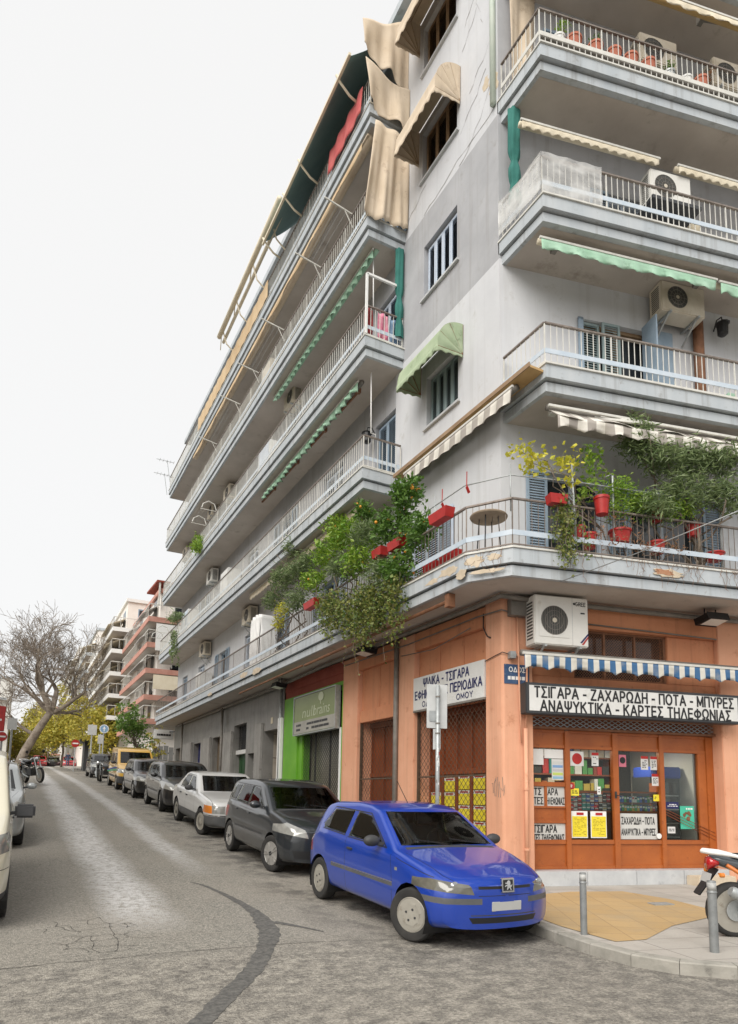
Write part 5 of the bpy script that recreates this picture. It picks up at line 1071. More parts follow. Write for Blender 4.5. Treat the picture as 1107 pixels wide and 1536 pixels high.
aircon('cream air conditioner at the right edge of the fourth shop-side balcony', Rp, 5.05, 16.25, .15, .88, .66, .34, M['acbeige'])
for lb, px_, m in (('cream air conditioner above the lowest long balcony, next to the plastic-covered rack', (375, 925), 'acbeige'), ('smaller cream air conditioner above the lowest long balcony, nearer its far end', (308, 975), 'acbeige'), ('dark-looking air conditioner near the near end of the third long balcony', (440, 600), 'acbeige'), ('cream air conditioner on the third long balcony beside the curved drying frames', (345, 742), 'acbeige'), ('cream air conditioner farther along the third long balcony', (320, 768), 'acbeige'), ('cream air conditioner on the second long balcony, near its far end', (319, 866), 'acwhite'), ('air conditioner in shade on the fourth long balcony, behind the drying frames', (486, 375), 'acbeige'), ('cream air conditioner at the far end of the second long balcony', (281, 832), 'acbeige')):
    y, z = pl(*px_, .2); aircon(lb, Lp, y, z - .3, .05, .88, .60, .32, M[m])
# --- lamps, floodlights, drying frames, small clutter
def flood(lb, frame, a, z, o):
    t = thing('floodlight', lb, 'lamp', tuple(frame(a, z, o)))
    mb = MB(frame); mb.tube([(a - .12, z + .05, o), (a - .12, z + .22, o), (a + .12, z + .22, o), (a + .12, z + .05, o)], .014, 7); mb.build('bracket', M['black'], t)
    mb = MB(frame); mb.prism([(a - .22, z - .08, o - .12), (a + .22, z - .08, o - .12), (a + .22, z + .04, o - .16), (a - .22, z + .04, o - .16)], (0, .05, .34)); mb.build('housing', M['black'], t, bevel=.01)
    mb = MB(frame); mb.face([(a - .18, z - .045, o + .225), (a + .18, z - .045, o + .225), (a + .18, z - .085, o - .05), (a - .18, z - .085, o - .05)]); mb.build('lens', M['acwhite'], t, recalc=False)
flood('black floodlight under the corner balcony, above the shop windows', Rp, 3.95, 4.86, .40)
flood('black floodlight under the hanging ivy above the salmon pillar', Lp, 13.3, 4.85, .35)
flood('black floodlight above the corner of the green shop', Lp, 19.0, 4.85, .35)
def lantern(lb, frame, a, z):
    t = thing('wall_lantern', lb, 'lantern', tuple(frame(a, z, 0)))
    mb = MB(frame); mb.tube([(a, z + .1, .0), (a, z + .28, .10), (a, z + .26, .22), (a, z + .16, .24)], .014, 7); mb.build('arm', M['black'], t)
    mb = MB(); c = frame(a, z, .24); mb.lathe([(.02, .17), (.14, .10), (.11, .09), (.10, -.12), (.06, -.16), (.0, -.18)], c, 10); mb.build('cage', M['black'], t)
lantern('black wall lantern on the second shop-side balcony beside the broken pipe', Rp, 4.72, 10.95); lantern('black wall lantern above the near end of the second long balcony', Lp, 13.75, 10.35)
mb = MB(Rp); mb.tube([(4.24, 8.80, .12), (4.24, 11.45, .12)], .10, 12); o = mb.build('stove_pipe', M['rust'], smooth=True); tag(o, 'rusty brown stove pipe on the second shop-side balcony', 'pipe')
mb = MB(Rp); mb.lathe([(.001, .0), (.13, .02), (.15, .10), (.10, .16), (.001, .18)], (4.25, 13.15, .05), 16, 'z', 1, 1.2); o = mb.build('wall_globe', M['cloth_cream'], smooth=True); tag(o, 'oval cream cover on the wall right of the white air conditioner', 'cover')
def drying(lb, y, z, ln, curved=False):
    t = thing('drying_rack', lb, 'drying frame', tuple(Lp(y, z, 1.05)), 'drying frames on the long balconies')
    mb = MB(Lp)
    for q in (y, y + ln):
        mb = MB(Lp)
        if curved: mb.tube([(q, z, .95), (q, z + .28, 1.05), (q, z + .36, 1.3), (q, z + .22, 1.5), (q, z + .05, 1.55)], .022, 7); mb.bar((q, z, .95), (q, z, 1.6), .02)
        else: mb.bar((q, z, .98), (q, z + .12, 1.75), .03); mb.bar((q, z - .35, .98), (q, z + .02, 1.2), .02)
        mb.build('arm', M['whitebar'], t)
    mb = MB(Lp)
    for k in range(5): oo = 1.15 + k * .13; mb.tube([(y, z + (.12 * (oo - .98) / .77 if not curved else .01), oo), (y + ln / 2, z + .06, oo), (y + ln, z + (.12 * (oo - .98) / .77 if not curved else .01), oo)], .004, 4)
    mb.build('line', M['galv'], t)
drying('straight drying frame on the fourth long balcony, nearest the tan curtain', 13.3, 15.75, 1.9); drying('straight drying frame in the middle of the fourth long balcony', 18.0, 15.75, 2.4); drying('straight drying frame on the far half of the fourth long balcony', 22.5, 15.75, 3.2)
drying('drying frame with curved arms on the third long balcony', 25.4, 12.75, 1.6, True); drying('drying frame with curved arms at the far end of the second long balcony', 33.8, 9.55, 1.4, True)
def cupboard(lb, y, k, w_=.8, h=1.6, m='white'):
    z = ZB[k] + .47; t = thing('balcony_cupboard', lb, 'cupboard', tuple(Lp(y, z, .3)), 'cupboards standing on the long balconies')
    cbox(Lp, [(y, y + w_, z, z + h, .08, .6)]).build('body', M[m], t, bevel=.012)
    cbox(Lp, [(y + .02, y + w_ / 2 - .004, z + .04, z + h - .04, .602, .615), (y + w_ / 2 + .004, y + w_ - .02, z + .04, z + h - .04, .602, .615)]).build('door', M['shutter_l'] if m == 'white' else M[m], t)
cupboard('white cupboard with pale blue doors on the third long balcony', 20.2, 3, 1.1, 1.45); cupboard('white cupboard on the second long balcony behind the plants', 24.6, 2, 1.0, 1.5, 'signwhite'); cupboard('white cupboard with pale blue doors near the far end of the third long balcony', 30.2, 3, .9, 1.4)
cupboard('white cupboard near the far end of the lowest balcony', 28.2, 1, .8, 1.2, 'signwhite'); cupboard('tall white cupboard at the far end of the second long balcony', 31.3, 2, 1.0, 1.5, 'white'); cupboard('cream cupboard on the fourth long balcony behind the railing', 20.4, 4, .9, 1.5, 'acbeige')
cupboard('grey cupboard at the far end of the fourth long balcony', 30.4, 4, .8, 1.2, 'galv')
t = thing('covered_rack', 'rack wrapped in white plastic on the lowest long balcony', 'rack', tuple(Lp(20.6, 5.54, .4)))
mb = MB(Lp); mb.sheet(lambda u, v: (20.1 + .95 * u + .03 * math.sin(v * 12), 5.56 + 1.75 * (1 - v) + .06 * math.sin(u * 3.1) * (1 - v), .68 + .04 * math.sin(u * 19 + v * 3)), 20, 14, .004); mb.sheet(lambda u, v: (20.1 + .02 * math.sin(v * 9), 5.56 + 1.75 * (1 - v), .1 + .58 * u + .02 * math.sin(v * 17)), 8, 14, .004); mb.sheet(lambda u, v: (20.1 + .95 * u, 7.31 + .06 * math.sin(u * 3.1), .1 + .58 * v), 8, 6, .004); mb.build('cover', M['plastic_w'], t, smooth=True)
cbox(Lp, [(20.14, 20.17, 5.54, 7.28, .12, .15), (21.0, 21.03, 5.54, 7.28, .12, .15), (20.14, 20.17, 5.54, 7.28, .6, .63), (21.0, 21.03, 5.54, 7.28, .6, .63)]).build('post', M['galv'], t)
# washing and awning crank on the near end of the third balcony
def washing(lb, y, o, z0, z1, w_, m):
    mb = MB(); mb.sheet(lambda u, v: (7.284 - o + w_ * u, y + .03 * math.sin(u * 9 + v * 4), z1 - (z1 - z0) * v), 10, 8, .006); tag(mb.build('washing', m, smooth=True), lb, 'laundry')
washing('pink garment hung behind the end railing of the third long balcony', 12.56, .62, 11.98, 12.75, .26, mat('pink_cloth', (.62, .16, .26), (.72, .35, .42), 6, .9)); washing('blue jeans hung behind the end railing of the third long balcony', 12.56, .30, 11.98, 12.7, .24, mat('denim', (.12, .20, .32), (.2, .3, .42), 6, .9)); washing('dark red garment hung at the corner of the third long balcony', 12.56, .98, 12.1, 12.75, .22, mat('dark_red_cloth', (.22, .03, .03), (.3, .05, .05), 6, .9))
t = thing('tube_rack', 'white tube frame standing above the near corner of the third long balcony', 'frame', (6.29, 12.43, 12.7)); mb = MB(); mb.bar((6.29, 12.43, 12.0), (6.29, 12.43, 13.5), .05); mb.bar((6.29, 12.43, 13.5), (7.2, 12.43, 13.5), .05); mb.build('tube', M['white'], t)
for z0, z1, lb in ((13.1, 14.4, 'white crank rod hanging below the fourth long balcony'), (9.9, 11.4, 'white crank rod hanging below the third long balcony')):
    mb = MB(Lp); mb.tube([(12.85, z1, .62), (12.85, z0, .60), (12.85, z0, .48), (12.85, z0 - .12, .48)], .014, 6); tag(mb.build('crank_rod', M['white'], smooth=True), lb, 'crank')
mb = MB(Lp); mb.tube([(9.3, 4.94, .85), (15.8, 4.90, .85)], .035, 8); mb.tube([(16.0, 4.92, .85), (21.5, 4.9, .85)], .03, 8); mb.box((9.22, 4.82, .78), (9.34, 5.05, .92)); tag(mb.build('awning_shaft', M['rust'], smooth=False), 'rusty awning shaft under the lowest long balcony', 'shaft')
mb = MB(); a = CAM + ray(1130, 757) * 7.2; mb.tube([Rp(.55, 5.06, 1.0), tuple(Vector(Rp(.55, 5.06, 1.0)).lerp(Vector(a), .5) - Vector((0, 0, .03))), tuple(a)], .007, 5); tag(mb.build('overhead_cable', M['galv'], smooth=True), 'pale cable strung from under the balcony corner to the upper right', 'cable')
mb = MB(Rp); mb.box((.10, 3.95, .005), (.2, 4.07, .12)); mb.tube([(.1, 4.0, .08), (.22, 4.02, .08)], .03, 8); tag(mb.build('cctv_bracket', M['galv']), 'small grey bracket at the left end of the blue striped awning', 'bracket')
# ================================================================== VEHICLES
def paint(name, c, metal=.25, rough=.28, dirt=.12):
    m, nt, p = nodes(name); N, Lk = nt.nodes.new, nt.links.new
    p.inputs['Metallic'].default_value = metal; p.inputs['Coat Weight'].default_value = 1; p.inputs['Coat Roughness'].default_value = .03
    tcn = N('ShaderNodeTexCoord'); sp = N('ShaderNodeSeparateXYZ'); Lk(tcn.outputs['Object'], sp.inputs[0])
    n = nnoise(nt, tcn.outputs['Object'], 5, 6, .7); low = nmap(nt, sp.outputs[2], .15, .75, 1, 0)
    f = nmath(nt, 'MULTIPLY', nmap(nt, n, .35, .7, .3, 1), low); f = nmath(nt, 'MULTIPLY', f, dirt * 4, clamp=True)
    f2 = nmath(nt, 'MULTIPLY', nmap(nt, nnoise(nt, tcn.outputs['Object'], 2.2, 5), .5, .8, 0, 1), dirt * .5)
    f = nmath(nt, 'ADD', f, f2, clamp=True)
    col = nmix(nt, f, c, (.20, .18, .155)); Lk(col, p.inputs['Base Color'])
    Lk(nmap(nt, f, 0, 1, rough, .75), p.inputs['Roughness']); Lk(nmap(nt, f, 0, .6, 1, .15), p.inputs['Coat Weight'])
    inn = N('ShaderNodeBsdfDiffuse'); inn.inputs[0].default_value = (.03, .03, .032, 1); g = N('ShaderNodeNewGeometry'); mx = N('ShaderNodeMixShader')   # inside of the shell: dark lining
    o = nt.nodes['Material Output']; Lk(g.outputs['Backfacing'], mx.inputs[0]); Lk(p.outputs[0], mx.inputs[1]); Lk(inn.outputs[0], mx.inputs[2]); Lk(mx.outputs[0], o.inputs[0])
    return m
M['carglass'] = glass('car_glass', (.58, .68, .65), .8, .02)
M['tyre'] = mat('tyre_rubber', (.018, .018, .018), (.035, .033, .03), 6, .85)
M['rim'] = mat('alloy_rim', (.36, .35, .33), (.44, .43, .41), 6, .4, metal=.5)
M['rim_s'] = mat('steel_wheel_trim', (.33, .31, .27), (.40, .38, .33), 4, .5, metal=.3, c3=(.22, .19, .15), s3=9)
M['plastic'] = mat('dark_bumper_plastic', (.035, .036, .038), (.05, .05, .052), 6, .6)
M['trimgrey'] = mat('grey_trim_plastic', (.075, .078, .08), (.10, .10, .10), 6, .55)
M['chrome'] = mat('chrome', (.6, .6, .6), rough=.12, metal=1)
M['lampglass'] = mat('headlamp_lens', (.26, .26, .245), (.36, .36, .335), 7, .15, metal=.2, coat=1)
M['lampsmoke'] = mat('headlamp_lens_smoked', (.10, .095, .08), (.15, .145, .12), 7, .12, metal=.1, coat=1)
M['amber'] = mat('amber_lens', (.65, .20, .02), rough=.15, coat=1); M['redlens'] = paint('red_lens', (.42, .008, .010), .0, .15, .0)
M['seat'] = mat('seat_cloth', (.035, .037, .042), (.05, .052, .058), 20, .9)
M['plate'] = mat('number_plate_blank', (.42, .42, .41), (.46, .46, .45), 3, .5)
def smooth_interp(pts, xs, sg):
    X = np.arange(xs[0] - .4, xs[-1] + .4, .01); Y = np.interp(X, [p[0] for p in pts], [p[1] for p in pts])
    if sg > 0:
        k = np.exp(-.5 * (np.arange(-int(3 * sg * 100), int(3 * sg * 100) + 1) / (sg * 100)) ** 2); k /= k.sum(); Y = np.convolve(np.pad(Y, len(k) // 2, 'edge'), k, 'valid')
    return np.interp(xs, X, Y)
def chaikin(P, it):
    for _ in range(it):
        Q = [P[0]]
        for a, b in zip(P[:-1], P[1:]): Q += [(a[0] * .75 + b[0] * .25, a[1] * .75 + b[1] * .25), (a[0] * .25 + b[0] * .75, a[1] * .25 + b[1] * .75)]
        Q.append(P[-1]); P = Q
    return P
class Shell:
    def __init__(s, S):
        s.S = S; L, W = S['L'], S['W'] / 2; s.L, s.W = L, W; n = S.get('n', 90)
        xs = np.concatenate([np.linspace(0, .12, 6), np.linspace(.12, L - .12, n)[1:-1], np.linspace(L - .12, L, 6)])
        zt = smooth_interp(S['top'], xs, S.get('sg', .035)); zb = smooth_interp(S['belt'], xs, .05); zl = smooth_interp(S['low'], xs, .03)
        hw = smooth_interp(S.get('plan') or [(0, W * .84), (.10, W * .93), (.35, W * .985), (.8, W), (L - .8, W), (L - .3, W * .97), (L - .08, W * .92), (L, W * .84)], xs, .03)
        tb = S.get('tumble', .34); rows = []
        for x, t, b, l, w_ in zip(xs, zt, zb, zl, hw):
            b = min(b, t - .045); h = b - l; g = t - b; e = .955 * w_ - tb * max(0, g - .06)
            q = min(.045, g * .45); wt = S.get('waist', 0)
            P = [(0, l), (w_ * .84, l), (w_ * .965, l + .05), (w_ * .99, l + h * .28), (w_, l + h * .55), (w_ * (.992 - wt), l + h * .72), (w_ * .985, b - .03), (w_ * .955, b + .012), (e, t - q - .01), (e - .03, t - q * .25), (e * .80, t + .004), (e * .4, t + .016), (0, t + .02)]
            rows.append(chaikin(P, 2))
        N = len(rows[0]); s.bm = bm = bmesh.new(); bf, br_ = S.get('bowf', .20), S.get('bowr', .14)
        def mp(x, y, z):
            u = min(1, abs(y) / W)
            x2 = x + bf * u ** 2.4 * max(0, 1 - x / .9) ** 1.3 - br_ * u ** 2.6 * max(0, 1 - (L - x) / .8) ** 1.3
            x2 += S.get('rake', .05) * max(0, 1 - x / .35) * ((z - .42) / .3) ** 2 * .5
            return (x2, y, z)
        ring = []
        for x, R_ in zip(xs, rows):
            ring.append([bm.verts.new(mp(x, y, z)) for y, z in R_] + [bm.verts.new(mp(x, -y, z)) for y, z in R_[-2:0:-1]])
        T = len(ring[0])
        for a, b in zip(ring[:-1], ring[1:]):
            for i in range(T): bm.faces.new((a[i], a[(i + 1) % T], b[(i + 1) % T], b[i]))
        for R_, x, rg, fl in ((rows[0], xs[0], ring[0], 1), (rows[-1], xs[-1], ring[-1], 0)):   # closed ends as fine grids
            cols = 10; prev = None
            for i in range(N):
                y, z = R_[i]; li, ri = rg[i], rg[(T - i) % T]
                line = [li] + [bm.verts.new(mp(x, y * (1 - 2 * k / cols), z)) for k in range(1, cols)] + [ri] if y > 1e-6 else [li] * (cols + 1)
                if prev:
                    for k in range(cols):
                        f = [prev[k], prev[k + 1], line[k + 1], line[k]]; f = [v for j, v in enumerate(f) if v not in f[:j]]
                        if len(f) > 2:
                            try: bm.faces.new(f)
                            except ValueError: pass
                prev = line
        bmesh.ops.remove_doubles(bm, verts=bm.verts, dist=1e-5); bmesh.ops.recalc_face_normals(bm, faces=bm.faces)
    def carve(s, poly, ax, filt):
        bm = s.bm; c2 = {'y': lambda v: (v.x, v.z), 'x': lambda v: (v.y, v.z), 'z': lambda v: (v.x, v.y)}[ax]
        e3 = {'y': lambda n: Vector((n[0], 0, n[1])), 'x': lambda n: Vector((0, n[0], n[1])), 'z': lambda n: Vector((n[0], n[1], 0))}[ax]
        ar = sum(p[0] * q[1] - q[0] * p[1] for p, q in zip(poly, poly[1:] + poly[:1])); poly = poly if ar > 0 else poly[::-1]
        lo = [min(p[i] for p in poly) for i in (0, 1)]; hi = [max(p[i] for p in poly) for i in (0, 1)]; fs = []
        for f in bm.faces:
            q = [c2(v.co) for v in f.verts]
            if max(a for a, _ in q) < lo[0] or min(a for a, _ in q) > hi[0] or max(b for _, b in q) < lo[1] or min(b for _, b in q) > hi[1]: continue
            if filt(f): fs.append(f)
        pl_ = []
        for p, q in zip(poly, poly[1:] + poly[:1]):
            n = (q[1] - p[1], -(q[0] - p[0])); l = math.hypot(*n)
            if l < 1e-9: continue
            n = (n[0] / l, n[1] / l); pl_.append((p, n))
            co = e3(p); ge = list({v for f in fs for v in f.verts}) + list({e for f in fs for e in f.edges}) + fs
            r = bmesh.ops.bisect_plane(bm, geom=ge, plane_co=co, plane_no=e3(n), dist=1e-6)
            fs = [g for g in r['geom'] if isinstance(g, bmesh.types.BMFace) and g.is_valid]
        ins = []
        for f in fs:
            c = c2(f.calc_center_median())
            if all((c[0] - p[0]) * n[0] + (c[1] - p[1]) * n[1] < 1e-6 for p, n in pl_): ins.append(f)
        return ins
    def take(s, polys, ax, filt):
        V, Fs = [], []
        for poly in polys:
            fs = s.carve(poly, ax, filt)
            for f in fs: b = len(V); V += [v.co.copy() for v in f.verts]; Fs.append(list(range(b, b + len(f.verts))))
            if fs: bmesh.ops.delete(s.bm, geom=fs, context='FACES')
        return V, Fs
def obj_from(name, V, Fs, m, par, smooth=True, off=0):
    if not Fs: return None
    bm = bmesh.new(); vs = [bm.verts.new(v) for v in V]
    for f in Fs:
        try: bm.faces.new([vs[i] for i in f])
        except ValueError: pass
    bmesh.ops.remove_doubles(bm, verts=bm.verts, dist=1e-5); me = bpy.data.meshes.new(name); bm.to_mesh(me); bm.free(); me.materials.append(m)
    if smooth: me.polygons.foreach_set('use_smooth', [True] * len(me.polygons))
    o = bpy.data.objects.new(name, me); COL.objects.link(o); o.parent = par; WM[o.name] = WM[par.name]; return o
def lpart(mb, name, m, par, **k):                         # part given in car coordinates
    V = [WM[par.name] @ Vector(p) for p in mb.v]; mb.v = V; return mb.build(name, m, par, **k)
def wheel_parts(t, x, y, r, wd, style, mrim, steer=0, hub=None):
    R_ = Matrix.Translation((x, y, r)) @ Matrix.Rotation(steer, 4, 'Z') ; sg = 1 if y > 0 else -1
    def add(mb, name, m, par, **k):
        mb.v = [R_ @ Vector((p[0], p[1] * sg, p[2])) for p in mb.v]; return lpart(mb, name, m, par, **k)
    rr = r * .66; mb = MB()
    mb.lathe([(rr, -wd / 2), (r * .93, -wd / 2), (r * .985, -wd * .40), (r, -wd * .2), (r, wd * .2), (r * .985, wd * .40), (r * .93, wd * .49), (r * .80, wd * .52), (rr, wd * .46), (rr * .97, wd * .3), (rr * .97, -wd * .3), (rr, -wd / 2)], (0, 0, 0), 40, 'y')
    w_ = add(mb, 'wheel', M['tyre'], t, smooth=True, autos=35)
    mb = MB(); d = wd * .44
    mb.lathe([(rr * .99, d * .98), (rr * .93, d * 1.04), (rr * .88, d * .85), (rr * .86, d * .45)], (0, 0, 0), 40, 'y')
    def sect(r0, r1, a0, a1, o0, o1, th=.012):
        V = [(r_ * math.cos(a), o, r_ * math.sin(a)) for o_ in (0, -th) for (r_, a, o) in ((r0, a0, o0 + o_), (r0, a1, o0 + o_), (r1, a1, o1 + o_), (r1, a0, o1 + o_))]
        mb.mesh(V, [(0, 1, 2, 3), (7, 6, 5, 4), (0, 4, 5, 1), (1, 5, 6, 2), (2, 6, 7, 3), (3, 7, 4, 0)])
    if style == 'trim':                                     # full cover with small round holes near the rim
        n = hub or 7
        mb.lathe([(0.001, d * 1.16), (rr * .2, d * 1.14), (rr * .24, d * 1.02), (rr * .60, d * 1.13)], (0, 0, 0), 36, 'y')
        for k in range(n):
            a = 2 * math.pi * k / n; h = math.pi / n
            for j in range(4): sect(rr * .59, rr * .90, a - h * .56 + j * h * .28, a - h * .56 + (j + 1) * h * .28, d * 1.125, d * 1.0)
        mb.lathe([(rr * .80, d * 1.06), (rr * .90, d * 1.02), (rr * .9, d * .95)], (0, 0, 0), 36, 'y')
    elif style == 'multi':                                # slotted plate of the old saloon
        mb.lathe([(.001, d * 1.05), (rr * .30, d * 1.05), (rr * .40, d * .90), (rr * .62, d * .98)], (0, 0, 0), 32, 'y')
        for k in range(15):
            a = 2 * math.pi * k / 15; sect(rr * .6, rr * .9, a - .13, a + .13, d * .98, d * .92)
    else:                                                   # twin or single spokes
        n = hub or 5
        mb.lathe([(.001, d * 1.02), (rr * .13, d * 1.0), (rr * .24, d * .92), (rr * .26, d * .75)], (0, 0, 0), 24, 'y')
        for k in range(n):
            a = 2 * math.pi * k / n
            for da in ((-.16, .16) if style == 'twin' else (0,)):
                mb.bar((rr * .18 * math.cos(a + da * .6), d * .92, rr * .18 * math.sin(a + da * .6)), (rr * .92 * math.cos(a + da), d * .94, rr * .92 * math.sin(a + da)), rr * (.15 if style == 'twin' else .24), .02)
    add(mb, 'rim', mrim, w_, smooth=True, autos=30)
    mb = MB(); mb.lathe([(.001, d * .3), (rr * .96, d * .3)], (0, 0, 0), 24, 'y'); add(mb, 'brake_disc', M['black'], w_)
    if style != 'multi':
        mb = MB()
        for k in range(4): a = .4 + k * math.pi / 2; mb.lathe([(rr * .075, d * 1.0), (rr * .07, d * 1.2), (.001, d * 1.21)], (rr * .13 * math.cos(a) if style != 'trim' else rr * .33 * math.cos(a), 0, rr * .13 * math.sin(a) if style != 'trim' else rr * .33 * math.sin(a)), 8, 'y')
        add(mb, 'wheel_nut', M['darkgrey'], w_)
    return w_
def place(X, Yf, S, yaw=0, facing=1):
    """matrix for a car whose front wheels stand at road position Yf, body centre at X"""
    xf, xr = S['wx']; d = xr - xf
    z0, z1 = gz(X, Yf), gz(X, Yf + d * facing); sl = math.atan2(z1 - z0, d)
    R_ = Matrix.Rotation(math.pi / 2 * facing + yaw, 3, 'Z') @ Matrix.Rotation(-sl, 3, 'Y')
    base = Vector((X, Yf, z0)) - R_ @ Vector((xf, 0, 0)); return base, R_
def car(name, label, S, X, Yf, mp_, yaw=0, facing=1, cat='car', group=None, detail=2):
    base, R_ = place(X, Yf, S, yaw, facing); t = thing(name, label, cat, base, group, R_)
    sh = Shell(S); L, W = S['L'], S['W'] / 2; r = S['r']; side = lambda sg: (lambda f: f.calc_center_median().y * sg > W * .45)
    parts = []
    for xw in S['wx']:                                       # wheel arches cut out of the body
        Ra = r * 1.13; pts = [(xw + Ra * math.cos(a), r + .01 + Ra * math.sin(a)) for a in np.linspace(0, 2 * math.pi, 19)[:-1]]
        for sg in (1, -1): sh.take([pts], 'y', lambda f, sg=sg: f.calc_center_median().y * sg > W * .40)
        for sg in (1, -1):
            mb = MB(); n = 16; V = []
            for yy in (W * .985, W * .42):
                V += [(xw + Ra * 1.01 * math.cos(a), yy * sg, r + .01 + Ra * 1.01 * math.sin(a)) for a in np.linspace(-.5, math.pi + .5, n)]
            mb.mesh(V, [(i, i + 1, n + i + 1, n + i) for i in range(n - 1)] + [tuple(range(n, 2 * n))]); lpart(mb, 'wheel_well', M['black'], t, recalc=False)
    cf = lambda x0, x1, z0=0, z1=9, s_=None: (lambda f: (lambda c: x0 <= c.x <= x1 and z0 <= c.z <= z1 and (s_ is None or c.y * s_ > 0))(f.calc_center_median()))
    nf = lambda x0, x1, z0, sgn: (lambda f: (lambda c: x0 <= c.x <= x1 and c.z >= z0)(f.calc_center_median()) and f.normal.x * sgn > .25)
    for nm, m, polys in S.get('side', []):                     # windows, gaps, trim along both flanks
        for sg in (1, -1):
            for k, po in enumerate(polys):
                V, Fs = sh.take([po], 'y', side(sg))
                o = obj_from(nm, V, Fs, M[m] if isinstance(m, str) else m, t)
                if o and nm == 'side_window':
                    mo = o.modifiers.new('edge', 'SOLIDIFY'); mo.thickness = .004; mo.offset = 0
    ws = S['screen']; V, Fs = sh.take([ws['poly']], 'x', nf(ws['x'][0], ws['x'][1], ws['z'], -1)); obj_from('windscreen', V, Fs, M['carglass'], t)
    if 'rear' in S: ws = S['rear']; V, Fs = sh.take([ws['poly']], 'x', nf(ws['x'][0], ws['x'][1], ws['z'], 1)); obj_from('rear_window', V, Fs, M['carglass'], t)
    for nm, m, polys, x1, mir in S.get('front', []):            # lamps, grille and bumper bands seen from the front
        for po in polys:
            for sg in ((1, -1) if mir else (1,)):
                V, Fs = sh.take([[(y * sg, z) for y, z in po]], 'x', cf(-.2, x1)); obj_from(nm, V, Fs, M[m] if isinstance(m, str) else m, t)
    for nm, m, polys, x0, mir in S.get('back', []):
        for po in polys:
            for sg in ((1, -1) if mir else (1,)):
                V, Fs = sh.take([[(y * sg, z) for y, z in po]], 'x', cf(x0, L + .2)); obj_from(nm, V, Fs, M[m] if isinstance(m, str) else m, t)
    for nm, m, polys, z0 in S.get('deck', []):
        for po in polys: V, Fs = sh.take([po], 'z', lambda f: f.calc_center_median().z > z0 and f.normal.z > .2); obj_from(nm, V, Fs, M[m] if isinstance(m, str) else m, t)
    me = bpy.data.meshes.new('body'); sh.bm.to_mesh(me); sh.bm.free(); me.materials.append(mp_); me.polygons.foreach_set('use_smooth', [True] * len(me.polygons)); me.set_sharp_from_angle(angle=math.radians(50))
    b = bpy.data.objects.new('body', me); COL.objects.link(b); b.parent = t; WM[b.name] = WM[t.name]
    for xw, st in zip(S['wx'], (S.get('steer', 0), 0)):
        for sg in (1, -1): wheel_parts(t, xw, sg * (W - .095), r, .175, S.get('rimstyle', 'twin'), M[S.get('rim', 'rim')], st, S.get('spokes'))
    if detail:
        xd = S['screen']['x'][0]; zc = S['screen']['z']
        for sg in (1, -1):                                        # door mirrors
            mx, mz = S['mirror']; mb = MB(); V = []
            mb.lathe([(.001, -.05), (.05, -.045), (.078, -.015), (.082, .02), (.07, .05), (.001, .055)], (0, 0, 0), 16, 'x', 1.25 * S.get('mirror_w', 1), .82)
            if S.get('mirror_box'): mb = MB(); mb.box((-.07, -.10, -.085), (.05, .12, .075))
            mb.v = [Vector((p[0] + mx, sg * (W + .085 * S.get('mirror_w', 1)) + p[1], p[2] + mz)) for p in mb.v]; mi = lpart(mb, 'mirror', mp_ if S.get('mirror_paint') else M['plastic'], t, smooth=not S.get('mirror_box'), bevel=.025 if S.get('mirror_box') else 0)
            mb = MB(); mb.bar((mx - .01, sg * (W * .90), mz - .04), (mx, sg * (W + .04), mz - .02), .05, .035); lpart(mb, 'mirror_arm', M['plastic'], mi)
            mb = MB(); mb.lathe([(.001, .057), (.066, .0571)], (0, 0, 0), 14, 'x', 1.2, .8); mb.v = [Vector((p[0] + mx, sg * (W + .085) + p[1], p[2] + mz)) for p in mb.v]; lpart(mb, 'mirror_glass', M['chrome'], mi)
            for hx, hz in S.get('handles', []):
                mb = MB(); mb.box((hx - .07, sg * W * .985 - .012, hz - .013), (hx + .07, sg * W * .985 + .022, hz + .013)); lpart(mb, 'door_handle', mp_ if S.get('handle_paint') else M['plastic'], t, bevel=.005)
        for (x, y, ln, an) in S.get('wipers', []):
            s_ = S['screen']; mb = MB(); px0 = s_['x'][0] + .06; mb.bar((px0, y, zc + .035), (px0 + .16 * math.sin(an) + .02, y + ln * math.cos(an), zc + .045 + ln * math.sin(an)), .018, .012); lpart(mb, 'wiper', M['black'], t)
        for a, y0, y1, z0, z1 in S.get('plates', []):
            mb = MB(); mb.box((a - .012, y0, z0), (a + .003, y1, z1)); lpart(mb, 'number_plate', M['plate'], t, bevel=.004)
        sx, sz = S['seat']
        for row, dx in enumerate((0, .82)):
            for sg in (1, -1):
                mb = MB(); mb.box((sx + dx - .1, sg * .36 - .23, sz - .3), (sx + dx + .42, sg * .36 + .23, sz - .14)); q = lpart(mb, 'seat', M['seat'], t, bevel=.05)
                mb = MB(); mb.prism([(sx + dx + .34, sg * .36 - .22, sz - .16), (sx + dx + .46, sg * .36 - .22, sz - .18), (sx + dx + .62, sg * .36 - .19, sz + .40), (sx + dx + .53, sg * .36 - .19, sz + .42)], (0, .41, 0)); lpart(mb, 'seat_back', M['seat'], q, bevel=.04)
                mb = MB(); mb.box((sx + dx + .55, sg * .36 - .13, sz + .44), (sx + dx + .64, sg * .36 + .13, sz + .62)); lpart(mb, 'headrest', M['seat'], q, bevel=.035)
        mb = MB(); x0 = S['screen']['x'][0]; mb.box((x0 + .12, -W * .82, zc - .25), (x0 + .62, W * .82, zc - .03)); lpart(mb, 'dashboard', M['plastic'], t, bevel=.05)
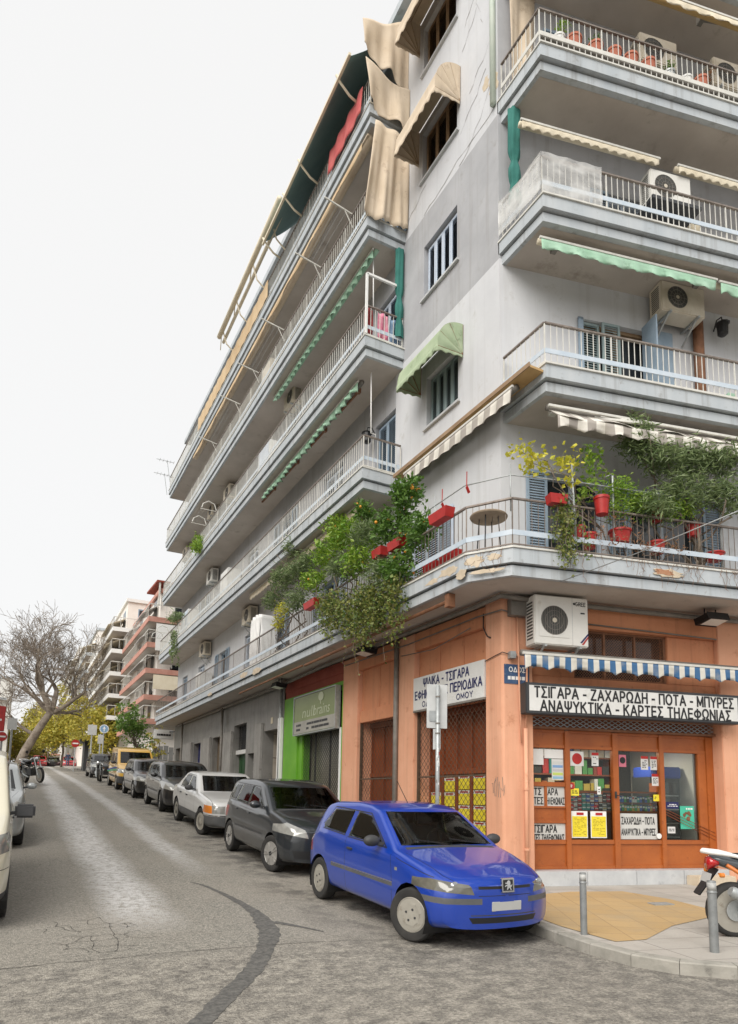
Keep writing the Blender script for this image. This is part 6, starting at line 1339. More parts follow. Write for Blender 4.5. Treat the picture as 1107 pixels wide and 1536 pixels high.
        mb = MB(); c = Vector((x0 + .78, -.36 , zc - .03)); pts = [c + Vector((.07 * math.sin(a), .18 * math.cos(a), .17 * math.sin(a))) for a in np.linspace(0, 2 * math.pi, 21)]; mb.tube(pts, .014, 6, False); mb.bar(c + Vector((0, -.17, 0)), c + Vector((0, .17, 0)), .03); mb.bar(c, c + Vector((-.2, 0, -.1)), .05); lpart(mb, 'steering_wheel', M['black'], t, smooth=True)
        mb = MB(); zm = S['top'][S.get('mi', 3)][1]; mb.box((ws_x(S) , -.1, zm - .14), (ws_x(S) + .03, .1, zm - .08)); lpart(mb, 'inner_mirror', M['black'], t, bevel=.01)
    return t
def ws_x(S): return S['screen']['x'][1] - .12
def strip_(x0, z0, x1, z1, w_=.008):                           # thin convex quad along a line in side view
    l = math.hypot(x1 - x0, z1 - z0); nx, nz_ = (z1 - z0) / l * w_ / 2, -(x1 - x0) / l * w_ / 2
    return [(x0 - nx, z0 - nz_), (x0 + nx, z0 + nz_), (x1 + nx, z1 + nz_), (x1 - nx, z1 - nz_)]
# ---------------------------------------------------------------- the blue three-door hatchback
BLUE = paint('blue_car_paint', (.001, .036, .31), .0, .3, .02)
S106 = dict(L=3.68, W=1.60, n=110, r=.283, wx=(.66, 3.045), steer=.42, rimstyle='trim', rim='rim_s', spokes=7, tumble=.36, bowf=.24, bowr=.12, sg=.03,
    top=[(0, .63), (.10, .70), (.45, .80), (1.06, .925), (1.72, 1.315), (1.98, 1.365), (2.3, 1.378), (2.95, 1.345), (3.16, 1.30), (3.50, .96), (3.60, .86), (3.68, .78)], mi=4,
    belt=[(0, .56), (.2, .64), (.98, .86), (2.2, .90), (3.2, .95), (3.68, .74)], low=[(0, .23), (.25, .19), (.6, .2), (3.1, .21), (3.5, .26), (3.68, .36)],
    screen=dict(poly=[(-.64, .95), (.64, .95), (.535, 1.295), (-.535, 1.295)], x=(1.03, 1.75), z=.92), rear=dict(poly=[(-.5, 1.0), (.5, 1.0), (.46, 1.26), (-.46, 1.26)], x=(3.1, 3.6), z=.95),
    side=[('side_window', 'carglass', [[(1.30, .925), (1.84, 1.235), (2.19, 1.262), (2.24, .945)], [(2.345, .955), (2.30, 1.265), (2.86, 1.25), (3.06, 1.03), (3.02, .985)]]),
          ('window_seal', 'black', [strip_(1.24, .905, 1.86, 1.258, .016), strip_(1.86, 1.258, 2.88, 1.276, .014), strip_(1.26, .912, 2.25, .932, .014), strip_(2.335, .943, 3.05, .975, .014), strip_(2.88, 1.276, 3.085, 1.03, .014)]),
          ('side_trim', 'trimgrey', [[(1.02, .515), (2.22, .515), (2.22, .555), (1.02, .555)], [(2.235, .515), (2.66, .515), (2.66, .555), (2.235, .555)]]),
          ('trim_line', 'chrome', [[(1.02, .558), (2.66, .558), (2.66, .568), (1.02, .568)]]),
          ('door_gap', 'black', [strip_(1.03, .24, 1.03, .48, .008), strip_(1.03, .57, 1.10, .86, .008), strip_(2.275, .94, 2.24, .58, .008), strip_(2.24, .49, 2.20, .25, .008), strip_(1.05, .245, 2.2, .245, .008)]),
          ('side_repeater', 'lampglass', [[(.93, .70), (.985, .70), (.985, .735), (.93, .735)]]), ('fender_gap', 'black', [strip_(.34, .715, .98, .835, .007)])],
    front=[('headlight', 'lampsmoke', [[(.385, .570), (.80, .60), (.81, .685), (.72, .705), (.42, .665)]], .62, True), ('grille_slot', 'black', [[(-.34, .625), (.34, .625), (.34, .655), (-.34, .655)]], .25, False),
           ('bumper_strip', 'trimgrey', [[(.30, .475), (.86, .475), (.86, .535), (.30, .535)]], .5, True), ('air_intake', 'black', [[(-.40, .285), (.40, .285), (.44, .345), (-.44, .345)]], .3, False), ('intake_line', 'plastic', [[(-.42, .36), (.42, .36), (.42, .372), (-.42, .372)]], .3, False),
           ('bumper_gap', 'black', [[(.02, .556), (.34, .556), (.34, .563), (.02, .563)]], .4, True)],
    deck=[('bonnet_gap', 'black', [strip_(.13, -.52, .30, -.60, .007), strip_(.13, .52, .30, .60, .007), strip_(.30, -.60, .92, -.69, .007), strip_(.30, .60, .92, .69, .007)], .5), ('scuttle', 'plastic', [[(1.0, -.62), (1.06, -.62), (1.06, .62), (1.0, .62)]], .8)],
    back=[('tail_light', 'redlens', [[(.58, .62), (.76, .62), (.74, .86), (.58, .86)]], 3.3, True)],
    mirror=(1.36, .98), handles=[(2.12, .80)], wipers=[(0, -.55, .52, .10), (0, -.02, .50, .10)], plates=[(.012, -.19, .19, .405, .50)], seat=(1.62, .66))
bc = car('blue_hatchback', 'glossy blue three-door hatchback parked nearest, its front wheels turned out', S106, 3.81 + .80, 6.28, BLUE)
mb = MB(); mb.prism([(.005, -.072, .60), (.005, .072, .60), (.02, .075, .73), (.02, -.075, .73)], (-.02, 0, .0)); eb = lpart(mb, 'emblem', M['chrome'], bc, bevel=.006)
mb = MB(); mb.prism([(-.004, -.062, .61), (-.004, .062, .61), (.011, .064, .72), (.011, -.064, .72)], (-.0135, 0, 0)); lpart(mb, 'emblem_field', M['black'], eb)
LION = [(-.01, .012), (-.026, .006), (-.022, .028), (-.012, .04), (-.03, .046), (-.046, .036), (-.05, .046), (-.034, .058), (-.014, .056), (-.02, .066), (-.042, .07), (-.046, .08), (-.02, .08), (-.016, .094), (.0, .104), (.018, .098), (.026, .08), (.022, .056), (.034, .05), (.046, .064), (.05, .058), (.04, .04), (.026, .036), (.03, .02), (.04, .006), (.022, .006), (.012, .026), (.004, .03)]
mb = MB(); mb.prism([(-.019 + z * .13, -y, .612 + z) for y, z in LION], (-.004, 0, 0)); lpart(mb, 'emblem_lion', M['chrome'], eb)
for sg in (1, -1):
    mb = MB(); mb.lathe([(.001, -.002), (.03, -.006), (.052, -.02)], (.175, sg * .56, .645), 18, 'x'); lpart(mb, 'lamp_bowl', M['chrome'], bc, smooth=True)
mb = MB(); mb.tube([(2.05, 0, 1.38), (2.35, 0, 1.66)], .005, 5); lpart(mb, 'aerial', M['black'], bc)
# ---------------------------------------------------------------- dark grey five-door hatchback
def hatch(L=3.99, W=1.64, H=1.49, k=1.0, **kw):
    s = L / 3.99; x = lambda v: v * s; z = lambda v: v * H / 1.49
    zz = lambda pts: [(x(a), z(b)) for a, b in pts]
    S = dict(L=L, W=W, n=84, r=.305, wx=(x(.80), x(.80) + 2.46 * s), rimstyle='twin', tumble=.30, bowf=.26, bowr=.12, sg=.04,
        top=zz([(0, .70), (.10, .80), (.5, .92), (1.02, 1.01), (1.72, 1.40), (1.95, 1.46), (2.4, 1.488), (3.2, 1.455), (3.5, 1.40), (3.82, 1.02), (3.92, .92), (3.99, .82)]), mi=4,
        belt=zz([(0, .60), (.3, .74), (1.0, .93), (2.4, .97), (3.5, 1.02), (3.99, .80)]), low=zz([(0, .24), (.3, .20), (.7, .22), (3.3, .22), (3.7, .28), (3.99, .38)]),
        screen=dict(poly=[(-.65, z(1.035)), (.65, z(1.035)), (.56, z(1.375)), (-.56, z(1.375))], x=(x(.98), x(1.80)), z=z(1.0)), rear=dict(poly=[(-.5, z(1.08)), (.5, z(1.08)), (.46, z(1.36)), (-.46, z(1.36))], x=(x(3.4), x(3.95)), z=z(1.02)),
        side=[('side_window', 'carglass', [zz([(1.36, 1.01), (1.88, 1.33), (2.20, 1.36), (2.22, 1.02)]), zz([(2.29, 1.02), (2.27, 1.365), (2.86, 1.36), (2.98, 1.04)]), zz([(3.04, 1.05), (2.95, 1.35), (3.25, 1.33), (3.46, 1.12), (3.40, 1.07)])]),
              ('window_seal', 'black', [[tuple(p) for p in zz(strip_(1.28, .99, 1.9, 1.365, .016))], zz(strip_(1.9, 1.365, 3.27, 1.375, .014)), zz(strip_(1.30, .997, 3.4, 1.04, .014)), zz([(2.22, 1.03), (2.29, 1.03), (2.27, 1.36), (2.20, 1.36)])]),
              ('door_gap', 'black', [zz(strip_(1.20, .28, 1.24, .98, .009)), zz(strip_(2.26, .28, 2.27, 1.0, .009)), zz(strip_(3.0, 1.03, 3.02, .75, .009)), zz(strip_(3.02, .75, 2.88, .48, .009)), zz(strip_(1.2, .29, 2.85, .30, .008))]),
              ('side_trim', 'plastic', [zz([(1.24, .56), (2.24, .56), (2.24, .60), (1.24, .60)]), zz([(2.28, .56), (2.9, .56), (2.9, .60), (2.28, .60)])])],
        front=[('headlight', 'lampglass', [[(.42, z(.63)), (.84, z(.70)), (.83, z(.80)), (.68, z(.86)), (.46, z(.76))]], x(.75), True), ('grille', 'black', [[(-.40, z(.62)), (.40, z(.62)), (.42, z(.72)), (-.42, z(.72))]], .3, False), ('air_intake', 'black', [[(-.62, z(.30)), (.62, z(.30)), (.66, z(.43)), (-.66, z(.43))]], .32, False),
               ('bumper_gap', 'black', [[(.44, z(.615)), (.9, z(.615)), (.9, z(.622)), (.44, z(.622))]], .7, True)],
        deck=[('bonnet_gap', 'black', [strip_(.16, -.42, .45, -.58, .008), strip_(.16, .42, .45, .58, .008), strip_(.45, -.58, x(.95), -.70, .008), strip_(.45, .58, x(.95), .70, .008)], z(.6)), ('scuttle', 'plastic', [[(x(.965), -.63), (x(1.03), -.63), (x(1.03), .63), (x(.965), .63)]], z(.85))],
        back=[('tail_light', 'redlens', [[(.6, z(.68)), (.80, z(.68)), (.80, z(.90)), (.62, z(.90))]], x(3.4), True)],
        mirror=(x(1.42), z(1.07)), handles=[(x(2.08), z(.87)), (x(2.86), z(.89))], wipers=[(0, -.55, .55, .10), (0, 0, .5, .10)], plates=[(.02, -.24, .24, z(.47), z(.57))], seat=(x(1.68), z(.74)))
    S.update(kw); return S
GREY = paint('dark_grey_car_paint', (.014, .018, .023), .1, .3, .018)
car('grey_hatchback', 'dark grey five-door hatchback parked directly behind the blue car', hatch(steer=.26, rimstyle='twin', mirror_paint=True, handle_paint=True), 3.9 + .82, 10.95, GREY)
# ---------------------------------------------------------------- silver saloon
SILV = paint('silver_car_paint', (.56, .56, .55), .1, .35, .09)
SMERC = dict(L=4.43, W=1.69, n=90, r=.31, wx=(.83, 3.495), steer=.22, rimstyle='multi', rim='rim_s', tumble=.34, bowf=.13, bowr=.1, sg=.028,
    top=[(0, .72), (.06, .80), (.4, .86), (1.32, .955), (2.0, 1.335), (2.2, 1.375), (2.9, 1.37), (3.1, 1.34), (3.62, 1.0), (4.3, .95), (4.43, .86)], mi=4,
    belt=[(0, .66), (.2, .76), (1.3, .90), (3.6, .93), (4.43, .84)], low=[(0, .27), (.2, .22), (.7, .22), (3.7, .22), (4.43, .34)],
    screen=dict(poly=[(-.66, .975), (.66, .975), (.57, 1.315), (-.57, 1.315)], x=(1.28, 2.06), z=.95), rear=dict(poly=[(-.58, 1.02), (.58, 1.02), (.5, 1.3), (-.5, 1.3)], x=(3.0, 3.7), z=.98),
    side=[('side_window', 'carglass', [[(1.62, .965), (2.12, 1.275), (2.42, 1.295), (2.43, .97)], [(2.50, .97), (2.49, 1.295), (2.98, 1.285), (3.22, 1.08), (3.20, .975)]]), ('window_seal', 'black', [strip_(1.55, .945, 2.14, 1.305, .014), strip_(2.14, 1.305, 3.0, 1.31, .014), strip_(1.56, .95, 3.25, .957, .014)]),
          ('lower_cladding', 'trimgrey', [[(1.16, .24), (3.14, .24), (3.14, .46), (1.16, .46)]]), ('door_gap', 'black', [strip_(1.50, .47, 1.53, .93, .009), strip_(2.46, .47, 2.46, .95, .009), strip_(3.18, .95, 3.1, .60, .009)])],
    front=[('headlight', 'lampglass', [[(.47, .56), (.74, .56), (.74, .73), (.47, .73)]], .4, True), ('indicator', 'amber', [[(.742, .56), (.9, .56), (.9, .73), (.742, .73)]], .6, True), ('grille', 'black', [[(-.30, .55), (.30, .55), (.30, .76), (-.30, .76)]], .2, False), ('bumper', 'trimgrey', [[(-.9, .26), (.9, .26), (.9, .50), (-.9, .50)]], .62, False), ('bumper_line', 'chrome', [[(-.9, .505), (.9, .505), (.9, .525), (-.9, .525)]], .62, False)],
    deck=[('bonnet_gap', 'black', [strip_(.1, -.72, 1.26, -.75, .008), strip_(.1, .72, 1.26, .75, .008)], .6)], back=[('tail_light', 'redlens', [[(.5, .66), (.8, .66), (.8, .84), (.5, .84)]], 4.1, True)],
    mirror=(1.74, 1.02), handles=[(2.34, .80), (3.04, .81)], wipers=[(0, -.5, .8, .12)], plates=[(.0, -.26, .26, .36, .47)], seat=(1.98, .68))
car('silver_saloon', 'old silver four-door saloon with amber indicators parked behind the dark grey hatchback', SMERC, 3.9 + .845, 15.85, SILV)
BLK1 = paint('charcoal_car_paint', (.009, .009, .010), .05, .3, .015); BLK2 = paint('black_car_paint', (.006, .006, .007), .0, .28, .015)
car('charcoal_hatchback', 'charcoal hatchback with long swept headlights parked behind the silver saloon', hatch(L=4.05, W=1.72, H=1.47, n=64, steer=-.12, mirror_paint=True, front=[('headlight', 'lampglass', [[(.42, .62), (.88, .72), (.86, .93), (.62, .86), (.44, .72)]], 1.0, True), ('grille', 'black', [[(-.5, .30), (.5, .30), (.44, .56), (-.44, .56)]], .32, False)]), 3.9 + .86, 20.85, BLK1)
car('black_hatchback', 'small black hatchback with round-cornered headlights parked in front of the yellow van', hatch(L=3.95, W=1.66, H=1.44, n=56, rimstyle='single'), 3.9 + .83, 26.2, BLK2)
# ---------------------------------------------------------------- vans
def van(L=4.3, W=1.70, H=1.82, **kw):
    s = L / 4.3; x = lambda v: v * s; z = lambda v: v * H / 1.82; zz = lambda pts: [(x(a), z(b)) for a, b in pts]
    S = dict(L=L, W=W, n=60, r=.31, wx=(x(.84), x(.84) + 2.7 * s), rimstyle='trim', rim='rim_s', tumble=.13, bowf=.2, bowr=.05, sg=.04,
        top=zz([(0, .78), (.12, .90), (.5, 1.0), (.98, 1.12), (1.62, 1.66), (1.86, 1.76), (2.6, 1.82), (4.15, 1.80), (4.26, 1.72), (4.3, 1.6)]), mi=4,
        belt=zz([(0, .66), (.3, .82), (1.0, 1.0), (4.3, 1.06)]), low=zz([(0, .26), (.3, .22), (3.9, .24), (4.3, .32)]),
        screen=dict(poly=[(-.68, z(1.15)), (.68, z(1.15)), (.63, z(1.64)), (-.63, z(1.64))], x=(x(.95), x(1.72)), z=z(1.1)),
        side=[('side_window', 'carglass', [zz([(1.26, 1.10), (1.72, 1.56), (2.18, 1.58), (2.2, 1.10)])] + ([zz([(2.34, 1.12), (2.34, 1.56), (3.2, 1.56), (3.2, 1.12)]), zz([(3.3, 1.12), (3.3, 1.56), (4.0, 1.54), (4.0, 1.12)])] if kw.pop('glazed', True) else [])),
              ('window_seal', 'black', [zz(strip_(1.2, 1.07, 1.74, 1.6, .018)), zz(strip_(1.2, 1.075, 2.22, 1.08, .014))]), ('door_gap', 'black', [zz(strip_(1.12, .30, 1.16, 1.04, .01)), zz(strip_(2.26, .30, 2.26, 1.6, .01)), zz(strip_(3.26, .3, 3.26, 1.6, .01))]),
              ('side_trim', 'plastic', [zz([(1.22, .50), (3.2, .50), (3.2, .60), (1.22, .60)])])],
        front=[('headlight', 'lampglass', [[(.46, z(.70)), (.88, z(.76)), (.86, z(.94)), (.5, z(.90))]], x(.7), True), ('grille', 'black', [[(-.42, z(.72)), (.42, z(.72)), (.44, z(.80)), (-.44, z(.80))]], .3, False), ('bumper', 'plastic', [[(-.9, z(.28)), (.9, z(.28)), (.9, z(.60)), (-.9, z(.60))]], .75, False)],
        mirror=(x(1.30), z(1.16)), handles=[(x(2.1), z(.98))], wipers=[(0, -.6, .6, .1), (0, .0, .55, .1)], plates=[(.03, -.26, .26, z(.42), z(.53))], seat=(x(1.75), z(.86)))
    S.update(kw); return S
YEL = paint('yellow_van_paint', (.62, .36, .045), .05, .4, .07)
yv = car('yellow_van', 'yellow van with a blue and green stripe along its side parked behind the black hatchback', van(), 3.9 + .85, 31.0, YEL, cat='van')
for sg in (1, -1):
    for k, m in enumerate((mat('stripe_blue', (.02, .06, .25)), mat('stripe_green', (.05, .3, .12)))):
        mb = MB(); mb.prism([(.6 + k * .05, sg * (.853), .92 - k * .10), (1.3, sg * .853, .90 - k * .1), (3.9, sg * .853, .70 - k * .06), (3.9, sg * .853, .76 - k * .06), (1.3, sg * .853, .97 - k * .1), (.62 + k * .05, sg * .853, .98 - k * .1)], (0, sg * .003, 0)); lpart(mb, 'stripe', m, yv)
CREAM = paint('cream_van_paint', (.64, .60, .47), .0, .4, .07)
car('cream_van', 'cream delivery van at the left edge of the road, cut off by the frame', van(L=4.15, W=1.72, H=1.84, glazed=False, n=80, mirror=(1.28, 1.14), mirror_w=1.35, mirror_box=True, front=[('headlight', 'lampglass', [[(.46, .72), (.88, .78), (.86, .97), (.5, .92)]], .7, True), ('grille', 'black', [[(-.42, .74), (.42, .74), (.44, .82), (-.44, .82)]], .3, False), ('bumper_gap', 'black', [[(-.9, .60), (.9, .60), (.9, .608), (-.9, .608)]], .8, False), ('lower_bumper', 'plastic', [[(-.9, .2), (.9, .2), (.9, .36), (-.9, .36)]], .75, False)]), .04 - .86, 8.7, CREAM, cat='van')
car('grey_estate', 'silver grey car with a bright mirror parked behind the cream van', hatch(L=4.1, W=1.7, H=1.5, n=56, mirror_paint=True), .24 - .85, 14.7, paint('pale_grey_car_paint', (.36, .38, .38), .35, .35, .08))
car('white_hatchback', 'white hatchback on the left side of the road, behind the silver grey car', hatch(L=3.9, W=1.68, H=1.5, n=48), -.25 - .85, 20.6, paint('white_car_paint', (.62, .63, .62), .0, .4, .08))
bq = atx_ = None
car('black_compact', 'black compact car parked beyond the yellow van, in front of the street signs', hatch(L=4.1, W=1.74, H=1.46, n=50, rimstyle='single'), 3.95 + .87, 43.2, BLK2)
for lb, X, Y, c in (('red car crossing at the top of the street, leftmost of the far cars', 2.6, 92, (.42, .02, .03)), ('black car at the top of the street between the two red cars', 4.3, 95, (.02, .02, .022)), ('red car at the top of the street in front of the autumn trees', 5.9, 92, (.45, .05, .06)), ('dark green car at the top of the street, next to the walking person', 8.3, 95, (.03, .07, .055))):
    car('parked_car', lb, hatch(L=4.0, W=1.7, H=1.5, n=36), X, Y, paint('far_car_paint', c, .1, .4, .05), yaw=0 if 'green' not in lb else .9, group='far cars at the top of the street', detail=0)
# ================================================================== STREET FURNITURE, MOTORCYCLES, PERSON, FAR BUILDINGS, TREES
def ax(px_, py_, X): r = ray(px_, py_); return CAM + r * X / r[0]
def ay(px_, py_, Y): r = ray(px_, py_); return CAM + r * Y / r[1]
# bollards
for (bx, by, py_top, lb) in ((5.53, 5.45, 1308, 'grey metal bollard at the kerb in front of the blue car, beside the ochre paving'), (6.10, 4.33, 1319, 'grey metal bollard at the kerb in front of the motorcycle')):
    r = ray(876 if bx < 5.8 else 1072, py_top); ht = HC + r[2] * by / r[1] - .1
    t = thing('bollard', lb, 'bollard', (bx, by, gz(bx, by) + .09), 'bollards on the corner pavement')
    mb = MB(); rr = .036 if bx < 5.8 else .042; c = (bx, by, gz(bx, by) + .09)
    mb.lathe([(rr, -.05), (rr, ht * .83), (rr * 1.12, ht * .835), (rr * 1.12, ht * .85), (rr, ht * .86), (rr, ht * .985), (rr * .92, ht), (.001, ht + .003)], c, 20); mb.build('post', mat('bollard_grey', (.20, .21, .21), (.27, .28, .28), 7, .5, metal=.3, c3=(.13, .13, .12), s3=12), t, smooth=True, autos=40)
    mb = MB(); mb.lathe([(rr * 1.02, ht * .87), (rr * 1.02, ht * .975)], c, 20); mb.build('worn_band', mat('worn_sticker', (.30, .30, .29), (.46, .46, .44), 25, .7), t, smooth=True)
    mb = MB(); mb.lathe([(rr * 1.7, -.02), (rr * 1.6, .012), (rr, .014)], c, 16); mb.build('base', M['conduit'], t)
mb = MB(); mb.prism([(8.0 + a, 6.55 + b, gz(8, 6.6) + .1) for a, b in ((0, 0), (.3, -.08), (.36, .1), (.06, .18))], (0, 0, .03)); tag(mb.build('drain_cover', M['galv']), 'small pale drain cover in the ochre paving', 'cover')
# street sign seen from behind, in front of the shop
p0 = ax(656, 1200, 5.9); yq = float(p0[1]); zb_ = gz(5.9, yq) + .11
def sz(py): return float(HC + ray(656, py)[2] * yq / ray(656, py)[1])
t = thing('street_sign', 'back of a pale street sign on a scratched pole by the yellow boxes', 'sign', (5.9, yq, zb_))
mb = MB(); mb.tube([(5.9, yq, zb_ - .03), (5.9, yq, sz(1028))], .033, 12); mb.build('pole', M['galv'], t, smooth=True)
def plate(par, cx_, cy_, z0, z1, w_, m, name='plate', yaw=0.0, thick=.006, off=.045):
    mb = MB(); c, s = math.cos(yaw), math.sin(yaw); V = []
    for o in (off, off + thick):
        for a, z in ((-w_ / 2, z0), (w_ / 2, z0), (w_ / 2, z1), (-w_ / 2, z1)): V.append((cx_ + a * c + o * -s, cy_ + a * s + o * c, z))
    mb.mesh(V, [(0, 1, 2, 3), (7, 6, 5, 4), (0, 4, 5, 1), (1, 5, 6, 2), (2, 6, 7, 3), (3, 7, 4, 0)]); return mb.build(name, m, par, bevel=.002)
M['signback'] = mat('weathered_sign_back', (.46, .47, .46), (.54, .55, .54), 4, .5, c3=(.36, .37, .36), s3=7)
pa = plate(t, 5.9, yq, sz(1092), sz(1026), .34, M['signback'], yaw=-.3); plate(t, 5.9, yq, sz(1124), sz(1093), .125, M['signback'], yaw=-.3)
plate(t, 5.85, yq + .015, sz(1082), sz(1066), .15, M['galv'], 'sticker', yaw=-.3, off=.036, thick=.002)
for zz in (1045, 1085, 1100): 
    mb = MB(); mb.lathe([(.038, -.012), (.038, .012)], (5.9, yq, sz(zz)), 12); mb.build('clamp', M['conduit'], t)
for k in range(9):
    z = sz(1125 + rng.random() * 60); mb = MB(); a = rng.uniform(3.4, 4.8); mb.mesh([(5.9 + .0345 * math.cos(a + da), yq + .0345 * math.sin(a + da), z + dz) for dz in (0, rng.uniform(.03, .08)) for da in (0, .5)], [(0, 1, 3, 2)]); mb.build('sticker', rng.choice([M['white'], M['white'], M['red'], M['conduit']]), t, recalc=False)
# far signs
def round_sign(lb, px_, py0, py1, Y, kind, pole_bottom=True):
    a, b = ay(px_, py0, Y), ay(px_, py1, Y); x, zc, r = float(a[0]), float(a[2] + b[2]) / 2, abs(float(a[2] - b[2])) / 2; g = gz(x, Y) + .1
    t = thing('traffic_sign', lb, 'traffic sign', (x, Y, g)); mb = MB(); mb.tube([(x, Y, g - .1), (x, Y, zc + r)], .04, 8); mb.build('pole', M['galv'], t)
    mb = MB(); mb.lathe([(.001, -.10), (r, -.10), (r, -.07), (.001, -.07)], (x, Y, zc), 24, 'y'); mb.build('disc', M['red'] if kind == 'no' else M['white'], t)
    mb = MB()
    if kind == 'no': mb.box((x - r * .7, Y - .108, zc - r * .17), (x + r * .7, Y - .102, zc + r * .17)); mb.build('white_bar', M['white'], t)
    else: mb.lathe([(.001, -.105), (r * .85, -.105), (r * .85, -.102)], (x, Y, zc), 24, 'y'); mb.build('blue_field', mat('sign_blue', (.20, .34, .50)), t); mb = MB(); mb.prism([(x - r * .1, Y - .108, zc - r * .6), (x + r * .1, Y - .108, zc - r * .6), (x + r * .1, Y - .108, zc), (x + r * .35, Y - .108, zc), (x, Y - .108, zc + r * .6), (x - r * .35, Y - .108, zc), (x - r * .1, Y - .108, zc)], (0, -.004, 0)); mb.build('arrow', M['white'], t)
round_sign('red no-entry sign on the right-hand pavement at the far end of the street', 113.5, 1109.5, 1121, 56, 'no'); round_sign('pale blue round sign above the far black compact car', 156.5, 1087, 1100, 47, 'blue'); round_sign('red no-entry sign cut by the left edge of the picture', 3.5, 1098, 1112, 30, 'no')
def rect_sign(lb, x0, y0, x1, y1, Y, m='signback', cat='sign', name='street_sign'):
    a, b = ay(x0, y0, Y), ay(x1, y1, Y); x = float(a[0] + b[0]) / 2; g = gz(x, Y) + .1; t = thing(name, lb, cat, (x, Y, g))
    mb = MB(); mb.tube([(x, Y, g - .1), (x, Y, float(a[2]) + .05)], .045, 8); mb.build('pole', M['galv'], t); plate(t, x, Y - .12, float(b[2]), float(a[2]), float(b[0] - a[0]), M[m], thick=.02)
rect_sign('pale rectangular sign back left of the round blue sign', 132, 1087, 144.5, 1103, 47); rect_sign('small pale sign below the round blue sign', 147, 1102, 154, 1116, 48); rect_sign('pale sign back at the left edge, beside the plane tree trunk', 12, 1077, 25, 1095, 34)
a, b = ay(-14, 1058, 26), ay(6, 1097, 26)
t = thing('red_shop_sign', 'red hanging shop sign cut by the left edge of the picture', 'sign', (float(a[0]), 26, float(b[2])))
mb = MB(); mb.box((float(a[0]), 25.95, float(b[2])), (float(b[0]), 26.1, float(a[2]))); mb.build('board', M['red'], t, bevel=.02); mb = MB(); mb.bar((float(a[0]) - 2.4, 26.02, float(a[2]) - .1), (float(a[0]), 26.02, float(a[2]) - .1), .06); mb.bar((float(a[0]) - 2.4, 26.02, gz(-3, 26)), (float(a[0]) - 2.4, 26.02, float(a[2])), .09); mb.build('bracket', M['darkgrey'], t); mb = MB(); mb.box((float(a[0]) + .2, 25.945, float(b[2]) + .35), (float(b[0]) - .1, 25.949, float(b[2]) + .42)); mb.build('white_line', M['white'], t)
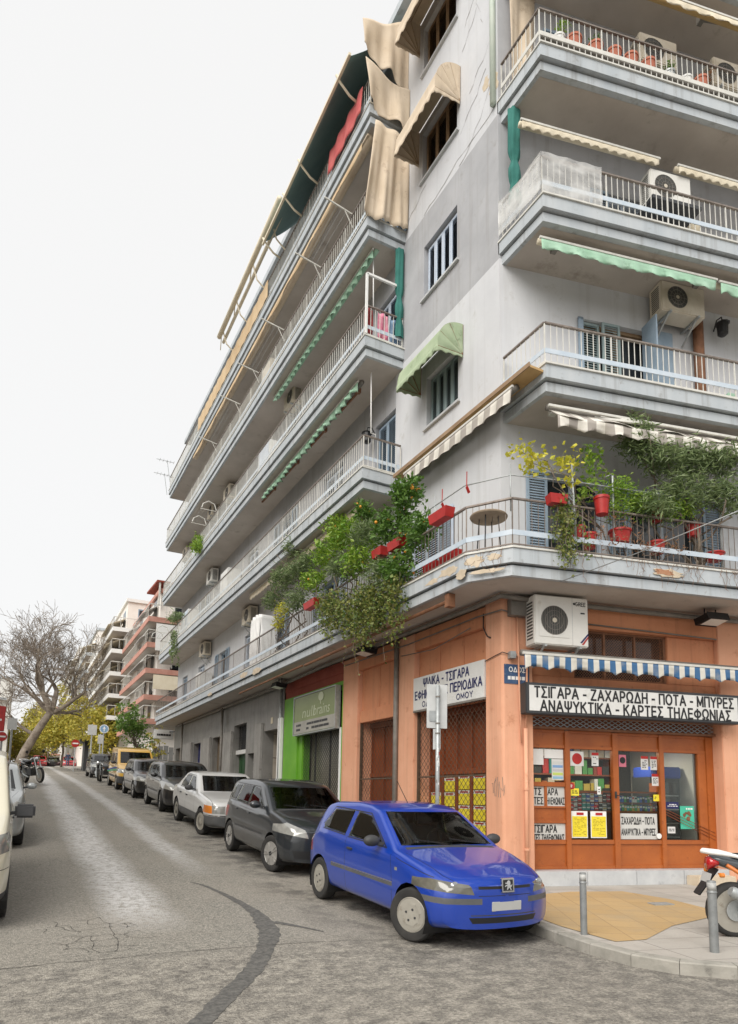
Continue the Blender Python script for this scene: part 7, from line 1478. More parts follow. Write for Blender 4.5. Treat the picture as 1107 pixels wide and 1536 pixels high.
# ---- motorcycles (local: x forward, y left, z up, origin below the rear axle)
def moto(lb, X, Y, yaw, body, accent, sc=1.0, lean=.06, tail=True, group=None, z=None):
    R_ = Matrix.Rotation(yaw, 3, 'Z') @ Matrix.Rotation(lean, 3, 'X') @ Matrix.Scale(sc, 3); base = (X, Y, (gz(X, Y) + .105) if z is None else z)
    t = thing('motorcycle', lb, 'motorcycle', base, group); t.rotation_euler = (Matrix.Rotation(yaw, 3, 'Z') @ Matrix.Rotation(lean, 3, 'X')).to_euler(); t.scale = (sc,) * 3
    WM[t.name] = Matrix.Translation(base) @ R_.to_4x4()
    def wh(x, r, wd, nm='wheel'):
        mb = MB(); mb.lathe([(r * .78, -wd * .4), (r * .9, -wd * .5), (r * .98, -wd * .3), (r, 0), (r * .98, wd * .3), (r * .9, wd * .5), (r * .78, wd * .4)], (x, 0, r), 32, 'y'); w_ = lpart(mb, nm, M['tyre'], t, smooth=True)
        mb = MB(); mb.lathe([(r * .80, -wd * .42), (r * .70, -wd * .3), (r * .70, wd * .3), (r * .80, wd * .42)], (x, 0, r), 32, 'y'); mb.lathe([(.001, -wd * .5), (r * .22, -wd * .45), (r * .22, wd * .45), (.001, wd * .5)], (x, 0, r), 16, 'y')
        for k in range(5): a = k * 2 * math.pi / 5 + .3; mb.bar((x + r * .15 * math.cos(a), 0, r + r * .15 * math.sin(a)), (x + r * .70 * math.cos(a + .18), 0, r + r * .70 * math.sin(a + .18)), .045, .05)
        lpart(mb, 'rim', M['rim_s'], w_, smooth=True, autos=35)
        mb = MB(); mb.lathe([(r * .22, -wd * .56), (r * .38, -wd * .56), (r * .38, -wd * .60), (r * .22, -wd * .60)], (x, 0, r), 24, 'y'); lpart(mb, 'brake_disc', M['galv'], w_)
    wh(0, .30, .13); wh(1.36, .30, .10)
    mb = MB(); mb.bar((0, -.10, .30), (.52, -.08, .40), .045, .07); mb.bar((0, .10, .30), (.52, .08, .40), .045, .07); mb.tube([(.05, -.13, .33), (.20, -.12, .70)], .028, 8); mb.tube([(.05, .13, .33), (.20, .12, .70)], .028, 8); lpart(mb, 'swing_arm', M['galv'], t)
    mb = MB(); mb.tube([(.62, -.14, .24), (.40, -.17, .30), (.12, -.19, .43)], [.03, .035, .04], 10); mb.lathe([(.035, -.0), (.06, .02), (.062, .42), (.04, .44), (.03, .43)], (0, 0, 0), 14, 'x') if False else mb.tube([(.22, -.19, .39), (-.02, -.205, .49), (-.12, -.21, .53), (-.15, -.21, .545)], [.05, .062, .062, .045], 14); lpart(mb, 'silencer', M['galv'], t, smooth=True, autos=50)
    mb = MB(); mb.tube([(.20, -.12, .66), (.55, -.13, .60), (.95, -.06, .72), (1.05, 0, .86)], .024, 8); mb.tube([(.20, .12, .66), (.55, .13, .60), (.95, .06, .72), (1.05, 0, .86)], .024, 8); mb.tube([(-.12, -.09, .80), (.20, -.12, .60), (.50, -.12, .36), (.85, -.08, .30), (1.02, -.02, .66)], .022, 8); lpart(mb, 'frame', accent, t, smooth=True)
    mb = MB(); mb.box((.45, -.13, .28), (.86, .13, .58)); lpart(mb, 'engine', M['darkgrey'], t, bevel=.03)
    mb = MB()
    def loft(rows):
        V = []; n = 14
        for (x, z, hw, hh) in rows:
            V += [(x, hw * math.cos(a) * (1 if math.sin(a) > -.3 else .85), z + hh * math.sin(a)) for a in [2 * math.pi * k / n for k in range(n)]]
        m = len(rows); mb.mesh(V, [(i * n + k, i * n + (k + 1) % n, (i + 1) * n + (k + 1) % n, (i + 1) * n + k) for i in range(m - 1) for k in range(n)] + [tuple(range(n)), tuple((m - 1) * n + k for k in range(n))])
    loft([(-.26, .86, .05, .035), (-.18, .84, .09, .06), (.0, .80, .12, .085), (.22, .76, .13, .10), (.42, .70, .12, .07)]); lpart(mb, 'tail_fairing', body, t, smooth=True)
    mb = MB(); loft([(.66, .84, .08, .05), (.78, .88, .14, .10), (.98, .89, .13, .11), (1.08, .86, .06, .05)]); lpart(mb, 'fuel_tank', body, t, smooth=True)
    mb = MB(); loft([(-.05, .885, .08, .03), (.15, .875, .13, .045), (.45, .82, .15, .05), (.68, .83, .09, .05)]); lpart(mb, 'saddle', M['black'], t, smooth=True)
    mb = MB(); mb.tube([(.12, -.14, .87), (-.10, -.13, .915), (-.30, -.07, .935), (-.345, 0, .935), (-.30, .07, .935), (-.10, .13, .915), (.12, .14, .87)], [.018, .022, .026, .026, .026, .022, .018], 8); lpart(mb, 'grab_rail', M['white'], t, smooth=True)
    mb = MB(); loft([(-.30, .80, .05, .075), (-.265, .81, .075, .07), (-.20, .81, .085, .05)]); q = lpart(mb, 'tail_light', M['redlens'], t, smooth=True)
    mb = MB(); mb.prism([(-.20, -.07, .74), (-.20, .07, .74), (-.40, .06, .46), (-.40, -.06, .46)], (-.012, 0, .012)); lpart(mb, 'mudguard', M['black'], t, bevel=.004)
    mb = MB(); mb.prism([(-.285, -.09, .70), (-.285, .09, .70), (-.32, .09, .58), (-.32, -.09, .58)], (-.006, 0, 0)); lpart(mb, 'number_plate', M['plate'], t)
    for s in (1, -1):
        mb = MB(); mb.tube([(-.2, s * .07, .70), (-.21, s * .14, .70)], .01, 6); mb.lathe([(.001, -.035), (.026, -.02), (.026, .02), (.001, .035)], (-.21, s * .16, .70), 10, 'x'); lpart(mb, 'indicator', M['amber'], t)
        mb = MB(); mb.tube([(1.36, s * .09, .30), (1.12, s * .09, .86), (1.06, s * .1, .98)], .024, 8); lpart(mb, 'fork', M['galv'], t)
        mb = MB(); mb.tube([(1.03, s * .05, 1.0), (.98, s * .22, 1.04), (.90, s * .36, 1.02)], .013, 7); mb.tube([(.96, s * .25, 1.04), (.98, s * .30, 1.18)], .007, 5); mb.lathe([(.001, -.008), (.055, -.006), (.055, .006), (.001, .008)], (.98, s * .31, 1.20), 12, 'x'); lpart(mb, 'handlebar', M['black'], t)
    mb = MB(); mb.lathe([(.02, .06), (.075, .03), (.085, -.03), (.001, -.06)], (1.17, 0, .92), 14, 'x'); lpart(mb, 'headlight', M['chrome'], t); mb = MB(); loft([(1.16, .62, .06, .01), (1.36, .635, .07, .01), (1.56, .58, .06, .01)]); lpart(mb, 'front_mudguard', body, t)
    return t
ACC = mat('orange_frame_paint', (.50, .13, .02), (.58, .17, .03), 5, .4); BODY = mat('grey_fairing', (.06, .07, .08), (.085, .095, .105), 3, .3, coat=1)
mt = moto('motorcycle with orange frame and red tail light, cut by the right edge of the picture', 7.03, 4.76, -UA - .22, BODY, ACC, .98, .08)
mb = MB()
for k, (a, b_) in enumerate((((0, 0), (.02, -.06)), ((.02, -.06), (.04, 0)), ((.06, 0), (.06, -.06)))): mb.bar((.14 + a[0], -.128, .80 + a[1]), (.14 + b_[0], -.128, .80 + b_[1]), .01)
lpart(mb, 'lettering', M['white'], mt)
moto('black motorcycle parked on the left side of the road, beyond the white hatchback', .45, 34, -1.2, mat('black_fairing', (.02, .02, .022), rough=.3, coat=1), M['darkgrey'], 1.15, .1, z=gz(.4, 34))
moto('dark scooter-like motorcycle between the yellow van and the far black compact car', 4.0, 37.6, -1.75, mat('dark_fairing', (.03, .03, .035), rough=.3, coat=1), M['darkgrey'], 1.0, .1, z=gz(4, 37.6))
# ---- walking person at the top of the street (one continuous figure)
def person(lb, X, Y, h):
    g = gz(X, Y); s = h / 1.75; t = thing('person', lb, 'person', (X, Y, g))
    J = {'pel': (0, 0, .95), 'sp': (0, .02, 1.18), 'ch': (0, .03, 1.38), 'nk': (0, .02, 1.50), 'hd': (0, .0, 1.62), 'tp': (0, 0, 1.74), 'hl': (-.10, 0, .92), 'kl': (-.11, -.10, .50), 'fl': (-.11, .02, .08), 'tl': (-.11, -.12, .04), 'hr': (.10, 0, .92), 'kr': (.11, .12, .50), 'fr': (.11, .30, .10), 'tr': (.11, .18, .03), 'sl': (-.20, .02, 1.42), 'el': (-.26, .08, 1.14), 'wl': (-.25, -.06, .92), 'sr': (.20, .02, 1.42), 'er': (.26, .0, 1.14), 'wr': (.25, -.1, .95)}
    Rr = dict(pel=.15, sp=.14, ch=.16, nk=.06, hd=.10, tp=.06, hl=.10, kl=.07, fl=.05, tl=.045, hr=.10, kr=.07, fr=.05, tr=.045, sl=.075, el=.055, wl=.04, sr=.075, er=.055, wr=.04)
    E_ = [('pel', 'sp'), ('sp', 'ch'), ('ch', 'nk'), ('nk', 'hd'), ('hd', 'tp'), ('pel', 'hl'), ('hl', 'kl'), ('kl', 'fl'), ('fl', 'tl'), ('pel', 'hr'), ('hr', 'kr'), ('kr', 'fr'), ('fr', 'tr'), ('ch', 'sl'), ('sl', 'el'), ('el', 'wl'), ('ch', 'sr'), ('sr', 'er'), ('er', 'wr')]
    ks = list(J); me = bpy.data.meshes.new('body'); me.from_pydata([tuple(c * s for c in J[k]) for k in ks], [(ks.index(a), ks.index(b)) for a, b in E_], []); o = bpy.data.objects.new('body', me); COL.objects.link(o); o.parent = t
    mo = o.modifiers.new('skin', 'SKIN'); sv = me.skin_vertices[0].data
    for i, k in enumerate(ks): sv[i].radius = (Rr[k] * s * 1.05, Rr[k] * s * (.8 if k in ('ch', 'sp', 'pel') else 1)); sv[i].use_root = k == 'pel'
    o.modifiers.new('sub', 'SUBSURF').levels = 1; o.modifiers['sub'].render_levels = 2
    m, nt, p = nodes('walker_clothes'); g_ = nt.nodes.new('ShaderNodeTexCoord'); sp = nt.nodes.new('ShaderNodeSeparateXYZ'); nt.links.new(g_.outputs['Object'], sp.inputs[0]); r = nt.nodes.new('ShaderNodeValToRGB'); r.color_ramp.interpolation = 'CONSTANT'; e = r.color_ramp.elements; e[0].color = (.02, .02, .02, 1); e[1].position = .05; e[1].color = (.05, .07, .13, 1)
    for pos, c in ((.56, (.02, .03, .07, 1)), (.855, (.35, .2, .14, 1)), (.945, (.03, .02, .015, 1))): q = e.new(pos); q.color = c
    mm = nt.nodes.new('ShaderNodeMath'); mm.operation = 'DIVIDE'; mm.inputs[1].default_value = h; nt.links.new(sp.outputs[2], mm.inputs[0]); nt.links.new(mm.outputs[0], r.inputs[0]); nt.links.new(r.outputs[0], p.inputs['Base Color']); me.materials.append(m)
    return t
q = ay(101, 1150, 84); person('person in dark blue clothes walking at the top of the street', float(q[0]), 84, 1.72)
# ---- buildings behind
def block(lb, x0, y0, x1, y1, zs_, mw, mband, dep=.9, door=1.9, near=True, mdoor='shutter', name='apartment_building', blind='cloth_cream', g=None, top=1.0):
    """zs_: slab levels from the first floor up; balconies on the street side and on the near end"""
    g0 = g if g is not None else gz(x0, y0); t = thing(name, lb, 'building', (x0, y0, g0)); zt = zs_[-1] + top
    mb = MB(); mb.box((x0, y0, g0 - 1), (x1, y1, zt)); mb.build('wall', M[mw], t)
    mb = MB(); mb.box((x0 - .15, y0 - .15, zt), (x1 + .1, y1 + .15, zt + .25)); mb.build('roof', M[mband], t)
    for k, z in enumerate(zs_[:-1]):
        hh = zs_[k + 1] - z
        mb = MB(); mb.prism([(x0 + .02, y0 - dep, z - .14), (x0 - dep, y0 - dep, z - .14), (x0 - dep, y1, z - .14), (x0 + .02, y1, z - .14)] if not near else [(x1 - .5, y0 + .02, z - .14), (x1 - .5, y0 - dep, z - .14), (x0 - dep, y0 - dep, z - .14), (x0 - dep, y1, z - .14), (x0 + .02, y1, z - .14), (x0 + .02, y0 + .02, z - .14)], (0, 0, .14)); b = mb.build('balcony', M['soffit'], t)
        mb = MB(); e = .06; mb.box((x0 - dep - e, y0 - dep - e, z - .16), (x0 - dep, y1 + .02, z + .16)); mb.box((x0 - dep, y0 - dep - e, z - .16), (x1 - .4, y0 - dep, z + .16)); mb.build('parapet_band', M[mband], b)
        mb = MB(); mb.bar((x0 - dep, y0 - dep, z + .95), (x0 - dep, y1, z + .95), .05); mb.bar((x0 - dep, y0 - dep, z + .95), (x1 - .5, y0 - dep, z + .95), .05)
        for i in range(int((y1 - y0) / .5)): mb.bar((x0 - dep, y0 - dep + i * .5, z + .25), (x0 - dep, y0 - dep + i * .5, z + .95), .025)
        for i in range(int((x1 - x0) / .5)): mb.bar((x0 - dep + i * .5, y0 - dep, z + .25), (x0 - dep + i * .5, y0 - dep, z + .95), .025)
        mb.build('railing', M['whitebar'], b)
        y = y0 + 1
        while y < y1 - 2:
            mb = MB(); mb.box((x0 - .03, y, z), (x0 + .01, y + 1.3, z + 2.1)); w_ = mb.build('balcony_door', M[mdoor], t); mb = MB(); mb.box((x0 - .045, y + .1, z + .1), (x0 - .032, y + 1.2, z + 2)); mb.build('pane', M['pane'], w_)
            if rng.random() < .45: mb = MB(); mb.prism([(x0 - .05, y - .5, z + hh - .3), (x0 - .05, y + 2.2, z + hh - .3), (x0 - dep - .25, y + 2.2, z + hh - .95), (x0 - dep - .25, y - .5, z + hh - .95)], (0, 0, .03)); mb.build('awning', M[blind], t)
            y += 2.7
        x = x0 + .8
        while x < x1 - 2 and near:
            mb = MB(); mb.box((x, y0 - .03, z), (x + 1.2, y0 + .01, z + 2.1)); w_ = mb.build('balcony_door', M[mdoor], t); mb = MB(); mb.box((x + .08, y0 - .045, z + .1), (x + 1.1, y0 - .032, z + 2)); mb.build('pane', M['pane'], w_); x += 2.4
    return t
zl = lambda px_, py_, Y: float(ay(px_, py_, Y)[2])
Y2 = 42.5; lv = [zl(232, y_, 41.6) for y_ in (1082, 1046, 1006, 967, 928)] + [zl(232, 905, 41.6)]
b2 = block('cream apartment block with salmon red balcony bands behind the far end of the grey building', 7.35, Y2, 19, 53, lv[:5] + [lv[5] + .6], 'creamwall', 'pinkband', near=True, top=.4, dep=.75, mdoor='acwhite', blind='signwhite')
for i, (y_, hh_) in enumerate(((928, 1.7), (1006, 1.1))):
    z = zl(232, y_, 41.6); mb = MB(); mb.sheet(lambda u, v: (7.0 + 3.6 * u, 41.56 - .05 * v, z + (-.28 if i == 0 else -.25) - hh_ * v * (.8 if i else 1)), 8, 4, .02); tag(mb.build('sun_blind', M['white'] if i == 0 else M['cloth_cream']), 'white blind hung below the top salmon band of the cream block' if i == 0 else 'cream blind hung below a lower salmon band of the cream block', 'blind')
t = thing('roof_pergola', 'dark red pergola with a white frame on the roof of the cream block', 'pergola', (8, 44, lv[5] + 1)); zr = lv[5] + .1
mb = MB(); mb.prism([(7.0, 42.2, zr + 1.5), (11, 42.2, zr + 1.5), (11, 46, zr + 1.7), (7.0, 46, zr + 1.7)], (0, 0, .12)); mb.build('cover', M['redbr'], t); mb = MB(); [mb.bar((x, 42.3, zr), (x, 42.3, zr + 1.5), .1) for x in (7.2, 9.0, 10.8)]; mb.build('post', M['whitebar'], t)
t = thing('chimney_block', 'ochre stair tower with small chimneys on the roof behind the cream block', 'roof tower', (11, 50, lv[5])); mb = MB(); mb.box((10.2, 50, lv[5] + .2), (13.5, 53, lv[5] + 5.4)); mb.build('tower', mat('ochre_render', (.52, .30, .16), (.60, .38, .22), 2, .9), t); mb = MB(); [mb.box((x, 50.3, lv[5] + 5.4), (x + .5, 50.8, lv[5] + 6.1)) for x in (10.4, 11.4, 12.4)]; mb.build('chimney', M['pinkband'], t)
block('white apartment block with pale balconies beyond the cream and salmon one', 7.0, 55, 19, 74, [zl(185, y_, 54) for y_ in (1078, 1045, 1012, 978, 945, 915)], 'creamwall', 'white', near=True, blind='cloth_cream', dep=1.1)
block('pale grey apartment block farther along the street, behind the bare branches', 6.8, 76, 19, 96, [zl(140, y_, 75) for y_ in (1085, 1060, 1035, 1008, 982, 955)], 'creamwall', 'fascia', near=True, dep=1.1)
block('distant beige apartment block at the end of the right-hand row', 6.6, 98, 19, 125, [zl(112, y_, 97) for y_ in (1090, 1068, 1046, 1024, 1002, 980)], 'creamwall', 'white', near=True, dep=1.0)
block('pale building at the far left edge, behind the plane tree', -16, 95, -1.2, 112, [zl(15, y_, 95) for y_ in (1100, 1075, 1050, 1030)], 'acwhite', 'fascia', near=True, dep=.8)
block('low beige building closing the street behind the autumn trees', 3, 150, 30, 165, [9, 12, 15, 17.5], 'creamwall', 'pinkband', near=True, dep=.8)
mb = MB(); 
for i in range(22): mb.box((6.9 + i * .30, 39.6, gz(7, 39.6)), (7.16 + i * .30, 39.66, gz(7, 39.6) + 2.0 + .04 * (i % 3)))
mb.box((6.85, 39.66, gz(7, 39.6) + .4), (13.5, 39.72, gz(7, 39.6) + .5)); mb.box((6.85, 39.66, gz(7, 39.6) + 1.6), (13.5, 39.72, gz(7, 39.6) + 1.7)); tag(mb.build('board_fence', mat('grey_boards', (.22, .22, .21), (.3, .3, .29), 3, .8)), 'grey board fence between the grey building and the cream block', 'fence')
a, b = ay(231, 1094, 36.6), ay(252, 1109, 36.6); t = thing('projecting_sign', 'small white box sign with a dark line of print at the far corner', 'sign', (float(b[0]), 36.6, float(b[2])))
mb = MB(); mb.box((float(a[0]), 36.5, float(b[2])), (float(b[0]) + .25, 36.7, float(a[2]))); mb.build('box', M['signwhite'], t, bevel=.02); dashes(lambda x, z, o: (x, 36.49 - o, z), float(a[0]) + .08, float(b[0]) + .15, float(b[2]) + .12, float(b[2]) + .32, .0, 1, M['black'], t, 1)
mb = MB(); mb.bar((float(b[0]), 36.6, float(a[2]) - .1), (7.6, 35.8, float(a[2]) - .1), .05); mb.build('arm', M['darkgrey'], t)
t = thing('kiosk', 'dark street kiosk with a flat roof behind the traffic signs', 'kiosk', (5.9, 58, gz(6, 58))); a, b = ay(124, 1109, 58), ay(161, 1127, 58)
mb = MB(); mb.box((float(a[0]) + .2, 58.2, gz(6, 58)), (float(b[0]), 60, float(a[2]) - .2)); mb.build('body', M['darkgrey'], t); mb = MB(); mb.box((float(a[0]) - .2, 57.6, float(a[2]) - .2), (float(b[0]) + .3, 60.3, float(a[2]))); mb.build('roof', M['black'], t); mb = MB(); mb.box((float(a[0]) + .5, 58.17, gz(6, 58) + 1.1), (float(b[0]) - .3, 58.198, float(a[2]) - .6)); mb.build('window', M['galv'], t)
# aerials on the long balconies
for y, z, lb in ((35.0, 18.7, 'television aerial at the far end of the fifth long balcony'), (35.6, 18.2, 'second television aerial hung off the far end of the fifth long balcony')):
    mb = MB(Lp); mb.tube([(y, z - .6, 1.15), (y, z + .55, 1.35)], .018, 6); mb.bar((y, z + .5, 1.0), (y, z + .5, 1.9), .02); [mb.bar((y - .18, z + .5, 1.0 + k * .18), (y + .18, z + .5, 1.0 + k * .18), .012) for k in range(5)]; tag(mb.build('television_aerial', M['galv']), lb, 'aerial')
# ---- trees
def leaves(mb, P, n, spread, size, asp=.45, droop=.2, up=0):
    for _ in range(n):
        c = P + Vector((rng.gauss(0, spread), rng.gauss(0, spread), rng.gauss(0, spread * .9)))
        d = Vector((rng.gauss(0, 1), rng.gauss(0, 1), rng.gauss(-droop, .6) + up)); d = d.normalized() if d.length > 1e-3 else Vector((1, 0, 0)); l = size * rng.uniform(.4, 1.4)
        n_ = d.cross(Vector((rng.gauss(0, 1), rng.gauss(0, 1), rng.gauss(0, 1)))); n_ = n_.normalized() if n_.length > 1e-3 else d.orthogonal(); w_ = n_ * l * asp / 2; k = d.cross(n_) * l * .08
        b = len(mb.v); mb.v += [tuple(c), tuple(c + d * l * .45 + w_ + k), tuple(c + d * l), tuple(c + d * l * .45 - w_ + k)]; mb.f.append([b, b + 1, b + 2, b + 3]); mb.m.append(mb.mi)
def blob(r, c):
    while True:
        p = Vector((rng.uniform(-1, 1), rng.uniform(-1, 1), rng.uniform(-1, 1)))
        if .25 < p.length < 1: return Vector((c[0] + p.x * r[0], c[1] + p.y * r[1], c[2] + p.z * r[2]))
def limb(mb, a, b, r0, r1, wob=.12, n=5):
    a, b = Vector(a), Vector(b); L_ = (b - a).length; mb.tube([a.lerp(b, i / n) + Vector((rng.gauss(0, 1), rng.gauss(0, 1), rng.gauss(0, .5))) * (wob * L_ * .25 if 0 < i < n else 0) for i in range(n + 1)], [r0 + (r1 - r0) * i / n for i in range(n + 1)], 7)
def leafy_tree(lb, x, y, top, rad, ht, mleaf, n=220, per=16, size=.22, trunk_r=.13, gap=.5, name='street_tree'):
    g = gz(x, y); t = thing(name, lb, 'tree', (x, y, g), None); mb = MB(); cz = top - ht / 2; limb(mb, (x, y, g - .2), (x + .1, y, cz - ht * .3), trunk_r, trunk_r * .7, .05)
    cl = []
    lobes = [(Vector((x, y, cz)) + Vector((rng.uniform(-1, 1) * rad * .55, rng.uniform(-1, 1) * rad * .55, rng.uniform(-.8, .8) * ht * .34)), rng.uniform(.3, .55)) for _ in range(9)]
    for c, k in lobes: limb(mb, (x + .1, y, cz - ht * .3), c, trunk_r * .5, .02, .2)
    mb.build('trunk', M['bark'], t, smooth=True); mb = MB()
    for i in range(n): c, k = rng.choice(lobes); leaves(mb, blob((rad * k, rad * k, ht * k * .55), c), per, .14 * rad / 2, size, .6)
    mb.build('crown', mleaf, t, recalc=False); return t
for lb, px_, ytop, Y, rad, ht, m in (('autumn tree with olive yellow leaves beyond the no-entry sign', 100, 1040, 74, 2.3, 5.5, 'leaf_yt'), ('yellowish autumn tree close to the plane tree, left of the walking person', 78, 1052, 96, 2.8, 6.0, 'leaf_yt'), ('olive green autumn tree behind the round blue sign', 150, 1032, 66, 2.4, 6.0, 'leaf_yt'), ('yellow autumn tree in front of the white apartment block', 172, 1040, 56, 1.8, 5.0, 'leaf_yt'), ('tall olive autumn tree behind the other autumn trees', 128, 1022, 104, 3.4, 9, 'leaf_yt'), ('low autumn tree at the far left, behind the parked cars', 50, 1075, 108, 3.2, 6, 'leaf_yt'), ('dark leaved tree closing the view at the end of the street', 20, 1080, 118, 4.0, 7, 'leaf_dry')):
    q = ay(px_, ytop, Y); leafy_tree(lb, float(q[0]), Y, float(q[2]), rad * 1.4, ht * 1.1, M[m], 420, 16, .19 + Y * .0011)
q = ay(207, 1058, 39.0); leafy_tree('fresh green young tree in front of the board fence', float(q[0]), 39.0, float(q[2]), 1.25, 3.0, M['leaf_gt'], 190, 12, .16, .07)
q = ay(238, 1085, 37.6); leafy_tree('thin yellow green shrub by the far corner of the grey building', float(q[0]), 37.6, float(q[2]), .7, 2.4, M['leaf_yt'], 40, 10, .12, .04, name='shrub')
def bare_tree(lb, x, y):
    g = gz(x, y); t = thing('plane_tree', lb, 'tree', (x, y, g)); mb = MB(); mt_ = MB()
    def grow(p, d, r, ln, lev):
        pts, R = [p], [r]; n = 4 if lev < 3 else 3
        for i in range(n):
            d = (d + Vector((rng.gauss(0, .17), rng.gauss(0, .17), rng.gauss(.035, .12)))).normalized(); p = p + d * ln / n; pts.append(p); R.append(max(.013, r * (1 - .36 * (i + 1) / n)))
        (mb if lev < 2 else mt_).tube(pts, R, 8 if lev < 2 else 4, False)
        if lev >= 6: return
        for j in range(3):
            az = rng.uniform(0, 6.28); sp = rng.uniform(.3, .95); u = d.orthogonal().normalized(); v = d.cross(u); nd = (d * math.cos(sp) + (u * math.cos(az) + v * math.sin(az)) * math.sin(sp) + Vector((0, 0, .06))).normalized()
            grow(pts[-1 - j], nd, R[-1 - j] * rng.uniform(.55, .8), ln * rng.uniform(.62, .84), lev + 1)
    p0 = Vector((x, y, g - .3)); p1 = Vector((x + 2.1, y, g + 4.6)); mb.tube([p0, p0.lerp(p1, .35) + Vector((-.2, 0, 0)), p0.lerp(p1, .7) + Vector((-.1, 0, .1)), p1], [.40, .34, .30, .26], 12)
    for d, r, l in ((Vector((-.9, .1, .55)), .19, 2.9), (Vector((-.45, -.3, 1)), .24, 3.1), (Vector((.35, .2, 1)), .24, 3.0), (Vector((.95, 0, .62)), .18, 3.1), (Vector((1, .1, .25)), .13, 2.8), (Vector((-.1, .6, .8)), .18, 2.8)): grow(p1 - Vector((0, 0, .15)), d.normalized(), r, l, 0)
    q = p0.lerp(p1, .6); grow(q, Vector((-1, 0, .35)).normalized(), .15, 2.6, 1)
    mb.build('trunk', M['bark_plane'], t, smooth=True, recalc=False); mt_.build('branches', M['bark_plane'], t, smooth=True, recalc=False)
bare_tree('tall bare plane tree with pale forked limbs at the far left', .05, 58)
strip(-3.0, 1.25, 50, 120, 'pavement_far')

# unseen block opposite, added to darken reflections in car paint and glass
block('unseen beige apartment block added on the opposite side of the street for reflections and shade', -18, 8, -6.6, 34, [4.2, 7.3, 10.4, 13.4], 'stone', 'fascia', dep=.9, g=0)
# ================================================================== PLANTS AND POTS ON THE BALCONIES
def P3L(px_, py_, o): y, z = pl(px_, py_, o); return Vector(Lp(y, z, o))
def P3R(px_, py_, o): s, z = pr(px_, py_, o); return Vector(Rp(s, z, o))
def plant(name, lb, base, blobs, m, n, per, size, asp, droop=.2, spread=.07, stem=.018, cat='plant', fruit=0, dry=0, mstem='bark'):
    t = thing(name, lb, cat, tuple(base)); mb = MB()
    for c, r in blobs: limb(mb, base, c, stem, stem * .35, .35, 6)
    mb.build('stem', M[mstem], t, smooth=True); mb = MB()
    tot = sum(r[0] * r[1] * r[2] for _, r in blobs) ** .5; W_ = [(r[0] * r[1] * r[2]) ** .6 for _, r in blobs]; S_ = sum(W_)
    for (c, r), w_ in zip(blobs, W_):
        for _ in range(max(3, int(n * w_ / S_))): leaves(mb, blob(r, c), per, spread, size, asp, droop)
    mb.build('foliage', m, t, recalc=False)
    for k in range(fruit):
        c, r = rng.choice(blobs); q = blob([v * 1.02 for v in r], c); mb = MB(); rr = rng.uniform(.028, .04); mb.lathe([(.001, -rr), (rr * .7, -rr * .7), (rr, 0), (rr * .7, rr * .7), (.001, rr)], q, 10); mb.build('orange', M['fruit'], t, smooth=True)
    return t
M['fruit'] = mat('orange_fruit', (.62, .24, .02), (.70, .32, .03), 6, .5); M['leaf_or'] = leafmat('turning_leaf', (.52, .30, .02), (.62, .42, .04))
# long side, lowest balcony
zf = ZB[1] + .47
plant('orange_tree', 'orange tree with fruit, topping the greenery on the long side of the corner balcony', (6.75, 11.7, zf), [(P3L(610, 745, .9), (.30, .42, .38)), (P3L(585, 790, 1.0), (.34, .5, .34)), (P3L(625, 800, .95), (.3, .42, .38)), (P3L(600, 850, 1.05), (.3, .5, .28)), (P3L(545, 765, .9), (.22, .32, .2))], M['leaf'], 330, 13, .105, .5, fruit=26, stem=.03, spread=.06)
plant('citrus_bush', 'dense bright green bush in the middle of the long side of the corner balcony', (6.75, 14.2, zf), [(P3L(520, 800, 1.0), (.30, .6, .32)), (P3L(490, 830, 1.0), (.3, .6, .3)), (P3L(540, 840, 1.1), (.34, .6, .32)), (P3L(470, 870, 1.0), (.25, .5, .25)), (P3L(505, 790, .8), (.24, .4, .22))], M['leaf_b'], 300, 12, .10, .5, fruit=8, stem=.025)
plant('oleander', 'grey green oleander mixed into the bush on the long side of the corner balcony', (6.75, 13.2, zf), [(P3L(545, 805, 1.1), (.26, .45, .3)), (P3L(515, 850, 1.1), (.28, .5, .26)), (P3L(570, 860, 1.1), (.28, .4, .26))], M['leaf_o'], 190, 13, .13, .2, stem=.02)
plant('oleander', 'grey green oleander leaning out at the left end of the balcony greenery', (6.7, 17.3, zf), [(P3L(425, 865, 1.1), (.3, .7, .34)), (P3L(450, 845, 1.0), (.3, .6, .3)), (P3L(410, 900, 1.1), (.24, .5, .22)), (P3L(445, 900, 1.05), (.25, .5, .25)), (P3L(440, 820, .9), (.2, .35, .2))], M['leaf_o'], 260, 13, .14, .2, stem=.025)
plant('yellowing_plant', 'small yellow green plant with red flowers at the left end of the balcony railing', (6.5, 18.6, zf), [(P3L(425, 915, 1.1), (.14, .28, .22)), (P3L(418, 935, 1.1), (.12, .2, .2))], M['leaf_y'], 50, 10, .08, .4, stem=.012)
def ivy(lb, starts, lens, m, n=26, size=.055, per=5, spread=.045, px=None):
    t = thing('hanging_ivy', lb, 'plant', tuple(starts[0])); mb = MB(); ml = MB()
    for p, L_ in zip(starts, lens):
        q = Vector(p); pts = [q]; k = int(L_ / .07)
        for i in range(k):
            q = q + Vector((rng.gauss(0, .018), rng.gauss(0, .022), -.07)); pts.append(q); leaves(ml, q, per, spread, size, .8, .5)
        mb.tube(pts, .004, 4, False)
    mb.build('stem', M['bark'], t, recalc=False); ml.build('foliage', m, t, recalc=False)
st = [P3L(600 - i * 5.2 + rng.uniform(-2, 2), 868 + i * 1.3 + rng.uniform(-12, 10), 1.08 + rng.uniform(0, .16)) for i in np.linspace(0, 23, 46)]
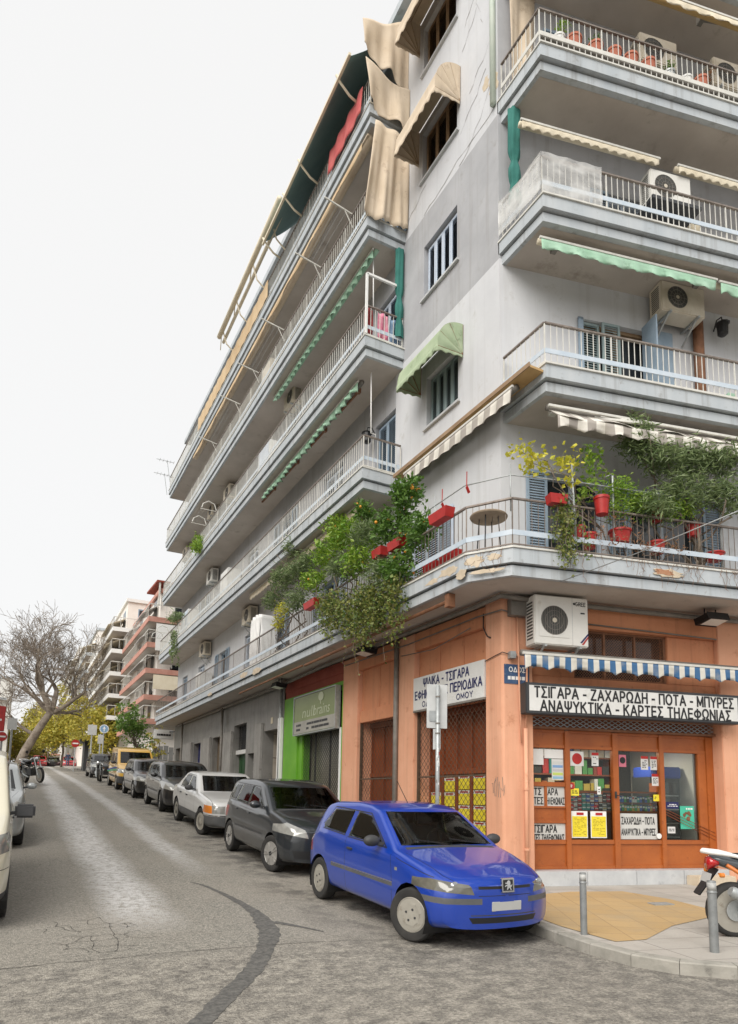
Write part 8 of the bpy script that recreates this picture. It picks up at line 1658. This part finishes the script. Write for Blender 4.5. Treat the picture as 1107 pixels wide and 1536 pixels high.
ivy('dark ivy curtain hanging over the balcony edge above the black floodlight', st, [rng.uniform(.5, 1.0) + (.5 if i in (6, 18, 20, 22) else 0) for i in range(46)], M['leaf_i'], per=11, spread=.07, size=.065)
st = [P3L(545 + rng.uniform(-26, 30), 925 + rng.uniform(-8, 6), 1.05) for i in range(6)]; ivy('thin dry tendrils trailing in front of the salmon lintel', st, [.9, 1.2, .8, 1.3, .7, 1.0], M['leaf_i'], per=1, spread=.03, size=.05)
# shop side, lowest balcony
plant('climbing_vine', 'bare branched vine with yellow leaves at the corner of the lowest balcony', tuple(Rp(1.35, zf + .5, 1.0)), [(P3R(785, 680, 1.1), (.16, .2, .14)), (P3R(820, 690, 1.1), (.22, .2, .12)), (P3R(855, 690, 1.1), (.18, .2, .16)), (P3R(845, 720, 1.15), (.15, .15, .12)), (P3R(800, 695, 1.1), (.18, .14, .1))], M['leaf_y'], 62, 5, .085, .75, stem=.014, spread=.08)
plant('thin_shrub', 'slender green and yellow shrub above the red bucket on the shop side', tuple(Rp(1.9, zf, .9)), [(P3R(888, 685, 1.0), (.14, .16, .16)), (P3R(893, 715, 1.0), (.14, .16, .16)), (P3R(880, 740, 1.0), (.12, .12, .12))], M['leaf_b'], 60, 6, .08, .6, stem=.012)
plant('oleander', 'large oleander spreading over the railing at the right edge of the corner balcony', tuple(Rp(3.3, zf, .85)), [(P3R(960, 665, 1.0), (.34, .3, .26)), (P3R(1000, 690, 1.1), (.42, .3, .26)), (P3R(1045, 690, 1.1), (.42, .3, .26)), (P3R(1085, 690, 1.1), (.4, .3, .24)), (P3R(1030, 735, 1.15), (.5, .3, .26)), (P3R(1085, 745, 1.15), (.4, .3, .28)), (P3R(955, 640, .95), (.2, .2, .16)), (P3R(985, 760, 1.15), (.3, .25, .18))], M['leaf_o'], 560, 12, .135, .18, stem=.026, spread=.075)
plant('feathery_bush', 'bright green feathery bush behind the red pots on the shop side', tuple(Rp(2.5, zf, .9)), [(P3R(930, 735, 1.0), (.28, .2, .18)), (P3R(965, 755, 1.0), (.3, .2, .16)), (P3R(1020, 765, 1.05), (.34, .22, .14)), (P3R(925, 765, 1.0), (.2, .2, .14))], M['leaf_b'], 230, 12, .07, .3, stem=.014)
st = [P3R(852 + rng.uniform(-13, 13), 748 + rng.uniform(-12, 12), 1.16 + rng.uniform(0, .06)) for i in range(14)]; ivy('bright ivy column hanging down past the balcony edge left of the red bucket', st, [rng.uniform(.6, 1.15) for _ in st], M['leaf_i'], per=7, spread=.05, size=.055)
plant('dry_creeper', 'tangle of dry reddish creeper clinging to the railing below the oleander', tuple(Rp(2.2, zf + .1, 1.15)), [(P3R(905, 805, 1.16), (.4, .12, .12)), (P3R(960, 815, 1.16), (.4, .1, .1)), (P3R(925, 780, 1.16), (.2, .08, .1)), (P3R(1010, 820, 1.16), (.3, .1, .1))], M['leaf_dry'], 70, 5, .06, .35, stem=.006)
mb = MB()
for k in range(70):
    a = rng.uniform(-.6, 4.6); z = ZB[1] + .46; q = Vector(FR1(a, z, .012)) if a > .75 else Vector(FC1(rng.random(), z, .012)); pts = [q]
    for i in range(rng.randint(2, 6)): q = q + Vector((rng.gauss(0, .05), rng.gauss(0, .012), -rng.uniform(.03, .10))); pts.append(q)
    mb.tube(pts, .0025, 4, False)
tag(mb.build('dead_tendrils', M['leaf_dry'], recalc=False), 'dead tendrils dangling over the edge of the corner balcony', 'plant')
# pots
def pot(lb, c, r, h, m='red', box=None, group='red plant pots on the corner balcony', yaw=0, tilt=0):
    t = thing('plant_pot', lb, 'plant pot', tuple(c), group); mb = MB()
    if box:
        l, w_ = box; ca, sa = math.cos(yaw), math.sin(yaw); V = []
        for z, k in ((0, .86), (h, 1.0), (h, .92), (.02, .8)): V += [(c[0] + (a * l * k / 2) * ca - (b * w_ * k / 2) * sa, c[1] + (a * l * k / 2) * sa + (b * w_ * k / 2) * ca, c[2] + z) for a, b in ((-1, -1), (1, -1), (1, 1), (-1, 1))]
        mb.mesh(V, [(3, 2, 1, 0)] + [(i * 4 + k, i * 4 + (k + 1) % 4, i * 4 + 4 + (k + 1) % 4, i * 4 + 4 + k) for i in range(3) for k in range(4)] + [(12, 13, 14, 15)])
    else: mb.lathe([(.001, 0), (r * .74, 0), (r * .93, h * .84), (r * 1.02, h * .85), (r * 1.02, h), (r * .9, h), (r * .85, h * .86), (.001, h * .86)], c, 20)
    mb.build('pot', M[m], t, smooth=not box, autos=40)
    mb = MB(); (mb.lathe([(.001, h * .9), (r * .88, h * .9)], c, 16) if not box else mb.face([(c[0] + (a * box[0] * .44) * math.cos(yaw) - (b * box[1] * .44) * math.sin(yaw), c[1] + (a * box[0] * .44) * math.sin(yaw) + (b * box[1] * .44) * math.cos(yaw), c[2] + h * .93) for a, b in ((-1, -1), (1, -1), (1, 1), (-1, 1))])); mb.build('soil', M['bark'], t, recalc=False)
    return t
for lb, p, l in (('red plant box hooked on the railing by the blue shutter', (662, 782), .55), ('red plant box half buried in leaves below the orange tree', (596, 824), .5), ('red plant box at the left of the buried one, in the dark leaves', (570, 836), .4), ('red plant box on the railing with yellow flowers, far left of the greenery', (468, 912), .7)):
    q = P3L(*p, 1.10); pot(lb, (q.x, q.y, q.z), .1, .17, box=(.2, l), yaw=0)
for lb, px_, zz, h in (('red box standing on the balcony floor left of the blue shutter', 9.35, .0, .3), ('red crate standing on the balcony floor beside the creeper', 9.9, .0, .25)):
    pot(lb, (6.5, px_, zf + .01), .12, h, box=(.22, .42))
q = P3R(835, 757, 1.18); pot('red plant box hooked on the railing beside the ivy column', tuple(q), .1, .15, box=(.32, .18), yaw=-UA)
q = P3R(903, 772, 1.16); pot('tall red bucket hung on the railing in the middle of the shop side', tuple(q), .13, .30)
for lb, p, r, h in (('round red pot under the tall bucket', (884, 812), .13, .25), ('wide red pot on the floor behind the dry creeper', (930, 806), .19, .22), ('red pot hanging among the oleander branches on the right', (1040, 797), .13, .2), ('red pot on the floor, under the oleander stems', (985, 822), .15, .2), ('low red pot at the foot of the railing, right of the ivy column', (868, 800), .12, .22), ('red bowl near the right edge of the corner balcony', (1072, 836), .17, .14), ('dark red pot half hidden behind the oleander trunk', (985, 775), .12, .2)):
    q = P3R(*p, .95); pot(lb, tuple(q - Vector((0, 0, h * .5))), r, h)
for lb, p in (('clay red pot nearest the corner of the fourth shop-side balcony', (861, 78)), ('second clay red pot from the corner of the fourth shop-side balcony', (893, 92)), ('third clay red pot from the corner of the fourth shop-side balcony', (921, 104)), ('fourth clay red pot from the corner of the fourth shop-side balcony', (946, 112)), ('fifth clay red pot, left of the grey pot on the fourth shop-side balcony', (973, 124)), ('clay red pot with a red plant, right on the fourth shop-side balcony', (1052, 152))):
    s, z = pr(*p, .92); pot(lb, Rp(s, ZB[4] + .47 + .28, .92), .15, .30, 'terracotta', group='clay pots on the fourth shop-side balcony')
for i, (lb, m, p) in enumerate((('grey pot between the clay pots on the fourth shop-side balcony', 'galv', (1004, 138)), ('white pot right of the grey one on the fourth shop-side balcony', 'white', (1030, 146)), ('white bucket at the corner of the fourth shop-side balcony', 'white', (838, 66)))):
    s, z = pr(*p, .92); pot(lb, Rp(s, ZB[4] + .47 + .25, .92), .12, .26, m, group='pale pots on the fourth shop-side balcony')
t = thing('plant_bench', 'long low bench carrying the clay pots on the fourth shop-side balcony', 'bench', Rp(2.6, ZB[4] + .47, .92)); cbox(Rp, [(.35, 5.6, ZB[4] + .68, ZB[4] + .74, .78, 1.06)]).build('board', M['conduit'], t); cbox(Rp, [(a, a + .05, ZB[4] + .47, ZB[4] + .68, .8, 1.04) for a in (.4, 2.2, 4, 5.5)]).build('leg', M['conduit'], t)
for lb, p, m, r in (('small green plant above the corner pots of the fourth shop-side balcony', (846, 40), 'leaf_b', .12), ('thin red plant at the right of the fourth shop-side balcony', (1058, 122), 'leaf_dry', .2), ('small green sprig in the second clay pot', (893, 62), 'leaf_gt', .08), ('small green sprig by the grey pot', (1005, 100), 'leaf_gt', .08)):
    s, z = pr(*p, .92); plant('potted_plant', lb, Rp(s, ZB[4] + 1.05, .92), [(Vector(Rp(s, max(z, ZB[4] + 1.12), .92)), (r, r, r))], M[m], 26, 7, .05, .4, stem=.006, spread=.03)
q = P3L(263, 925, 1.1); plant('palm_plant', 'small palm at the far end of the second long balcony with trailing stems', (6.5, float(q.y), ZB[2] + .47), [(q, (.3, .5, .25))], M['leaf_o'], 60, 7, .26, .12, droop=.5, stem=.03)
ivy('trailing stems hanging below the small palm', [P3L(262 + rng.uniform(-4, 4), 945, 1.1) for _ in range(6)], [1.3, 1.6, 1.1, 1.7, 1.2, 1.4], M['leaf_o'], per=4, size=.1)
q = P3L(297, 815, 1.1); plant('balcony_plant', 'fresh green plant spilling over the third long balcony near its far end', (6.5, float(q.y), ZB[3] + .47), [(q, (.25, .6, .3)), (q + Vector((-.1, -.3, -.3)), (.2, .5, .2))], M['leaf_b'], 90, 8, .14, .4, stem=.012)
# round wooden table and bent rods at the rounded corner
t = thing('round_table', 'round wooden table on thin legs behind the cut-off corner railing', 'table', (7.0, 8.35, zf)); q = P3R(733, 776, .75)
c = (float(q.x), float(q.y), float(q.z)); mb = MB(); mb.lathe([(.001, -.02), (.30, -.02), (.31, 0), (.30, .015), (.001, .016)], c, 28); mb.build('table_top', mat('weathered_wood', (.26, .20, .14), (.34, .27, .2), 5, .8), t); mb = MB()
for k in range(4): a = k * 1.57 + .6; mb.tube([(c[0] + .16 * math.cos(a), c[1] + .16 * math.sin(a), c[2] - .02), (c[0] + .2 * math.cos(a), c[1] + .2 * math.sin(a), zf)], .011, 6)
mb.build('leg', M['darkgrey'], t)
mb = MB(); z9 = ZB[1] + 1.28
mb.tube([(6.33, 16, z9 + .42), (6.33, 11, z9 + .42), (6.33, 8.7, z9 + .42), (6.75, 8.02, z9 + .42)] + [Rp(a, z9 + .42, 1.08) for a in (1.0, 2.0, 3.5, 6)], .011, 6)
for q in ((6.33, 11.3), (6.33, 9.6), (6.74, 8.02)): mb.tube([(q[0], q[1], z9 - .2), (q[0], q[1], z9 + .6)], .012, 6)
mb.tube([Rp(.83, zf + .2, 1.05), Rp(.78, z9 + .75, 1.05)], .02, 7); mb.tube([Rp(1.58, zf, 1.0), Rp(1.58, 7.05, 1.0), Rp(1.40, 6.98, .9)], .022, 7); mb.tube([Rp(3.72, zf, 1.0), Rp(3.72, 7.6, 1.0)], .022, 7)
tag(mb.build('plant_support', M['galv'], smooth=True), 'thin steel rods and posts that carry the plants above the corner railing', 'frame')
for lb, p in (('red ribbon tied to the rod by the blue shutter', (700, 730)), ('small red ribbon tied to the rod left of the red box', (663, 755))):
    q = P3L(*p, .95); mb = MB(); mb.bar(q, q + Vector((.02, .02, .28)), .012); mb.bar(q, q + Vector((.05, 0, -.1)), .05, .02); tag(mb.build('ribbon', M['red']), lb, 'ribbon')
mb = MB(); mb.box((0, 0, 0), (.001, .001, .001)) if False else None
for i, (lb, s_, m) in enumerate((('orange red toy on the second shop-side balcony floor', 3.05, 'red'), ('green watering can on the second shop-side balcony', 4.1, 'cloth_mint'), ('dark red crate behind the railing of the second shop-side balcony', 4.45, 'redbr'))):
    z = ZB[2] + .47; mb = MB(Rp)
    if i == 0: mb.prism([(s_, z, .9), (s_ + .06, z, .9), (s_ + .16, z + .14, .9), (s_ + .1, z + .16, .9)], (0, 0, .06))
    elif i == 1: mb.tube([(s_ - .12, z + .22, .85), (s_, z + .12, .85), (s_, z + .2, .85)], .03, 8); mb.prism([(s_, z, .78), (s_ + .2, z, .78), (s_ + .18, z + .26, .78), (s_ + .02, z + .26, .78)], (0, 0, .14))
    else: mb.box((s_, z, .6), (s_ + .7, z + .3, .95)); mb.box((s_ + .04, z + .3, .64), (s_ + .66, z + .34, .9))
    tag(mb.build(('toy', 'watering_can', 'crate')[i], M[m], bevel=.01), lb, ('toy', 'watering can', 'crate')[i])
